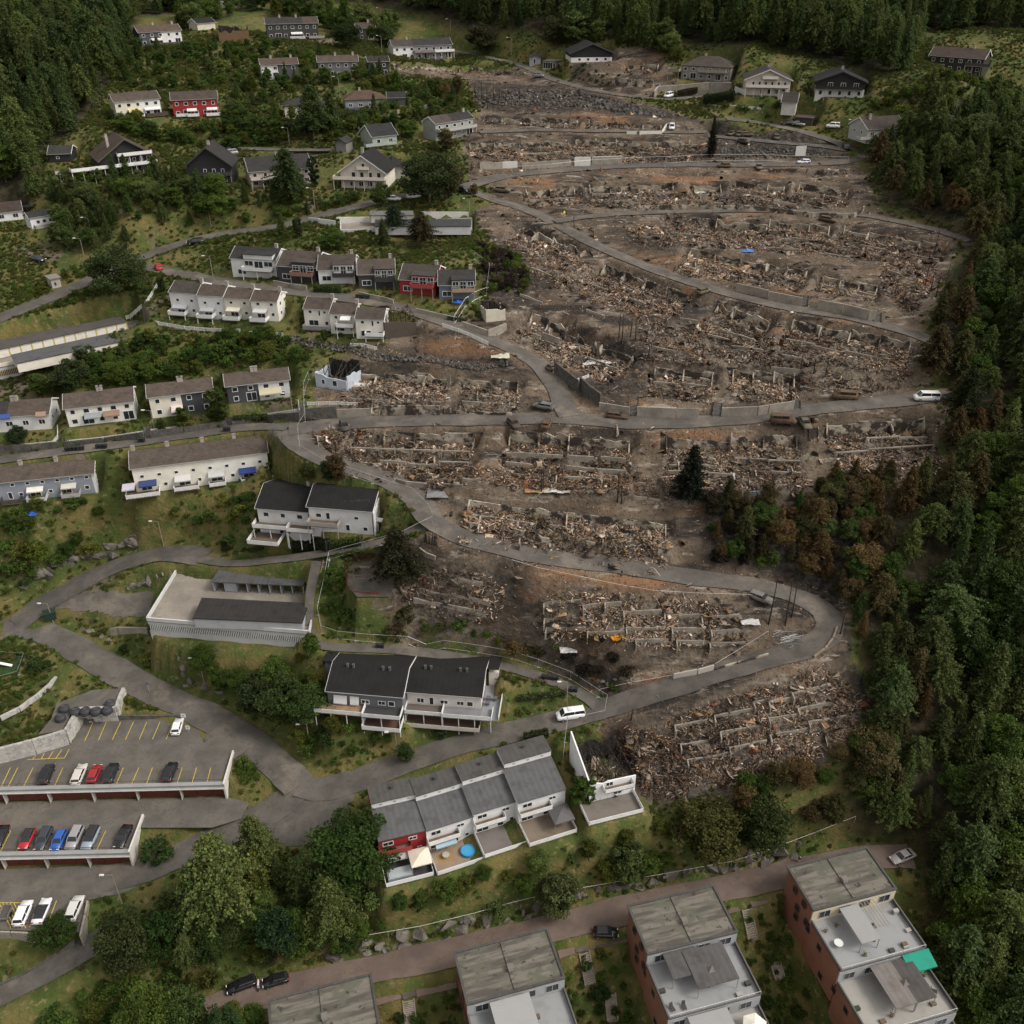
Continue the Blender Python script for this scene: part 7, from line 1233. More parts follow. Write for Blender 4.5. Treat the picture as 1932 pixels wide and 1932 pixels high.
CON = [(conifer(10+k, 18, [3.3,3.8,3.0,4.0,3.4,3.1,3.7,3.9][k], [.14,.24,.1,.3,.18,.1,.42,.36][k], 1.35, [.7,.52,.78,.45,.62,.85,.36,.4][k], [.26,.36,.26,.42,.32,.24,.45,.42][k]), trunk_mesh(10+k, 18, .24, 5), 18.0) for k in range(8)]
BRO = [(broad(40+k, 8, [3.0,3.5,2.6,3.2,2.2][k], .12), trunk_mesh(40+k, 8, .17, 9, .75), 8.0) for k in range(5)]
BUSH = [(broad(60+k, 2.2, [1.3,1.6,1.1,1.4][k],   .02, 26, 60, .10), trunk_mesh(60+k, 2.2, .05, 6, .6), 2.2) for k in range(4)]
THU = [(broad(80+k, 4.0, .85, .01, 46, 80, .085), trunk_mesh(80+k, 4.0, .08, 2, .8), 4.0) for k in range(2)]
def tree(kindlist, k, P, h, color, label, cat="tree", name="tree", group=None, sx=1.0):
    crown, trunk, H_ = kindlist[k % len(kindlist)]; s = h/H_
    T = thing(name, label, cat, P, random.uniform(0, 6.28), group); T.scale = (s*sx, s*sx, s)
    link("trunk", trunk, T); link("crown", crown, T, color); return T
PINE = [(0.078,0.108,0.031),(0.092,0.122,0.033),(0.066,0.098,0.031),(0.104,0.126,0.037),(0.082,0.102,0.031)]
DEC = [(0.060,0.098,0.018),(0.074,0.112,0.020),(0.050,0.086,0.018),(0.098,0.112,0.020)]
SCOR = [(0.095,0.070,0.031),(0.122,0.080,0.033),(0.080,0.066,0.026),(0.072,0.072,0.026)]
def grow(top, base, kind, color, label, sx=1.0, k=0, **kw):
    P = G(base); d = rdir(top); z = CAMZ+d.z*(P.y/d.y); h = max(1.0, z-P.z)*((.6 if kind == 's' else .8 if kind == 'b' else .9) if base[1] > 1180 else 1.0); L_ = dict(c=CON, b=BRO, s=BUSH, t=THU)[kind]
    nm = dict(c="pine_tree", b="leafy_tree", s="shrub", t="columnar_thuja")[kind]
    return tree(L_, k, P-Vector((0,0,.15)), h, color, label, cat=dict(c="tree", b="tree", s="shrub", t="thuja")[kind], name=nm, sx=sx, **kw)
S1 = SCOR[0]
HAND = [
 (A01(880,-75),A01(905,300),'b',(0.045,0.062,0.02),"tall leafy birch beside the upper left road",1.25,1),
 (A13(740,365),A13(740,825),'b',(0.05,0.09,0.018),"big round bright green tree left of the red row house",1.25,1),
 (A13(-30,320),A13(40,820),'c',PINE[3],"broad pine beside the gravel forecourt",.95,1),(A13(330,640),A13(370,1010),'c',PINE[0],"dark pine below the round green tree",1.0,3),(A13(560,800),A13(590,1290),'c',PINE[3],"grey-green pine right of the wooded gully",1.0,3),(A13(215,1005),A13(220,1400),'b',(0.03,0.06,0.022),"deep green leafy tree in the wooded gully",1.0,2),
 (A03(1760,460),A03(1720,1160),'c',PINE[3],"tallest pine above the lower left road",1.0,3),(A03(1560,700),A03(1540,1260),'c',PINE[0],"second pine left of the tallest roadside pine",.9,1),(A03(1010,1060),A03(1010,1500),'b',(0.05,0.062,0.02),"wide grey-green tree beside the lower path",0.81,1),(A03(1230,990),A03(1290,1450),'b',(0.04,0.08,0.018),"bright leafy tree beside the lower path",0.56,2),(A03(440,1140),A03(440,1340),'b',(0.05,0.085,0.018),"round bush tree over the lowest lot's wall",1.5,0),
 (A03(1080,1640),A03(1180,2050),'b',(0.075,0.105,0.02),"large yellow-green tree at the bottom edge",0.87,1),(A03(1400,1610),A03(1450,2020),'b',(0.05,0.08,0.02),"dark leafy tree at the bottom edge beside the yellow-green one",0.68,3),(A03(1700,1750),A03(1720,2050),'b',(0.035,0.065,0.022),"dense green tree left of the parked motorcycle",0.68,0),
 (A23(370,770),A23(350,1090),'b',(0.085,0.10,0.035),"pale half-bare tree overhanging the red street",1.15,2),(A23(860,480),A23(850,835),'b',(0.055,0.075,0.022),"tree with thin brown top on the rock edge",1.1,4),(A23(1400,185),A23(1430,640),'b',(0.07,0.07,0.02),"tree with scorched orange top below black rubble",1.2,0),(A23(1590,440),A23(1600,670),'b',(0.05,0.07,0.02),"green tree above the rock face, right",1.0,2),(A23(1880,140),A23(1850,560),'b',(0.05,0.07,0.02),"tall leafy tree at the ruins' lower right corner",1.1,3),(A23(1760,60),A23(1740,300),'b',SCOR[1],"orange scorched tree by the small ladder",1.0,2),
 (A21(1400,1430),A21(1335,1860),'c',(0.016,0.022,0.012),"lone black-green pine standing among burnt rows",1.25,0),(A12(1040,130),A12(1085,590),'c',(0.03,0.030,0.014),"tall scorched pine beside the fenced play area",1.2,3),
 (A10(400,640),A10(440,1070),'c',PINE[2],"tall pine with bare trunk before the hip-roofed white house",1.2,3),(A10(560,690),A10(575,1000),'c',PINE[0],"slimmer pine right of the tall bare-trunked pine",1.0,3),(A10(240,1120),A10(260,1540),'c',PINE[2],"tall pine in front of the cream villa",1.2,3),(A10(350,1270),A10(315,1510),'c',PINE[0],"shorter pine beside the cream villa's lawn",1.4,1),(A10(442,1150),A10(445,1400),'t',(0.02,0.032,0.014),"dark cypress between cream villa and white chalet",.8,0),
 (A10(1290,1150),A10(1310,1530),'b',(0.035,0.05,0.016),"huge dark tree with browned crown above the road",1.3,1),(A10(1400,1200),A10(1440,1500),'b',SCOR[2],"browned tree merging with the huge dark tree",1.1,3),(A10(1250,1140),A10(1220,1480),'c',PINE[1],"dark spruce at the left of huge dark tree",1.2,2),(A10(960,1380),A10(955,1560),'b',(0.05,0.07,0.018),"round tree on the bend below white chalet",1.2,0),(A10(1040,1540),A10(1050,1770),'c',(0.028,0.042,0.02),"pine in front of the hillside garage",1.4,3),(A10(960,1650),A10(965,1850),'c',PINE[4],"small spruce before the garage's slatted wall",1.3,0),(A10(1255,1590),A10(1250,1870),'c',(0.052,0.045,0.02),"browned pine before the garage's right half",1.5,1),(A10(200,1610),A10(200,1780),'c',PINE[1],"spruce on the bank left of the hillside garage",1.2,0),(A10(330,1620),A10(320,1800),'b',(0.045,0.06,0.022),"thin birch on the bank left of garage",.8,4),(A10(590,1720),A10(590,1880),'b',DEC[0],"dense green tree under the garage's left wall",1.4,1),(A10(1650,1380),A10(1645,1470),'b',SCOR[1],"small brown scorched tree by the upper junction",1.2,2),
 (A10(690,170),A10(690,370),'b',(0.035,0.055,0.016),"round dark tree in front of small brown house",1.4,1),(A10(1710,170),A10(1700,420),'b',(0.06,0.065,0.028),"round grey-green tree by the top road",1.3,0),(A10(975,220),A10(980,360),'b',(0.055,0.065,0.025),"grey-green tree left of the long low house",1.1,3),(A10(605,60),A10(605,165),'t',(0.02,0.035,0.014),"slim dark thuja before the red house",.9,0),(A10(505,60),A10(510,210),'b',DEC[1],"bright tree right of the black terraced house",1.0,2),(A10(1150,890),A10(1150,1040),'b',DEC[1],"lush green tree left of grey-green house",1.4,0),(A10(1440,960),A10(1440,1150),'b',SCOR[2],"browned tree before the grey-green house",1.2,2),(A10(1400,610),A10(1410,760),'b',SCOR[1],"rust-brown tree at the burnt edge, top",1.1,0),(A10(1500,560),A10(1520,720),'b',SCOR[2],"dark brown tree at the burnt edge, top",.9,2),
 (A01(1665,968),A01(1672,1262),'t',(0.055,0.082,0.015),"conical green cypress beside the charcoal half-house",1.25,0),(A01(1388,1112),A01(1395,1312),'t',(0.065,0.095,0.014),"smaller bright thuja in the cream house's garden",1.2,1),(A01(150,1285),A01(150,1430),'b',(0.03,0.048,0.02),"dark round bush tree in striped-awning garden",1.2,0),(A01(1230,1215),A01(1230,1330),'b',(0.05,0.07,0.025),"small thin tree by garden lamp",.9,4),(A11(555,1540),A11(560,1700),'b',(0.025,0.045,0.014),"dark green tree at the burnt bend",1.1,0),(A11(610,1480),A11(615,1700),'b',SCOR[1],"orange scorched tree at the burnt bend",.8,2),(A11(420,1560),A11(400,1680),'b',(0.06,0.065,0.018),"small half-brown tree below the turning place",1.2,3),
 (A01(1230,140),A01(1230,275),'b',(0.04,0.06,0.018),"young tree beside the stepped terrace's stair",.8,4),(A01(930,620),A01(950,770),'c',PINE[1],"small spruce against the cream garage terrace",1.5,0),(A01(640,690),A01(640,830),'b',(0.04,0.06,0.018),"dark tree before the garage slats",1.1,2),(A01(940,780),A01(940,965),'b',(0.075,0.105,0.018),"bright yellow-green maple behind the duplex row",1.3,1),(A01(560,790),A01(560,1010),'b',(0.042,0.062,0.022),"wide grey-green willow behind the duplex row",1.5,0),(A01(320,880),A01(320,1060),'b',(0.06,0.09,0.018),"bright green tree left of the willow",1.2,2),(A01(430,910),A01(440,1080),'b',(0.07,0.09,0.02),"slim yellow-green tree beside the willow",.8,4),(A01(1110,840),A01(1120,960),'b',DEC[1],"green tree right of the maple",1.0,2),(A01(1320,810),A01(1320,930),'b',DEC[0],"mid green tree behind the cream half-house",1.1,3),
 (A20(1525,880),A20(1500,1190),'c',(0.020,0.017,0.012),"charred conifer standing by the burnt parking",.75,2),(A31(1270,520),A31(1230,900),'c',SCOR[0],"brown scorched tree over the orange wheelbarrows",1.3,1),(A31(1450,560),A31(1420,900),'c',SCOR[3],"half-browned pine behind the white van",1.2,3),(A31(1490,850),A31(1430,1330),'c',(0.03,0.04,0.014),"leaning pine behind the trailer",.9,3),
 (A12(440,1280),A12(420,1560),'b',(0.045,0.075,0.018),"leafy birch by the grey half's deck corner",1.2,1),(A12(240,1200),A12(230,1560),'b',(0.05,0.075,0.02),"tall tree left of the black-roofed duplex",1.2,0),(A12(60,1160),A12(70,1500),'b',(0.045,0.065,0.022),"grey-green tree above the main road bend",1.2,3),(A12(590,1500),A12(590,1680),'b',(0.10,0.11,0.018),"small yellow-leaved tree below the duplex deck",.9,2),(A12(1120,1720),A12(1120,1880),'b',(0.045,0.075,0.02),"compact round tree beside the road lamp",1.0,0),(A12(1400,1575),A12(1405,1680),'s',(0.03,0.05,0.018),"dense dark shrub under the pale terrace",1.1,0),
 (A02(290,240),A02(290,340),'s',(0.10,0.125,0.015),"bright lime-yellow shrub on the rock slope",1.0,1),(A02(190,330),A02(180,440),'s',(0.07,0.095,0.018),"light green shrub on the rock slope",1.1,0),(A02(290,1070),A02(290,1190),'s',(0.035,0.06,0.018),"round green shrub by the playground fence",1.3,1),(A03(1200,510),A03(1195,690),'s',(0.04,0.07,0.02),"leafy shrub on the triangle between ramps",1.5,2),(A02(960,970),A02(940,1060),'s',(0.045,0.07,0.02),"green shrub below the garage ramp wall",1.0,3),(A11(495,540),A11(520,640),'t',(0.05,0.085,0.014),"bright thuja in front of the half-burnt row",1.2,0),(A23(545,40),A23(540,260),'t',(0.05,0.085,0.015),"tall bright thuja beside the burnt white house deck",1.6,1),
 (A23(670,1640),A23(670,1760),'b',(0.03,0.055,0.015),"small round tree between brick blocks",1.0,0),
]
for q, (tp, bs, kd, cl, lb, sx, k) in enumerate(HAND): grow(tp, bs, kd, cl, lb, sx, k)
# thuja hedges
def hedge(label, va, vb, h, w=1.0, color=(0.03,0.05,0.014)):
    a, b = G(va), G(vb); d = b-a; Ln = d.length; n = max(2, int(Ln/.9)); T = thing("hedge", label, "hedge", a); r = np.random.default_rng(int(va[0]*7)); m = int(Ln*w*h*70)+200
    s = r.uniform(0,1,m); face = r.uniform(-1,1,(m,2)); big = np.abs(face).argmax(1); f2 = face.copy(); f2[np.arange(m), big] = np.sign(f2[np.arange(m), big])*r.uniform(.85,1.05,m)
    e = np.array([-d.y, d.x, 0])/max(1e-6, math.hypot(d.x, d.y)); C = np.array(d)[None]*s[:,None]+e[None]*(f2[:,0]*w/2)[:,None]; C[:,2] += (f2[:,1]*.5+.5)*h; U, V = rnd_axes(r, m, .15, .3); tone = np.clip(r.normal(1,.22,m),.5,1.5)[:,None]*np.ones((1,3)); o = link("leaves", quads_mesh("leaves", C, U, V, tone), T, color); o["kind"] = "stuff"
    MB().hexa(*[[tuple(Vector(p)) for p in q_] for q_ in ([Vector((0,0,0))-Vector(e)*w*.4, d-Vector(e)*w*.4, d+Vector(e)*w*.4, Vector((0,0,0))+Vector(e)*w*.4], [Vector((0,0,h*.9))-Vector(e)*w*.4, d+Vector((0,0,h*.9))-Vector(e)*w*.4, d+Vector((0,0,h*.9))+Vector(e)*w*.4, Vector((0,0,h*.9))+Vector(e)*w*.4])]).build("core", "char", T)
hedge("trimmed green hedge below the white house with black balcony", A11(440,275), A11(645,280), 1.8, 1.6, (0.05,0.085,0.014)); hedge("tall dark thuja hedge, right of two before black-roofed house", A12(430,300), A12(550,300), 3.0, 1.4); hedge("tall dark thuja hedge, left of two before black-roofed house", A12(285,310), A12(415,305), 2.8, 1.4); hedge("long green hedge right of the thuja hedges", A12(570,285), A12(800,250), 2.0, 1.6, (0.05,0.075,0.015)); hedge("low clipped hedge beside the garden shed", A02(1680,285), A02(1935,300), 1.0, 1.0, (0.055,0.08,0.014)); hedge("low clipped hedge by the terraced gardens", A12(-20,300), A12(60,270), 1.0, 1.0, (0.055,0.08,0.014))
hedge("dark clipped hedge behind the grey-roofed row house", A22(92,1725), A22(272,1690), 1.6, 1.2, (0.035,0.055,0.014)); hedge("low garden hedge above the parked white van", A22(40,1420), A22(400,1380), 1.0, .9, (0.05,0.075,0.015)); hedge("hedge along the cream villa's lower wall", A10(180,1000), A10(560,985), 2.4, 1.6, (0.03,0.045,0.014)); hedge("rounded hedge before the curved grey wall", A20(1260,730), A20(1390,700), 2.0, 2.0, (0.05,0.035,0.015)); hedge("big clipped hedge before the taupe house drive", A20(1440,790), A20(1670,760), 3.0, 2.5, (0.035,0.055,0.014)); hedge("garden hedge over the yellow-awning house wall", A01(1760,1245), A11(90,1230), 1.2, 1.6, (0.045,0.075,0.014)); hedge("garden hedge below the hip-roofed blue-grey house", A10(620,905), A10(880,880), 2.2, 2.0, (0.05,0.075,0.015))
# scattered growth on slopes: (area, spacing, kinds, colours, label, heights)
def scatter(polyV, dmin, n, seed):
    P = [G(v) for v in polyV]; xs = [p.x for p in P]; ys = [p.y for p in P]; r = random.Random(seed); out = []; cell = {}; tries = 0
    def inside(x, y):
        c = False; m = len(P)
        for i in range(m):
            a, b = P[i], P[(i+1) % m]
            if (a.y > y) != (b.y > y) and x < (b.x-a.x)*(y-a.y)/(b.y-a.y)+a.x: c = not c
        return c
    while len(out) < n and tries < n*40:
        tries += 1; x, y = r.uniform(min(xs), max(xs)), r.uniform(min(ys), max(ys))
        if not (X0+3 < x < X1-3 and Y0+3 < y < Y1-3) or not inside(x, y): continue
        iy, ix = int((y-Y0)/GS), int((x-X0)/GS)
        if DROAD[iy, ix] < 1.6 or DPAD[iy, ix] < 1.3: continue
        k = (int(x/dmin), int(y/dmin)); ok = True
        for dx in (-1,0,1):
            for dy in (-1,0,1):
                for (px, py) in cell.get((k[0]+dx, k[1]+dy), ()):
                    if (px-x)**2+(py-y)**2 < dmin*dmin: ok = False
        if not ok: continue
        cell.setdefault(k, []).append((x, y)); out.append(Vector((x, y, float(hz(x, y)))))
    return out
AREAS = [
 ([(100,350),(340,345),(440,380),(600,388),(560,420),(420,424),(330,440),(200,470),(110,470)], 4.2, 70, "cbbc", PINE+DEC[:3], "dense hillside above the road bend", (3,7)),
 ([(210,238),(480,228),(560,258),(520,276),(330,276),(230,256)], 3.2, 60, "bsb", DEC, "green strip above the big chalet", (2,6)),
 ([(225,95),(480,85),(740,152),(740,168),(480,168),(210,168)], 4.5, 70, "bbcs", DEC+PINE[:2], "slope between the upper house rows", (2,6)),
 ([(430,180),(530,150),(750,158),(890,190),(880,235),(780,232),(620,272),(430,250)], 4.0, 70, "bsbc", DEC+PINE[:2], "gardens around the hip-roofed houses", (2,6)),
 ([(340,35),(480,8),(620,25),(740,60),(730,100),(480,22),(345,60)], 4.5, 40, "bc", DEC+PINE, "edge of the top forest", (4,11)),
 ([(110,690),(270,645),(540,640),(590,680),(430,692),(130,738)], 2.8, 110, "bssb", DEC, "bushy bank above the duplex row", (1.5,5)),
 ([(0,985),(110,1000),(330,990),(250,1032),(120,1088),(0,1135)], 2.6, 80, "bss", DEC, "rocky slope left of the ring road", (1.2,4)),
 ([(300,940),(480,925),(480,1010),(420,1035),(300,1010)], 2.8, 40, "ss", DEC, "slope below the four-unit row", (1.0,2.8)),
 ([(0,930),(190,940),(190,985),(0,1000)], 2.8, 30, "sb", DEC, "gardens below the grey-blue row", (1.2,3.5)),
 ([(430,1212),(590,1228),(600,1340),(600,1390),(560,1430),(500,1375),(380,1292)], 3.0, 60, "bsb", DEC, "slope between ring road and duplex", (2,7)),
 ([(300,1215),(430,1215),(400,1290),(270,1240)], 2.6, 24, "ss", DEC, "scrub below the parking garage", (1,2.4)),
 ([(690,1665),(900,1640),(1120,1560),(1210,1530),(1400,1525),(1490,1560),(1250,1640),(900,1735),(560,1815),(450,1820),(420,1750),(560,1690)], 2.6, 210, "bbsb", DEC+DEC+PINE, "bushy slope above the red street", (2.4,5.4)),
 ([(250,1800),(400,1715),(520,1665),(620,1680),(650,1715),(600,1785),(390,1830),(260,1850)], 4.0, 50, "bc", PINE[3:]+DEC, "wooded slope above the lower left road", (4,8.5)),
 ([(60,1945),(200,1855),(440,1850),(480,1945)], 3.0, 34, "bs", DEC, "trees at the bottom left corner", (2,6)),
 ([(235,1305),(290,1312),(355,1348),(352,1376),(240,1378)], 1.8, 34, "ss", DEC[:2]+[(0.10,0.10,0.02)], "hedge bank above the upper stalls", (1.0,2.0)),
 ([(430,1415),(480,1440),(500,1470),(450,1490),(428,1485)], 2.0, 14, "ss", DEC[:2]+[(0.09,0.10,0.02)], "bushes beside the upper deck's end wall", (1.2,2.4)),
 ([(600,1378),(930,1388),(1000,1352),(930,1385),(700,1440),(620,1472),(560,1440)], 2.4, 60, "ssb", DEC, "verge below the black-roofed duplex", (1,3)),
 ([(612,1075),(660,1105),(700,1150),(730,1195),(620,1192),(606,1150)], 2.2, 50, "ssb", [(0.06,0.10,0.016),(0.05,0.085,0.016)], "green bank beside the wooden stair", (1,3)),
 ([(0,1200),(0,1260),(60,1245),(100,1260),(60,1300),(0,1340)], 3.0, 10, "s", DEC, "playground bank", (.8,1.8)),
 ([(940,1790),(1060,1760),(1200,1840),(1250,1932),(1000,1932)], 2.4, 40, "ss", DEC[:3], "gardens between second and third blocks", (.8,2)),
 ([(1390,1700),(1480,1690),(1560,1810),(1620,1932),(1440,1932)], 2.4, 40, "ss", DEC[:3], "gardens between third and fourth blocks", (.8,2)),
 ([(700,1850),(850,1820),(900,1932),(720,1932)], 2.4, 16, "ss", DEC[:3], "gardens between first and second blocks", (.8,2)),
 ([(720,1120),(760,1160),(960,1190),(1000,1240),(850,1225),(740,1200)], 2.6, 40, "bss", SCOR+[DEC[2]], "scorched bank above the fenced path", (1.5,3.5)),
 ([(1010,1235),(1080,1200),(1170,1225),(1200,1300),(1150,1320)], 2.6, 34, "ss", [(0.02,0.018,0.013),(0.035,0.028,0.018),(0.05,0.04,0.02)], "charred bank above the white van", (1,2.6)),
 ([(900,470),(960,470),(1000,520),(990,560),(920,560)], 2.6, 26, "bs", [(0.025,0.018,0.013),SCOR[2],(0.04,0.03,0.018)], "charred thicket below the upper junction", (1,3)),
 ([(1345,965),(1500,965),(1560,915),(1680,900),(1650,1010),(1610,1140),(1450,1082),(1350,1058)], 2.8, 120, "cbbc", SCOR+SCOR+PINE[:1]+[DEC[2],(0.03,0.03,0.016),(0.04,0.036,0.018)], "scorched wood edge below the burnt rows", (3,6)),
 ([(1340,1000),(1440,1020),(1440,1070),(1340,1055)], 2.6, 20, "sb", [(0.022,0.018,0.014)], "charred wood edge above the hairpin", (2,4)),
 ([(1400,1500),(1560,1450),(1640,1400),(1600,1560),(1500,1560)], 3.2, 36, "bb", SCOR+[DEC[0]], "browned trees at the ruins' lower edge", (3,8)),
 ([(1360,205),(1460,195),(1540,215),(1460,232),(1380,220)], 2.6, 22, "s", DEC, "gardens below the cream chalet", (1,2.5)),
 ([(1640,200),(1760,150),(1900,170),(1900,200),(1740,240),(1650,240)], 3.0, 50, "sbs", DEC, "bushy slope by the dark brown house", (1.2,4)),
 ([(20,555),(170,490),(210,510),(60,580)], 3.0, 16, "s", DEC, "verge of the upper left road", (.8,2)),
 ([(60,585),(260,520),(280,560),(150,610)], 2.6, 34, "ss", DEC[:2]+[(0.05,0.085,0.018)], "grass bank above the long garage", (.8,2)),
 ([(1000,95),(1090,80),(1270,90),(1280,120),(1240,100),(1120,90)], 4.0, 20, "cb", [(0.05,0.05,0.02)]+PINE[:2], "forest edge behind the single burnt house", (4,12)),
 ([(1020,128),(1130,135),(1160,165),(1080,155)], 2.2, 16, "s", DEC[1:], "green bank below the black-roofed chalet", (.6,1.4)),
 ([(500,380),(640,380),(720,372),(600,402),(520,420)], 2.6, 24, "sb", DEC, "roadside bank below white chalet", (1,3)),
 ([(1590,1175),(1680,1150),(1730,1300),(1750,1500),(1730,1610),(1640,1590),(1600,1490),(1665,1375),(1645,1285)], 3.8, 60, "cbcc", SCOR+PINE, "singed fringe right of the hairpin", (4.5,9)),
 ([(380,460),(500,440),(560,440),(420,500)], 2.8, 18, "s", DEC[2:]+DEC[:1], "bank left of the six-house row", (.6,1.4)),
]
SCT = []
for ai, (pv, dm, n, kinds, cols, where, hr_) in enumerate(AREAS):
    for P in scatter(pv, dm*.8, int(n*1.6), 100+ai):
        kd = random.choice(kinds); lo, hi = hr_; h = random.uniform(lo, hi)*(1.25 if kd == 'c' else 1.0); SCT.append((kd, P, min(h, 3.0) if kd == 's' else h, random.choice(cols), where))
SCT.sort(key=lambda s: -s[2]/(s[1]-Vector((0,0,CAMZ))).length)
num = dict(c=0, b=0, s=0); over = dict(c=[], b=[], s=[])
for (kd, P, h, cl, where) in SCT:
    num[kd] += 1; L_ = dict(c=CON, b=BRO, s=BUSH)[kd]
    if num[kd] > dict(c=120, b=225, s=270)[kd]: over[kd].append(((P.x, P.y, P.z-.1), h/L_[0][2], random.uniform(0, 6.28), 0)); continue
    nm, wd_ = dict(c=("pine_tree","conifer"), b=("leafy_tree","leafy tree"), s=("shrub","shrub"))[kd]
    tree(L_, random.randrange(6), P-Vector((0,0,.15)), h, cl, f"{wd_} among the {where}", cat="shrub" if kd == 's' else "tree", name=nm, group=f"{wd_}s, {where}", sx=random.uniform(.85,1.3))
# the forest
def points_stuff(name, label, pts, src, cat):
    """one mass: instances of source crowns on points"""
    me = bpy.data.meshes.new(name); me.vertices.add(len(pts)); me.vertices.foreach_set("co", np.array([p[0] for p in pts], np.float32).ravel())
    for an, k in (("size", 1), ("turn", 2)): a = me.attributes.new(an, 'FLOAT', 'POINT'); a.data.foreach_set("value", np.array([p[k] for p in pts], np.float32))
    c = bpy.data.collections.new(name+"_source")
    for s in src: c.objects.link(s)
    o = bpy.data.objects.new(name, me); COL.objects.link(o); tag(o, label, cat, kind="stuff")
    g = bpy.data.node_groups.new(name, 'GeometryNodeTree'); g.interface.new_socket("Geometry", in_out='INPUT', socket_type='NodeSocketGeometry'); g.interface.new_socket("Geometry", in_out='OUTPUT', socket_type='NodeSocketGeometry')
    ni = g.nodes.new("NodeGroupInput"); no = g.nodes.new("NodeGroupOutput"); ci = g.nodes.new("GeometryNodeCollectionInfo"); ci.inputs["Collection"].default_value = c; ci.inputs["Separate Children"].default_value = True; ci.inputs["Reset Children"].default_value = True
    ip = g.nodes.new("GeometryNodeInstanceOnPoints"); ip.inputs["Pick Instance"].default_value = True
    def na(n, out, inp, wrap=None):
        a = g.nodes.new("GeometryNodeInputNamedAttribute"); a.data_type = 'FLOAT'; a.inputs["Name"].default_value = n
        if wrap: w = g.nodes.new("ShaderNodeCombineXYZ"); g.links.new(a.outputs["Attribute"], w.inputs["Z"]); g.links.new(w.outputs[0], inp)
        else: g.links.new(a.outputs["Attribute"], inp)
    na("size", 0, ip.inputs["Scale"]); na("turn", 0, ip.inputs["Rotation"], True)
    rv = g.nodes.new("FunctionNodeRandomValue"); rv.data_type = 'INT'; rv.inputs["Min"].default_value = 0 if 0 else 0
    for s_ in rv.inputs:
        if s_.type == 'INT' and s_.name == "Max": s_.default_value = len(src)-1
        if s_.type == 'INT' and s_.name == "Min": s_.default_value = 0
    outs = [x for x in rv.outputs if x.type == 'INT']; g.links.new(outs[0], ip.inputs["Instance Index"])
    g.links.new(ni.outputs[0], ip.inputs["Points"]); g.links.new(ci.outputs[0], ip.inputs["Instance"]); g.links.new(ip.outputs[0], no.inputs[0])
    md = o.modifiers.new("scatter", 'NODES'); md.node_group = g; return o
def src_obj(me, color, sc=1.0):
    me = me.copy(); a = me.attributes["tone"]; n = len(me.vertices); c = np.empty(n*4, np.float32); a.data.foreach_get("color", c); c = c.reshape(-1, 4); c[:, :3] *= np.array(color, np.float32)[None]; a.data.foreach_set("color", c.ravel())
    return bpy.data.objects.new("source", me)
for kd, nm, lb in (('b', "thicket", "thicket of smaller leafy trees on the house slopes"), ('s', "scrub", "scrub of low bushes between the gardens"), ('c', "young_conifers", "stand of young conifers on the house slopes")):
    if over[kd]: L_ = dict(c=CON, b=BRO, s=BUSH)[kd]; points_stuff(nm, lb, over[kd], [src_obj(L_[k][0], DEC[k] if kd != 'c' else PINE[k]) for k in range(4)], nm.replace("_", " "))
burn_poly = [G(v) for v in BURN_V]; bd_full = np.full(H.shape, 50.0); _sy, _sx, _d = polydist(burn_poly, 25); bd_full[_sy, _sx] = _d
FT = []
for fi, (pv, dm, n) in enumerate(((FOREST_V[0], 4.7, 3000), (FOREST_V[1], 4.4, 4000))):
    for P in scatter(pv, dm, n, 300+fi):
        v = toV(P+Vector((0,0,12)))
        if -270 < v[0] < 2270 and -330 < v[1] < 2150: 
            bd = float(bd_full[int((P.y-Y0)/GS), int((P.x-X0)/GS)])
            if bd < 2.0: continue
            FT.append((fi, P, bd))
FT.sort(key=lambda e: (e[1]-Vector((0,0,CAMZ))).length+(0 if -20 < toV(e[1])[0] < 1950 else 1e4))
rest = []
for q, (fi, P, bd) in enumerate(FT):
    sc = fi == 1 and bd < random.uniform(2, 10); h = (random.uniform(10, 17) if bd > 16 else random.uniform(7, 12)) if fi == 1 else random.uniform(11, 18)
    if P.z > 120 and fi == 0: h *= .95
    if q < 180:
        dec = random.random() < .2 and not sc
        v = toV(P)
        if fi == 1: lab, grp = ("scorched brown conifer along the burnt edge of the forest", "scorched conifers at the forest edge") if sc else ((("leafy tree inside the eastern forest"), "leafy trees in the eastern forest") if dec else ("green conifer in the dense forest beside the ruins", "conifers of the eastern forest"))
        else: lab, grp = ("conifer in the forest above the houses", "conifers of the upper forest") if not dec else ("leafy tree in the forest above the houses", "leafy trees of the upper forest")
        if dec: tree(BRO, q, P-Vector((0,0,.2)), h*.7, random.choice(DEC[:3]), lab, name="leafy_tree", group=grp)
        else: tree(CON, random.randrange(8), P-Vector((0,0,.2)), h, random.choice(SCOR) if sc else random.choice(PINE), lab, name="pine_tree", group=grp, sx=random.uniform(.85,1.3))
    else: rest.append(((P.x, P.y, P.z), h/18.0, random.uniform(0, 6.28), sc))
points_stuff("forest", "dense dark conifer forest covering the hill behind the houses", [p for p in rest if not p[3]], [src_obj(CON[k][0], PINE[k % 5]) for k in range(8)]+[src_obj(CON[2][0], PINE[3]), src_obj(CON[5][0], (0.04,0.06,0.018))], "forest")
rs = [p for p in rest if p[3]]
if rs: points_stuff("scorched_wood", "mass of browned conifers behind the first burnt trees", rs, [src_obj(CON[k][0], SCOR[k % 4]) for k in range(4)], "forest")
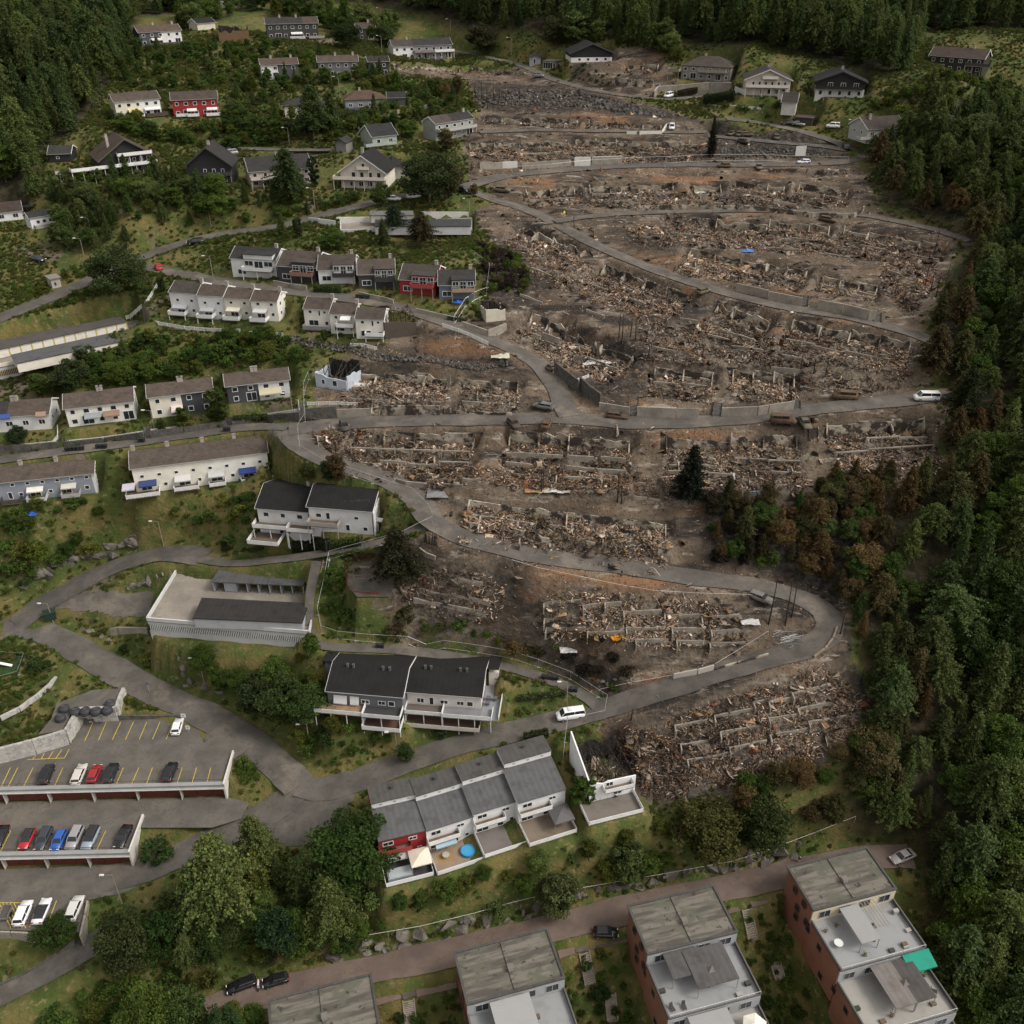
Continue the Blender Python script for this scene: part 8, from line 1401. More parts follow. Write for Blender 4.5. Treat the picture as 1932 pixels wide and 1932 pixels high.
# low growth on the unburnt slopes
fm = forest_mask(); ug = []
r_ = np.random.default_rng(5)
while len(ug) < 50000:
    x = r_.uniform(X0+5, X1-5); y = r_.uniform(Y0+5, 430); iy, ix = int((y-Y0)/GS), int((x-X0)/GS)
    if DROAD[iy,ix] < .5 or DPAD[iy,ix] < .6 or fm[iy,ix] > .8 or bd_full[iy,ix] < r_.uniform(-2,3): continue
    z = H[iy,ix]; v = toV((x, y, z))
    if not (-80 < v[0] < 2010 and -60 < v[1] < 2000): continue
    dn = math.sin(x*.21+1)*math.sin(y*.17)+math.sin(x*.07)*math.cos(y*.09+2)*.7
    if dn < r_.uniform(-1.1,.5): continue
    ug.append(((x, y, z-.05), r_.uniform(.13,.42), r_.uniform(0,6.28), 0))
points_stuff("undergrowth", "low weeds and bushes covering the unburnt slopes", ug, [src_obj(BUSH[0][0], (0.075,0.115,0.022)), src_obj(BUSH[1][0], (0.11,0.11,0.03)), src_obj(BUSH[2][0], (0.065,0.10,0.022)), src_obj(BUSH[3][0], (0.15,0.125,0.05)), src_obj(BUSH[1][0], (0.085,0.12,0.024))], "undergrowth")
# scattered debris over the burnt ground
db = []; 
me_ = rubble_mesh("debris", [(p.x, p.y) for p in burn_poly], 40000, 'n', .75, .0, 77); o_ = link("debris", me_); tag(o_, "scattered ash, timber and soil clods over the burnt slope", "debris", kind="stuff")
# ------------------------------------------------------------------ vehicles
def loft(st, nfun):
    """st: list of stations -> ring of points; closes ends"""
    mb = MB(); n = len(st[0])
    for r_ in st: mb.v += r_
    for i in range(len(st)-1):
        for k in range(n): mb.f.append((i*n+k, (i+1)*n+k, (i+1)*n+(k+1) % n, i*n+(k+1) % n))
    mb.f.append(tuple(range(n))); mb.f.append(tuple(range((len(st)-1)*n, len(st)*n))[::-1]); return mb
CARSPEC = { # length, width, belt heights (x frac, z), cabin (base x0, roof x0, roof x1, base x1), roof z
 'hatch': (4.1,1.76,[(0,.62),(.04,.78),(.25,.92),(.4,.98),(.75,1.0),(.96,.98),(1,.7)], (.26,.42,.86,.97), 1.48),
 'sedan': (4.7,1.84,[(0,.58),(.04,.74),(.28,.9),(.5,.95),(.82,.98),(.97,.92),(1,.66)], (.28,.44,.7,.87), 1.44),
 'suv': (4.6,1.88,[(0,.7),(.04,.9),(.25,1.04),(.4,1.08),(.8,1.1),(.97,1.08),(1,.75)], (.25,.38,.9,.985), 1.68),
 'wagon': (4.7,1.82,[(0,.6),(.04,.76),(.26,.92),(.45,.97),(.8,1.0),(.97,.98),(1,.7)], (.27,.42,.9,.985), 1.48),
 'van': (5.1,1.95,[(0,.8),(.04,1.02),(.14,1.15),(.3,1.25),(.7,1.3),(.98,1.3),(1,1.1)], (.12,.26,.96,.995), 1.97),
 'minivan': (4.4,1.82,[(0,.72),(.04,.95),(.18,1.06),(.3,1.1),(.7,1.15),(.98,1.12),(1,.9)], (.17,.34,.94,.99), 1.82)}
CARM = {}
for kn, (Ln, Wd, belt, cab, rz_) in CARSPEC.items():
    hw = Wd/2; st = []
    for (f, zb) in belt:
        x = (f-.5)*Ln; w = hw*(1-.22*max(0, (.1-f)/.1)**2-.14*max(0, (f-.92)/.08)**2); lo = .24 if .04 < f < .96 else .36
        st.append([(x,-w*.9,lo),(x,-w,.48),(x,-w,zb*.82),(x,-w*.9,zb),(x,w*.9,zb),(x,w,zb*.82),(x,w,.48),(x,w*.9,lo)])
    body = loft(st, 8).mesh("body", "carpaint", True)
    zb = lambda f: float(np.interp(f, [b[0] for b in belt], [b[1] for b in belt]))
    b0, r0, r1, b1 = cab; cw_, rw_ = hw*.88, hw*.72; gs = []
    for f, z, w in ((b0, zb(b0)-.02, cw_), (r0, rz_-.05, rw_), (r1, rz_-.07, rw_), (b1, zb(b1)-.04, cw_)):
        x = (f-.5)*Ln; gs.append((x, w, z))
    mb = MB(); vs = []
    for (x, w, z) in gs: vs += [(x,-w,z),(x,w,z)]
    xm = (.5*(r0+r1)-.5)*Ln
    vs += [((r0+.05-.5)*Ln,-cw_,zb(r0)-.03),((r0+.05-.5)*Ln,cw_,zb(r0)-.03),((r1-.02-.5)*Ln,-cw_,zb(r1)-.03),((r1-.02-.5)*Ln,cw_,zb(r1)-.03)]
    mb.add(vs, [(0,1,3,2),(4,5,7,6),(2,3,5,4),(0,2,8),(1,9,3),(2,4,10,8),(3,9,11,5),(4,6,10),(5,11,7)]); glass = mb.mesh("windows", "glass")
    x0, x1 = (r0-.5)*Ln, (r1-.5)*Ln; rf = MB(); rf.hexa([(x0-.05,-rw_-.03,rz_-.06),(x1+.08,-rw_-.03,rz_-.08),(x1+.08,rw_+.03,rz_-.08),(x0-.05,rw_+.03,rz_-.06)], [(x0+.1,-rw_*.85,rz_),(x1-.1,-rw_*.85,rz_-.01),(x1-.1,rw_*.85,rz_-.01),(x0+.1,rw_*.85,rz_)])
    for s in (-1,1):
        for (fa, za, wa, fb, zb_, wb) in ((b0,zb(b0),cw_,r0,rz_-.05,rw_),(b1,zb(b1),cw_,r1,rz_-.07,rw_),((r0+r1)/2,zb((r0+r1)/2),cw_,(r0+r1)/2,rz_-.05,rw_)): rf.tube(((fa-.5)*Ln,s*(wa+.01),za),((fb-.5)*Ln,s*(wb+.02),zb_),.05,n=4)
    roof = rf.mesh("roof", "carpaint")
    wh = MB(); rr = .34 if kn in ('suv','van') else .31; wh.tube((0,-.11,0),(0,.11,0),rr,n=14); wheel = wh.mesh("wheel", "tyre"); ri = MB(); ri.tube((0,-.125,0),(0,.125,0),rr*.6,n=10); rim = ri.mesh("rim", "metal")
    hl = MB().box(-.06,.06,-.2,.2,-.08,.08).mesh("headlight", "plain"); CARM[kn] = (body, glass, roof, wheel, rim, hl, Ln, Wd, rr)
def car(label, v, head, kn, color, cat="car", name="parked_car", z=None, roofcol=None, burnt=False, group=None):
    P = G(v) if z is None else onZ(v, z); Q = G((v[0]+head[0], v[1]+head[1])) if z is None else onZ((v[0]+head[0], v[1]+head[1]), z)
    d = Vector((Q.x-P.x, Q.y-P.y, 0)); rz = math.atan2(-d.y, -d.x)     # nose at -x
    if z is None: P.z = max(P.z, float(hz(P.x, P.y)))+.12
    else: P.z = z+.11
    body, glass, roof, wheel, rim, hl, Ln, Wd, rr = CARM[kn]
    color = tuple(v*.36+.022 for v in color) if burnt else color; T = thing("burnt_car" if burnt else name, label, cat, P, rz, group)
    b = link("body", body, T, color); 
    if burnt: b.data = body.copy(); b.data.materials[0] = MATS["rust"]
    if not burnt: link("windows", glass, T)
    r2 = link("roof", roof, T, roofcol or color)
    if burnt: r2.data = roof.copy(); r2.data.materials[0] = MATS["rust"]; MB().box(-Ln*.2,Ln*.38,-Wd*.385,Wd*.385,.75,CARSPEC[kn][4]-.16).build("burnt_cabin_shade","char",T) ;  # charred solid box; its black also paints the shade of a hollow cabin
    for fx in (-.31,.31):
        for s in (-1,1):
            w = link("wheel", wheel, T, None, (Ln*fx, s*(Wd/2-.1), rr)); link("rim", rim, w, (.35,.35,.36) if not burnt else (.12,.06,.03))
    if not burnt:
        for s in (-1,1): link("headlight", hl, T, (.75,.75,.72), (-Ln*.475, s*Wd*.33, .66 if kn != 'van' else .85)); link("tail_light", hl, T, (.3,.02,.02), (Ln*.485, s*Wd*.36, .85))
    if burnt: T.location.z -= .12
    return T
BK_=(.012,.012,.014); WH=(.72,.72,.72); SI=(.42,.43,.44); DG=(.05,.052,.058); RU=(.15,.07,.035); RY=(.22,.16,.09); GB=(.30,.29,.28)
up3 = (9,-22); up2 = (11,-23)
for v, kn, c, lb in [((90,1466),'suv',BK_,"black estate car, leftmost on the upper parking deck"),((151,1466),'wagon',(.5,.48,.44),"champagne estate car with roof rails on upper deck"),((180,1465),'hatch',(.28,.015,.02),"dark red car on the upper parking deck"),((211,1464),'suv',(.014,.014,.016),"black car right of the dark red one, upper deck"),((322,1462),'suv',(.012,.013,.016),"black car standing alone on the upper deck")]: car(lb, v, up3, kn, c, z=22.4)
car("white hatchback in the stalls above the upper deck", (336,1376), (7,-24), 'hatch', WH, z=22.4)
for v, kn, c, lb in [((2,1584),'sedan',(.012,.012,.013),"black car cut by the left edge, middle deck"),((53,1588),'hatch',(.38,.015,.02),"bright red car with black roof on middle deck"),((84,1587),'wagon',(.035,.04,.05),"dark blue-black estate with silver rails, middle deck"),((113,1590),'hatch',(.02,.09,.36),"blue hatchback on the middle deck"),((143,1586),'suv',(.27,.26,.27),"grey station wagon on the middle deck"),((173,1586),'suv',(.24,.28,.34),"pale blue-grey car with dark roof, middle deck"),((234,1583),'sedan',(.013,.011,.011),"black sedan by the middle deck's end wall")]: car(lb, v, (-up2[0], -up2[1]), kn, c, z=19.2, roofcol=(.02,.02,.02) if "dark roof" in lb or "black roof" in lb else None)
for v, kn, c, lb in [((46,1728),'suv',WH,"white SUV next to the trailer, lowest lot"),((81,1724),'sedan',WH,"white sedan with black glass roof, lowest lot"),((143,1719),'suv',(.55,.54,.52),"pale silver SUV by the corner wall, lowest lot")]: car(lb, v, (10,-24), kn, c, z=16.0, roofcol=(.02,.02,.02) if "glass roof" in lb else None)
def trailer(label, v, head, z=None):
    P = G(v) if z is None else onZ(v, z); Q = G((v[0]+head[0], v[1]+head[1])) if z is None else onZ((v[0]+head[0], v[1]+head[1]), z); d = Q-P; T = thing("trailer", label, "trailer", P+Vector((0,0,.1)), math.atan2(-d.y,-d.x)); g = (.32,.32,.32)
    MB().box(-1.2,1.2,-.7,.7,.45,.52).build("floor","plain",T,(.08,.07,.06))
    for (a,b,c,d_) in ((-1.25,1.25,-.75,-.7),(-1.25,1.25,.7,.75),(-1.25,-1.2,-.7,.7),(1.2,1.25,-.7,.7)): MB().box(a,b,c,d_,.45,.9).build("side_panel","metal",T,g)
    MB().tube((-1.2,0,.45),(-2.3,0,.4),.05).build("drawbar","metal",T,g)
    for s in (-.82,.82): link("wheel", CARM['hatch'][3], T, None, (.1,s,.31))
trailer("grey utility trailer parked on hatched stripes", (12,1727), (10,-24), 16.0); trailer("small grey trailer behind the white van by the forest", A31(1358,1082), (-30,6))
T = car("white van with black windows stopped by the fence gate", A22(440,1552), (-24,6.5), 'van', WH, "van", "van"); MB().box(-.5,.1,-.5,.5,1.98,2.12).build("roof_box","plain",T,(.6,.6,.6))
T = car("white van with lettering parked on the main road's end", A31(1190,1092), (-24,1), 'van', WH, "van", "van")
mb = MB()
for k in range(9): mb.box(.75+k*.13,.75+k*.13+.09,-.992,-.985,1.15,1.15+[.16,.12][k%2])
mb.build("lettering", "tyre", T)
def letters(T, txt, size, loc, center=False):
    f = bpy.data.curves.new("lettering", 'FONT'); f.body = txt; f.size = size; f.extrude = .004; f.align_x = 'CENTER' if center else 'LEFT'; o = bpy.data.objects.new("lettering", f); me = bpy.data.meshes.new_from_object(o); bpy.data.objects.remove(o); me.materials.clear(); me.materials.append(MATS["tyre"]); o = link("lettering", me, T, None, loc); o.rotation_euler = (R(90),0,0)
T = car("white press car with blue tail and dark letters", A30(268,1240), (-20,0), 'hatch', WH); MB().box(1.2,1.95,-.89,.89,.55,.9).build("blue_panel","carpaint",T,(.02,.10,.5))
letters(T, "nrk", .75, (-.3,-.9,.42))
for lb, v, hd, kn, c in [("black car below the pines, left of the motorcycle", (457,1863), (-22,9), 'wagon', BK_),("black hatchback right of the motorcycle", A13(152,1622), (-22,7), 'hatch', (.014,.014,.015)),("black hatchback on the dark forecourt between blocks", A23(705,1262), (24,3), 'hatch', (.012,.012,.013)),("silver car half under the trees at the street's end", A33(1010,688), (-24,10), 'sedan', (.38,.37,.35)),("black car driving on the upper left road", A00(1475,1842), (-18,5), 'wagon', (.012,.012,.013)),("grey car parked above the black chalet", A00(1740,1172), (-18,3), 'suv', (.3,.31,.32)),("small red car on the gravel by the six-house row", A01(1200,105), (-10,-12), 'hatch', (.42,.02,.025)),("white pickup on the cream garage terrace", A01(60,835), (8,14), 'suv', WH),("white car left of the huge dark tree", A10(1040,1518), (18,-1), 'hatch', WH),("white car under the huge dark tree", A10(1190,1498), (18,-3), 'hatch', (.68,.68,.68)),("black van beside the scorched small tree", A10(1555,1455), (14,5), 'minivan', (.014,.014,.016)),("grey car on the hillside garage deck", A10(870,1730), (0,20), 'wagon', (.4,.4,.39)),("grey SUV on the top road near the garage", A20(198,585), (18,1), 'suv', (.16,.155,.15)),("dark car by the dark flat garage", A30(150,942), (-14,0), 'sedan', (.06,.058,.055)),("grey convertible beside the dark car", A30(225,950), (16,2), 'sedan', (.27,.26,.25)),("black SUV driving round the upper bend", A30(585,1128), (6,16), 'suv', BK_),("dark car half hidden at the left roadside", A01(290,40), (20,4), 'sedan', (.03,.032,.036))]: car(lb, v, hd, kn, c)
for lb, v, hd in [("white van below the curved grey wall", A20(1180,738), (-18,5)),("white van parked at the upper bend", A30(487,968), (-18,5)),("white van with scorched side in the burnt parking bay", A20(1205,978), (-2,16))]: car(lb, v, hd, 'minivan', WH, "van", "van")
for lb, v, hd, kn, c in [("burnt-out car wreck, left of three in the upper parking", A20(1655,1022), (-14,6), 'hatch', RY),("burnt-out car wreck, middle of three in upper parking", A20(1708,1026), (-8,12), 'hatch', RY),("burnt-out car wreck, right of three in upper parking", A20(1768,1028), (14,-6), 'wagon', RY),("collapsed dark wreck below the three parked wrecks", A20(1745,1082), (14,3), 'hatch', (.10,.07,.05)),("burnt wreck right of the upper parking wrecks", A30(62,1050), (4,14), 'wagon', RY),("ochre burnt car on the upper road", A20(1600,1265), (-18,0), 'hatch', (.24,.15,.06)),("pale burnt car by the upper road wall", A20(1862,1275), (2,16), 'hatch', (.34,.29,.22)),("orange-brown wreck on the branch road", A30(450,1672), (18,3), 'wagon', (.2,.11,.05)),("yellowed burnt car by the upper junction", A10(1860,1450), (18,2), 'suv', (.3,.24,.14)),("ochre wreck at the gravel road's edge", A21(1443,282), (14,-5), 'hatch', (.27,.21,.12)),("bare grey car skeleton at the fork", A21(235,1150), (-20,-3), 'wagon', (.33,.33,.31)),("rust-brown car with grey bonnet beside main road", A21(790,1225), (22,2), 'wagon', (.17,.085,.04)),("dark wreck under the main road's wall, leftmost", A21(12,1285), (3,16), 'hatch', (.15,.09,.06)),("orange tipped wreck under the main road's wall", A21(262,1285), (6,-14), 'hatch', (.27,.13,.05)),("wreck squeezed between burnt walls by the forest", A31(275,1280), (2,18), 'sedan', (.27,.23,.15)),("rusted shell at the oblique ruins' corner", A21(320,855), (12,-6), 'hatch', (.22,.16,.11)),("wreck tilted on the wall at the burnt bend", A11(668,1300), (4,14), 'hatch', (.12,.11,.10)),("bare metal wreck inside the hairpin", A22(1875,665), (16,12), 'wagon', (.36,.34,.31))]: car(lb, v, hd, kn, c, burnt=True, cat="car wreck")
for lb, v, hd, c in [("orange rusted van by the burnt row's end", A31(580,1080), (-24,-1), (.25,.15,.065)),("dark orange rusted van below the main road", A31(110,1265), (22,3), (.2,.095,.045))]: car(lb, v, hd, 'van', c, burnt=True, cat="van wreck")
P = G(A13(22,1655)); T = thing("motorcycle", "white motorcycle parked between two black cars", "motorcycle", P+Vector((0,0,.12)), R(100))
for x in (-.65,.65): mb = MB(); mb.tube((x,-.07,.3),(x,.07,.3),.3,n=12); mb.build("wheel","tyre",T)
mb = MB(); mb.hexa([(-.5,-.15,.4),(.6,-.12,.5),(.6,.12,.5),(-.5,.15,.4)],[(-.45,-.14,.85),(.7,-.08,.9),(.7,.08,.9),(-.45,.14,.85)]); mb.build("body","carpaint",T,(.6,.6,.6)); MB().tube((-.45,-.35,1.0),(-.45,.35,1.0),.03).build("handlebar","tyre",T)
# ------------------------------------------------------------------ lamps, poles, fences
def lamp(label, top, base, arm=1.2, col=(.22,.19,.16)):
    P = G(base); d = rdir(top); h = min(max(CAMZ+d.z*(P.y/d.y)-P.z, 4.0), 9.5); T = thing("street_lamp", label, "lamp post", P)
    MB().tube((0,0,-.3),(0,0,h),.11,.07,8).build("pole","plain",T,col); MB().tube((0,0,h-.1),(-arm,-.2,h+.15),.04,n=6).build("arm","plain",T,col); o = MB().box(-arm-.65,-arm+.05,-.35,-.05,h+.08,h+.24).build("lamp_head","plain",T,(.62,.62,.6))
for lb, a, b in [("street lamp beside the dark green container",A02(360,690),A02(402,835)),("street lamp on the slope below parking garage",A02(1490,1100),A02(1545,1310)),("street lamp above the main road bend, under duplex",A12(385,1600),A12(402,1740)),("street lamp in front of the round tree",A12(1048,1660),A12(1062,1800)),("lamp on timber pole beside the white van",A22(420,1280),A22(412,1475)),("tall lamp at the lowest lot's kerb",A03(835,805),A03(925,1038)),("street lamp above the ring road's curve",A02(1195,70),A02(1235,255)),("garden lamp between duplexes",A01(1133,1165),A01(1162,1295)),("lamp post left of the long low house",A10(943,270),A10(952,412)),("lamp post at the top forest edge",A10(940,60),A10(945,142)),("lamp post at the top burnt slope",A10(1455,145),A10(1468,232)),("lamp post by the gravel lane",A10(235,965),A10(255,1112)),("lamp post below the white chalet road",A10(437,1420),A10(446,1585)),("tall lamp before the long grey row",A10(625,580),A10(634,742)),("leaning lamp post at the hillside garage corner",A10(1625,1500),A10(1612,1645)),("lamp post above the upper left road",A00(1570,1600),A00(1592,1702)),("lamp post in the left hillside wood",A00(660,1670),A00(688,1755)),("lamp post at the left road edge",A00(615,1800),A00(635,1935)),("lamp post at the upper right bend",A30(645,905),A30(625,1052)),("lamp post behind the leftmost six-row house",A01(1580,0),A01(1612,185)),("lamp post behind the black terraced house",A10(170,20),A10(174,102)),("lamp post at the top road junction",A10(1918,285),A10(1925,420)),("lamp by the parking garage's dark roof",A11(262,1072),A11(275,1165))]: lamp(lb, a, b)
def burnt_trunk(label, top, base, group):
    P = G(base); d = rdir(top); h = min(max(CAMZ+d.z*(P.y/d.y)-P.z, 2.5), 17); T = thing("burnt_tree", label, "tree", P, random.uniform(0,6), group); MB().tube((0,0,-.3),(random.uniform(-.3,.3),random.uniform(-.3,.3),h),.16,.05,7).build("trunk","char",T); mb = MB()
    for k in range(9): z = h*random.uniform(.35,.95); a = random.uniform(0,6.28); l = random.uniform(.3,1.1); mb.tube((0,0,z),(math.cos(a)*l,math.sin(a)*l,z+random.uniform(-.2,.4)),.03,.01,4)
    mb.build("branches","char",T)
for lb, g, ls in [("burnt black trunk in the group of four on the soil bank","burnt trunks on the bank",[(A21,808,410,805,620),(A21,838,440,830,655),(A21,897,465,893,615),(A21,943,480,933,640)]),("burnt trunk above the rusty metal sheets","burnt trunks above sheets",[(A21,222,1600,225,1790),(A21,235,1600,236,1780)]),("burnt trunk beside the kerb walls","burnt trunks by kerb walls",[(A21,800,1630,795,1860),(A21,840,1740,828,1870)]),("tall leaning burnt pine inside the hairpin","burnt pines in hairpin",[(A32,75,440,5,845),(A32,215,500,130,855),(A32,235,540,178,790),(A32,600,740,545,925),(A32,720,1160,700,1300)]),("thin burnt pole at the burnt bend plot","burnt pole",[(A11,590,1365,605,1530)]),("burnt trunk in the row of three below the right ruins","burnt trunks lower right",[(A31,265,750,247,870),(A31,360,770,345,885),(A31,455,790,432,915)]),("bare burnt tree at the lower forks of the soil bank","bare burnt trees",[(A21,1040,650,1030,775),(A21,1020,550,1010,650),(A21,1440,680,1440,745),(A20,480,1620,470,1720),(A20,620,1730,615,1790)]),("burnt black trunk in the thin stand under the top lane","burnt stand at the top",[(A10,x_,620+dy_,x_+3,760+dy_) for x_, dy_ in ((1650,10),(1672,42),(1700,-12),(1738,25),(1746,60),(1790,5),(1822,34),(1834,-8),(1880,20),(1925,48),(1990,10))]),("burnt trunk at the edge of the right forest","burnt trunks at right",[(A31,1200+40*k,60+30*(k%3),1185+40*k,230+40*k) for k in range(5)]+[(A30,1290,1740,1250,1932),(A31,960,180,955,290),(A31,1050,250,1015,370)]),("charred stump on the scorched lawn's edge","charred stumps",[(A12,1270+18*k,175+4*k,1272+18*k,225+5*k) for k in range(6)]+[(A22,900,1480,898,1570)])]:
    for (fn, a, b, c, d_) in ls: burnt_trunk(lb, fn(a,b), fn(c,d_), g)
def sitefence(label, pts, h=2.0, col=(.5,.51,.52), step=3.4, mesh_=True):
    P = [G(v) for v in pts]; o = P[0]; T = thing("site_fence", label, "fence", o); 
    for a, b in zip(P[:-1], P[1:]):
        n = max(1, int((b-a).length/step))
        for s in range(n):
            A = a.lerp(b, s/n); B = a.lerp(b, (s+1)/n); A.z = float(hz(A.x,A.y)); B.z = float(hz(B.x,B.y)); A -= o; B -= o; mb = MB(); u = Vector((0,0,h)); 
            for p, q in ((A,A+u),(A+u,B+u),(A+u*.08,B+u*.08),(B,B+u)): mb.tube(p, q, .032, n=4)
            mb.build("fence_panel","metal",T,col)
            MB().box(A.x-.3,A.x+.3,A.y-.12,A.y+.12,A.z,A.z+.14).build("foot","plain",T,(.3,.3,.29))
sitefence("wire site fence along the footpath to the white van", [A12(620,960),A12(890,985),A12(1150,1000),A12(1420,1030),A12(1680,1065),A12(1932,1110),A22(200,1170),A22(440,1265),A22(650,1400),A22(715,1440),A22(695,1560),A22(560,1590)]); sitefence("wire site fence down the wooden stair", [A12(555,370),A12(520,560),A12(470,780),A12(500,920),A12(620,960)]); sitefence("wire site fence along the upper footpath", [A12(555,360),A12(660,330),A12(950,255),A12(1120,205),A12(1330,100)]); sitefence("wire site fence around the burnt bend", [A11(400,935),A11(365,1020),A11(372,1255),A11(320,1340),A11(335,1490),A11(520,1600),A11(880,1720),A11(1180,1815),A11(1300,1932),A12(1335,70)]); sitefence("wire site fence right of the six-house row", [A11(1650,30),A11(1765,120),A11(1740,300),A11(1580,385),A11(1495,520)]); sitefence("wire site fence along the upper road", [A20(0,1310),A20(300,1290),A20(600,1258),A20(900,1240),A20(1300,1225),A20(1600,1215),A20(1932,1215),A30(300,1228),A30(600,1235)]); sitefence("wire fence between white row and burnt white house", [A22(420,1590),A22(400,1740),A22(385,1870)], 1.6)
def tape(label, pts, zo=.9, r=.025, col=(.6,.58,.54)):
    P = [G(v)+Vector((0,0,zo)) for v in pts]; o = P[0].copy(); o.z -= zo; T = thing("rope_line", label, "rope", o); mb = MB(); mb.path([p-o for p in P], r); mb.build("rope","plain",T,col)
    for p in P: q = p-o; MB().box(q.x-.03,q.x+.03,q.y-.03,q.y+.03,q.z-zo-.2,q.z+.05).build("stake","plain",T,(.3,.28,.25))
tape("pale rope strung along the lower edge of hairpin road", [A22(0,390),A22(200,450),A22(500,512),A22(800,575),A22(1080,622),A22(1400,640),A22(1820,652)]); tape("pale rope above the white van's road", [A22(660,1365),A22(900,1312),A22(1210,1258)]); tape("pale rope to the fence pile", [A22(1530,1172),A22(1700,1070),A22(1932,925)]); tape("long white cable fence along the rock edge over the street", [A13(0,1385),A13(400,1345),A13(740,1325),A13(1000,1280),A13(1240,1240),A13(1650,1140),A13(1932,1060),A23(250,1000),A23(550,945),A23(1100,850),A23(1650,750),A23(1932,660),A33(350,530),A33(650,410)], 1.6, .035)
for q in range(14):
    p = G((1484+random.uniform(-12,12), 1206+random.uniform(-10,10))); T = thing("fence_panel", "loose wire fence panel in the pile inside the hairpin", "fence panel", p+Vector((0,0,.1+.06*q)), R(10)+random.uniform(-.5,.5), "piled wire fence panels"); mb = MB()
    for a, b in (((-1.7,-1,0),(1.7,-1,0)),((1.7,-1,0),(1.7,1,0)),((1.7,1,0),(-1.7,1,0)),((-1.7,1,0),(-1.7,-1,0)),((0,-1,0),(0,1,0))): mb.tube(a,b,.028,n=4)
    mb.build("frame","metal",T,(.25,.26,.26))
# ------------------------------------------------------------------ bins, signs, play things, people
def bin_(label, v, col=(.02,.022,.024), group=None, dx=0):
    P = G(v); P.x += dx; P.z = float(hz(P.x,P.y)); T = thing("wheelie_bin", label, "bin", P+Vector((0,0,.08)), random.uniform(-.3,.3), group); MB().hexa([(-.28,-.3,0),(.28,-.3,0),(.28,.3,0),(-.28,.3,0)],[(-.34,-.36,1.0),(.34,-.36,1.0),(.34,.36,1.0),(-.34,.36,1.0)]).build("body","plain",T,col); MB().box(-.36,.36,-.4,.38,1.0,1.08).build("lid","plain",T,col)
for lb, g, v, n in [("black wheelie bin in the line of four below the block wall","bins below block wall",A01(510,1480),5),("black wheelie bin of the pair by the dark block wall","bins by dark wall",A01(740,1460),3),("black wheelie bin at the stair by the long wall","bins at stair",A01(1055,1412),2),("black wheelie bin by the charcoal house's wall","bins by charcoal wall",A01(1700,1330),2),("black wheelie bin of the pair on the fenced path","bins on path",A12(920,1030),2),("black wheelie bin left of the lamp near the white van","bins near van",A22(235,1265),4),("black wheelie bin right of the lamp near the white van","bins near van right",A22(445,1360),2),("black wheelie bin below the fourth six-row house","bins below the row",A11(765,325),4),("black wheelie bin by the grey roadside wall","bins by road wall",A11(1455,490),4)]:
    for k in range(n): bin_(lb, v, group=g, dx=.85*k)
P = G(A02(382,800)); T = thing("waste_container", "dark green waste container by the street lamp", "container", P, .5); MB().hexa([(-1.1,-.8,0),(1.1,-.8,0),(1.1,.8,0),(-1.1,.8,0)],[(-1.2,-.9,1.6),(1.2,-.9,1.6),(1.2,.9,1.6),(-1.2,.9,1.6)]).build("body","plain",T,(.015,.03,.02)); MB().box(-1.25,1.25,-.95,.95,1.6,1.75).build("lid","plain",T,(.02,.035,.025))
def sign(label, v, w, h, z, col, txt=None, tc=(.02,.02,.02), rz=0):
    P = G(v); T = thing("sign", label, "sign", P, rz); MB().tube((0,0,-.2),(0,0,z+h*.5),.04).build("post","plain",T,(.3,.3,.3)); MB().box(-w/2,w/2,-.08,-.045,z-h/2,z+h/2).build("panel","plain",T,col)
    if txt: letters(T, txt, h*.8, (0,-.085,z-h*.28), True)
sign("white P sign by the stalls' white car, upper", (350,1366), .9, .9, 2.2, (.6,.6,.6), "P"); sign("white board with dark letter below the P sign", (357,1384), .8, .9, 1.6, (.6,.6,.6), "I"); sign("tilted white banner sign above the press car", A30(240,1190), 3.2, 3.0, 2.0, (.6,.6,.57)); sign("small white P sign on the granite wall", A02(590,1545), .5, .6, 1.2, (.6,.6,.6), "P"); sign("purple flag-like sign by the main road", A02(1130,1365), .5, .35, 2.4, (.12,.08,.3))
sheet("play_turf", [(-20,1230),(46,1236),(34,1270),(-20,1282)], G((10,1255)).z+.15, "turf" if "turf" in MATS else "ground", .1, label="green turf of the playground", levels=True)
P = G((8,1260)); T = thing("slide", "white playground slide on green turf", "slide", P+Vector((0,0,.3)), .1); MB().hexa([(-2,-.3,1.5),(1.6,-.3,0.1),(1.6,.3,0.1),(-2,.3,1.5)],[(-2,-.3,1.6),(1.6,-.3,.2),(1.6,.3,.2),(-2,.3,1.6)]).build("chute","plain",T,(.7,.7,.7))
for x in (-1.9,-1.2): MB().box(x-.05,x+.05,-.3,.3,-.3,1.4).build("leg","plain",T,(.3,.3,.3))
sitefence("low wire fence around the playground turf", [(-20,1233),(47,1240),(35,1274),(-20,1290)], 1.1, (.35,.35,.34)); sheet("play_gravel", [A12(690,380),A12(930,350),A12(1060,500),A12(1010,640),A12(760,640),A12(690,550)], G(A12(850,500)).z, "gravel", .06, label="gravel of the fenced play area"); picket("rust-red picket fence around the gravel play area", [A12(680,400),A12(683,550),A12(750,630),A12(930,635)], 1.0, 0, (.2,.05,.03)); picket("burnt red picket fence behind the gravel play area", [A12(680,380),A12(860,345),A12(960,390)], 1.0, 0, (.1,.035,.025))
T = thing("sandbox_frame", "weathered timber sandbox frame on the gravel", "sandbox", G(A12(815,500))+Vector((0,0,.1)), .1)
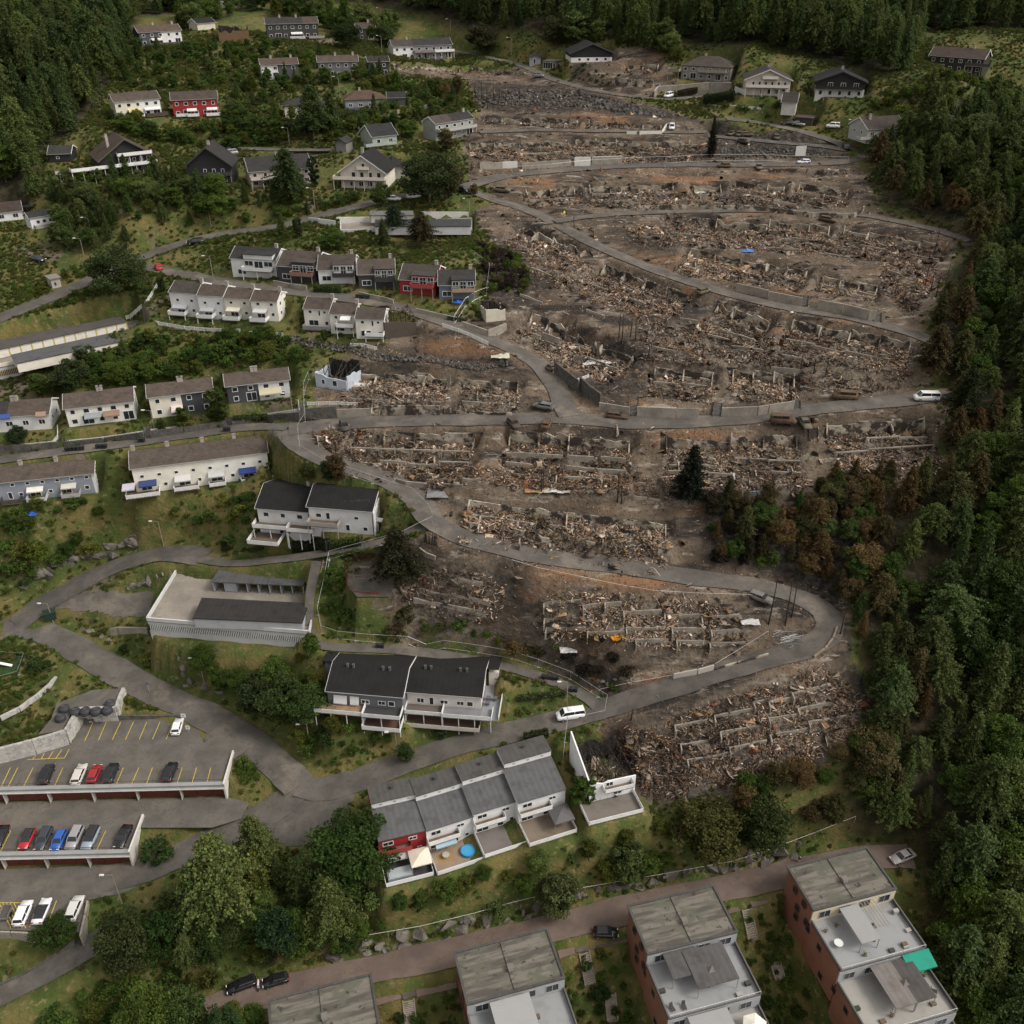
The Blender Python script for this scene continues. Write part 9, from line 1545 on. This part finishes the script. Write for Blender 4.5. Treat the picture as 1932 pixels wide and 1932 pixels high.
for (a,b,c,d_) in ((-2,2,-.7,-.5),(-2,2,.5,.7),(-2,-1.8,-.5,.5),(1.8,2,-.5,.5)): MB().box(a,b,c,d_,0,.3).build("board","plain",T,(.16,.13,.11))
P = G(A00(225,1575)); T = thing("trampoline", "black round trampoline behind white annex", "trampoline", P); MB().tube((0,0,.8),(0,0,.86),1.9,n=18).build("mat","tyre",T)
for k in range(4): MB().tube((1.7*math.cos(k*1.57),1.7*math.sin(k*1.57),0),(1.7*math.cos(k*1.57),1.7*math.sin(k*1.57),.8),.05).build("leg","plain",T,(.1,.1,.1))
def crumple(label, v, col, s=1.2, cat="tarp", name="tarp", mat="plain"):
    P = G(v); r = random.Random(int(v[0])); T = thing(name, label, cat, P); mb = MB(); n = 7
    mb.v = [((i-3)*s/3+r.uniform(-.1,.1),(j-3)*s/4+r.uniform(-.1,.1),max(0,(.14*s if cat != 'tarp' else .5)*(1-abs(i-3)/3)*(1-abs(j-3)/3))+r.uniform(0,.18)+.03) for j in range(n) for i in range(n)]; mb.f = [(j*n+i,j*n+i+1,(j+1)*n+i+1,(j+1)*n+i) for j in range(n-1) for i in range(n-1)]; mb.build("sheet",mat,T,col)
crumple("blue tarpaulin before the rightmost six-row house", A11(1522,350), (.02,.10,.42)); crumple("blue plastic heap among the burnt terraces", A20(1775,1895), (.05,.16,.42), 1.6); crumple("blue tarpaulin on the grey-blue row's terrace", A02(240,15), (.02,.09,.4), 1.2); crumple("crushed grey metal sheets at the bend's ruins", A11(1390,1790), (.3,.3,.3), 2.6, "metal sheet", "metal_scrap", "metal"); crumple("white melted sheet at lower edge of hairpin field", A22(425,1035), (.62,.62,.6), 1.6, "metal sheet", "metal_scrap", "ash"); crumple("grey-white slab at hairpin field's right end", A22(1795,820), (.5,.49,.47), 1.7, "slab", "slab", "ash"); crumple("pale board lying by the road above the scorched lawn", A11(1845,755), (.42,.42,.34), 2.0, "board", "board")
for lb, v in [("white ash patch in the upper burnt row, widest", A20(830,1462)),("white ash patch at the upper row's left", A20(380,1505)),("white ash patch by the third upper block", A20(1440,1455)),("white ash patch among the oblique ruins", A21(390,690)),("white ash patch in lower oblique ruin", A21(640,800)),("pale ash in the row left of the fork", A11(790,975))]:
    P = G(v); T = thing("ash_heap", lb, "ash", P); mb = MB(); n = 20; r = random.Random(int(v[0])); mb.v = [(0,0,.3)]+[((2.6+r.uniform(-.9,.9))*math.cos(6.283*k/n)*(1.4 if j else .7),(1.2+r.uniform(-.4,.4))*math.sin(6.283*k/n)*(1.2 if j else .6),(-.12 if j else .22)+r.uniform(-.05,.06)) for j in (0,1) for k in range(n)]; mb.f = [(0,1+k,1+(k+1)%n) for k in range(n)]+[(1+k,1+n+k,1+n+(k+1)%n,1+(k+1)%n) for k in range(n)]; mb.build("ash","ash",T)
for lb, v, c in [("small orange machine in hairpin field", A22(790,975), (.5,.2,.01)),("orange dumper under scorched tree, left", A31(1272,745), (.5,.28,.02)),("orange dumper under scorched tree, right", A31(1350,748), (.5,.28,.02))]:
    P = G(v); T = thing("mini_dumper", lb, "machine", P, .3); MB().box(-.5,.5,-.4,.4,.35,1.0).build("body","plain",T,c); MB().hexa([(-.9,-.4,.5),(-.5,-.4,.4),(-.5,.4,.4),(-.9,.4,.5)],[(-1.1,-.5,1.0),(-.5,-.5,.9),(-.5,.5,.9),(-1.1,.5,1.0)]).build("skip","plain",T,c)
    for x in (-.5,.4):
        for s in (-.45,.45): link("wheel", CARM['hatch'][3], T, None, (x,s,.3), scale=.9)
PV = [(0,0,.95),(0,0,1.2),(0,0,1.42),(0,0,1.52),(0,-.02,1.66),(-.1,0,.92),(-.12,-.05,.5),(-.12,0,.06),(-.12,-.14,.03),(.1,0,.92),(.13,.08,.5),(.13,.12,.06),(.13,-.02,.03),(-.19,0,1.4),(-.26,0,1.12),(-.24,-.12,.88),(.19,0,1.4),(.26,.02,1.12),(.24,-.1,.88)]
PE = [(0,1),(1,2),(2,3),(3,4),(0,5),(5,6),(6,7),(7,8),(0,9),(9,10),(10,11),(11,12),(2,13),(13,14),(14,15),(2,16),(16,17),(17,18)]
PR = [.15,.15,.14,.06,.105,.1,.07,.05,.045,.1,.07,.05,.045,.065,.05,.04,.065,.05,.04]
def person(label, v, top, legs, s=1.0, rz=0):
    P = G(v); P.z = float(hz(P.x,P.y))+.08
    o = bpy.data.objects.new("person", None); me = bpy.data.meshes.new("person"); me.from_pydata(PV, PE, []); me.materials.append(MATS["plain"]); b = bpy.data.objects.new("person", me); COL.objects.link(b); b.location = P; b.rotation_euler = (0,0,rz); b.scale = (s,)*3; b.color = (*legs,1); tag(b, label, "person")
    md = b.modifiers.new("skin",'SKIN')
    for k, r_ in enumerate(PR): me.skin_vertices[0].data[k].radius = (r_, r_)
    me.skin_vertices[0].data[0].use_root = True; b.modifiers.new("sub",'SUBSURF').levels = 1
    mb = MB(); prof = [(.19,.86),(.185,1.1),(.2,1.32),(.1,1.46)]; n = 10
    for (r_, z_) in prof: mb.v += [(r_*1.05*math.cos(6.283*k/n), r_*.8*math.sin(6.283*k/n), z_) for k in range(n)]
    mb.f = [(j*n+k,j*n+(k+1)%n,(j+1)*n+(k+1)%n,(j+1)*n+k) for j in range(3) for k in range(n)]
    for sx in (-1,1): mb.tube((sx*.18,0,1.4),(sx*.265,.01,1.1),.075,.07,7); mb.tube((sx*.265,.01,1.1),(sx*.25,-.1,.92),.065,.055,7)
    mb.build("jacket","plain",b,top)
    h = MB(); h.tube((0,.01,1.66),(0,.0,1.79),.115,.07,9); h.build("hair","plain",b,(.03,.02,.015))
person("person in a yellow high-visibility jacket walking on the branch road", A20(393,1638), (.62,.68,.05), (.2,.24,.05), 1.05, .6); person("person in dark clothes standing at the upper junction", A10(1560,1345), (.02,.02,.025), (.02,.02,.03)); person("person in black top and white trousers on the red street", A33(230,712), (.015,.015,.015), (.5,.5,.5), 1.0, 2); person("child in pink top at the white picket fence", A01(1622,560), (.55,.2,.18), (.12,.1,.12), .65)
# ------------------------------------------------------------------ rocks and boulder walls
def rock_mesh(seed):
    r = random.Random(seed); bm = bmesh.new()
    for k in range(16):
        d = Vector((r.gauss(0,1), r.gauss(0,1), r.gauss(0,1))).normalized(); bm.verts.new((d.x*r.uniform(.75,1.1), d.y*r.uniform(.6,.95), d.z*r.uniform(.6,.9)))
    bmesh.ops.convex_hull(bm, input=bm.verts[:]); me = bpy.data.meshes.new("rock"); bm.to_mesh(me); bm.free(); me.materials.append(MATS["rock"]); return me
RKS = [rock_mesh(k) for k in range(7)]; STN = []
for m_ in RKS: c_ = m_.copy(); c_.materials[0] = MATS["stone"]; STN.append(c_)
def rocks(label, group, pts, n, s0, s1, jit):
    for k in range(n):
        f = k/max(1, n-1)*(len(pts)-1); i = min(int(f), len(pts)-2); v = (pts[i][0]+(pts[i+1][0]-pts[i][0])*(f-i)+random.uniform(-jit,jit), pts[i][1]+(pts[i+1][1]-pts[i][1])*(f-i)+random.uniform(-jit,jit)*.8); P = G(v); s = random.uniform(s0, s1)
        if DROAD[int((P.y-Y0)/GS), int((P.x-X0)/GS)] < .3: continue
        o = link("rock", random.choice(RKS), None, None, P+Vector((0,0,-.32*s))); o.rotation_euler = (random.uniform(-.5,.5), random.uniform(-.5,.5), random.uniform(0,6.28)); o.scale = (s*random.uniform(.8,1.7), s*random.uniform(.6,1.1), s*random.uniform(.7,1.2)); tag(o, label, "rock", group)
rocks("grey rock of the cutting along the red street, middle stretch", "rocks of the street cutting, middle", [(620,1805),(720,1780),(860,1752),(966,1726),(1060,1702)], 56, .5, 1.8, 18); rocks("grey rock of the cutting along the red street, right stretch", "rocks of the street cutting, right", [(1080,1695),(1241,1660),(1400,1622),(1500,1600)], 52, .5, 1.8, 18)
rocks("rock of the outcrop above the ring road", "outcrop above ring road", [(40,1095),(120,1058),(190,1040),(250,1015),(285,1002)], 34, .7, 1.9, 10); rocks("rock on the triangle island below the ring road", "rocks on triangle", [(110,1180),(150,1188),(180,1195),(205,1205)], 12, .6, 1.5, 6); rocks("rock on the island inside the ring road", "rocks inside ring", [(245,1105),(275,1095),(315,1085)], 9, .7, 1.6, 7); rocks("rock on the slope above the main road bend", "rocks above bend", [(340,1240),(360,1290),(420,1300)], 9, .6, 1.4, 8); rocks("rock in the rubble bank above the white van", "rocks in bank", [(1130,1300),(1170,1275),(1200,1285)], 14, .3, .7, 10); rocks("boulder on the upper right slope by brown house", "boulders upper right", [(1740,150),(1800,152),(1860,160)], 16, .5, 1.2, 8); rocks("rock of the stepped stones left of pale green house", "rocks by pale green house", [(645,250),(670,245),(690,255)], 14, .4, .9, 6)
def boulder_wall(label, top, bot, n, rows, s):
    P0 = [G(v) for v in top]; P1 = [G(v) for v in bot]; o = P0[0]; T = thing("boulder_wall", label, "wall", o)
    def at(L_, f): f *= len(L_)-1; i = min(int(f), len(L_)-2); return L_[i].lerp(L_[i+1], f-i)
    for r_ in range(rows):
        for k in range(n):
            g = (r_+.5)/rows; p = at(P0, (k+.5*(r_ % 2)+random.uniform(-.5,.5))/n % 1.0).lerp(at(P1, (k+.5*(r_ % 2)+random.uniform(-.3,.3))/n % 1.0), g+random.uniform(-.35,.35)/rows); p.z = float(hz(p.x,p.y))+.15; q = s*random.uniform(.55,1.3); b = link("stone", random.choice(STN), T, None, p-o); b.rotation_euler = (random.uniform(-.4,.4),random.uniform(-.4,.4),random.uniform(0,6.28)); b.scale = (q*1.25,q,q)
boulder_wall("sooty boulder retaining wall under the top lane", [A10(1650,720),A20(100,690),A20(500,690),A20(800,760),A20(1150,860)], [A10(1650,800),A20(100,800),A20(500,815),A20(800,850),A20(1150,890)], 42, 6, .85)
boulder_wall("dark dry-stone wall below the half-burnt terrace", [A11(230,600),A11(600,660),A11(920,730),A11(1270,745)], [A11(230,640),A11(600,720),A11(920,795),A11(1270,800)], 34, 4, .55)
boulder_wall("curved dark dry-stone wall below the scorched lawn", [A11(1290,770),A11(1500,810),A11(1700,830),A11(1930,790)], [A11(1290,800),A11(1500,850),A11(1700,870),A11(1930,830)], 40, 3, .45)
boulder_wall("sooty stone bank below the upper parking wrecks", [A20(1560,1120),A20(1932,1110),A30(480,1150)], [A20(1560,1190),A20(1932,1190),A30(480,1180)], 32, 4, .6)
# ------------------------------------------------------------------ rubble on the finished ground
for k_, e_ in enumerate(RUB):
    T_, o_, poly_, n_p, pal_, mound_ = e_[:6]
    if n_p < 5: continue
    me_ = rubble_mesh("rubble", poly_, n_p, pal_, 1.0, mound_, k_)
    ob_ = link("rubble", me_, T_); ob_["kind"] = "stuff"
    ob_.matrix_parent_inverse = Matrix.Translation(-o_) if len(e_) < 7 else (Matrix.Translation(o_) @ Matrix.Rotation(e_[6], 4, 'Z')).inverted()

build_ground()
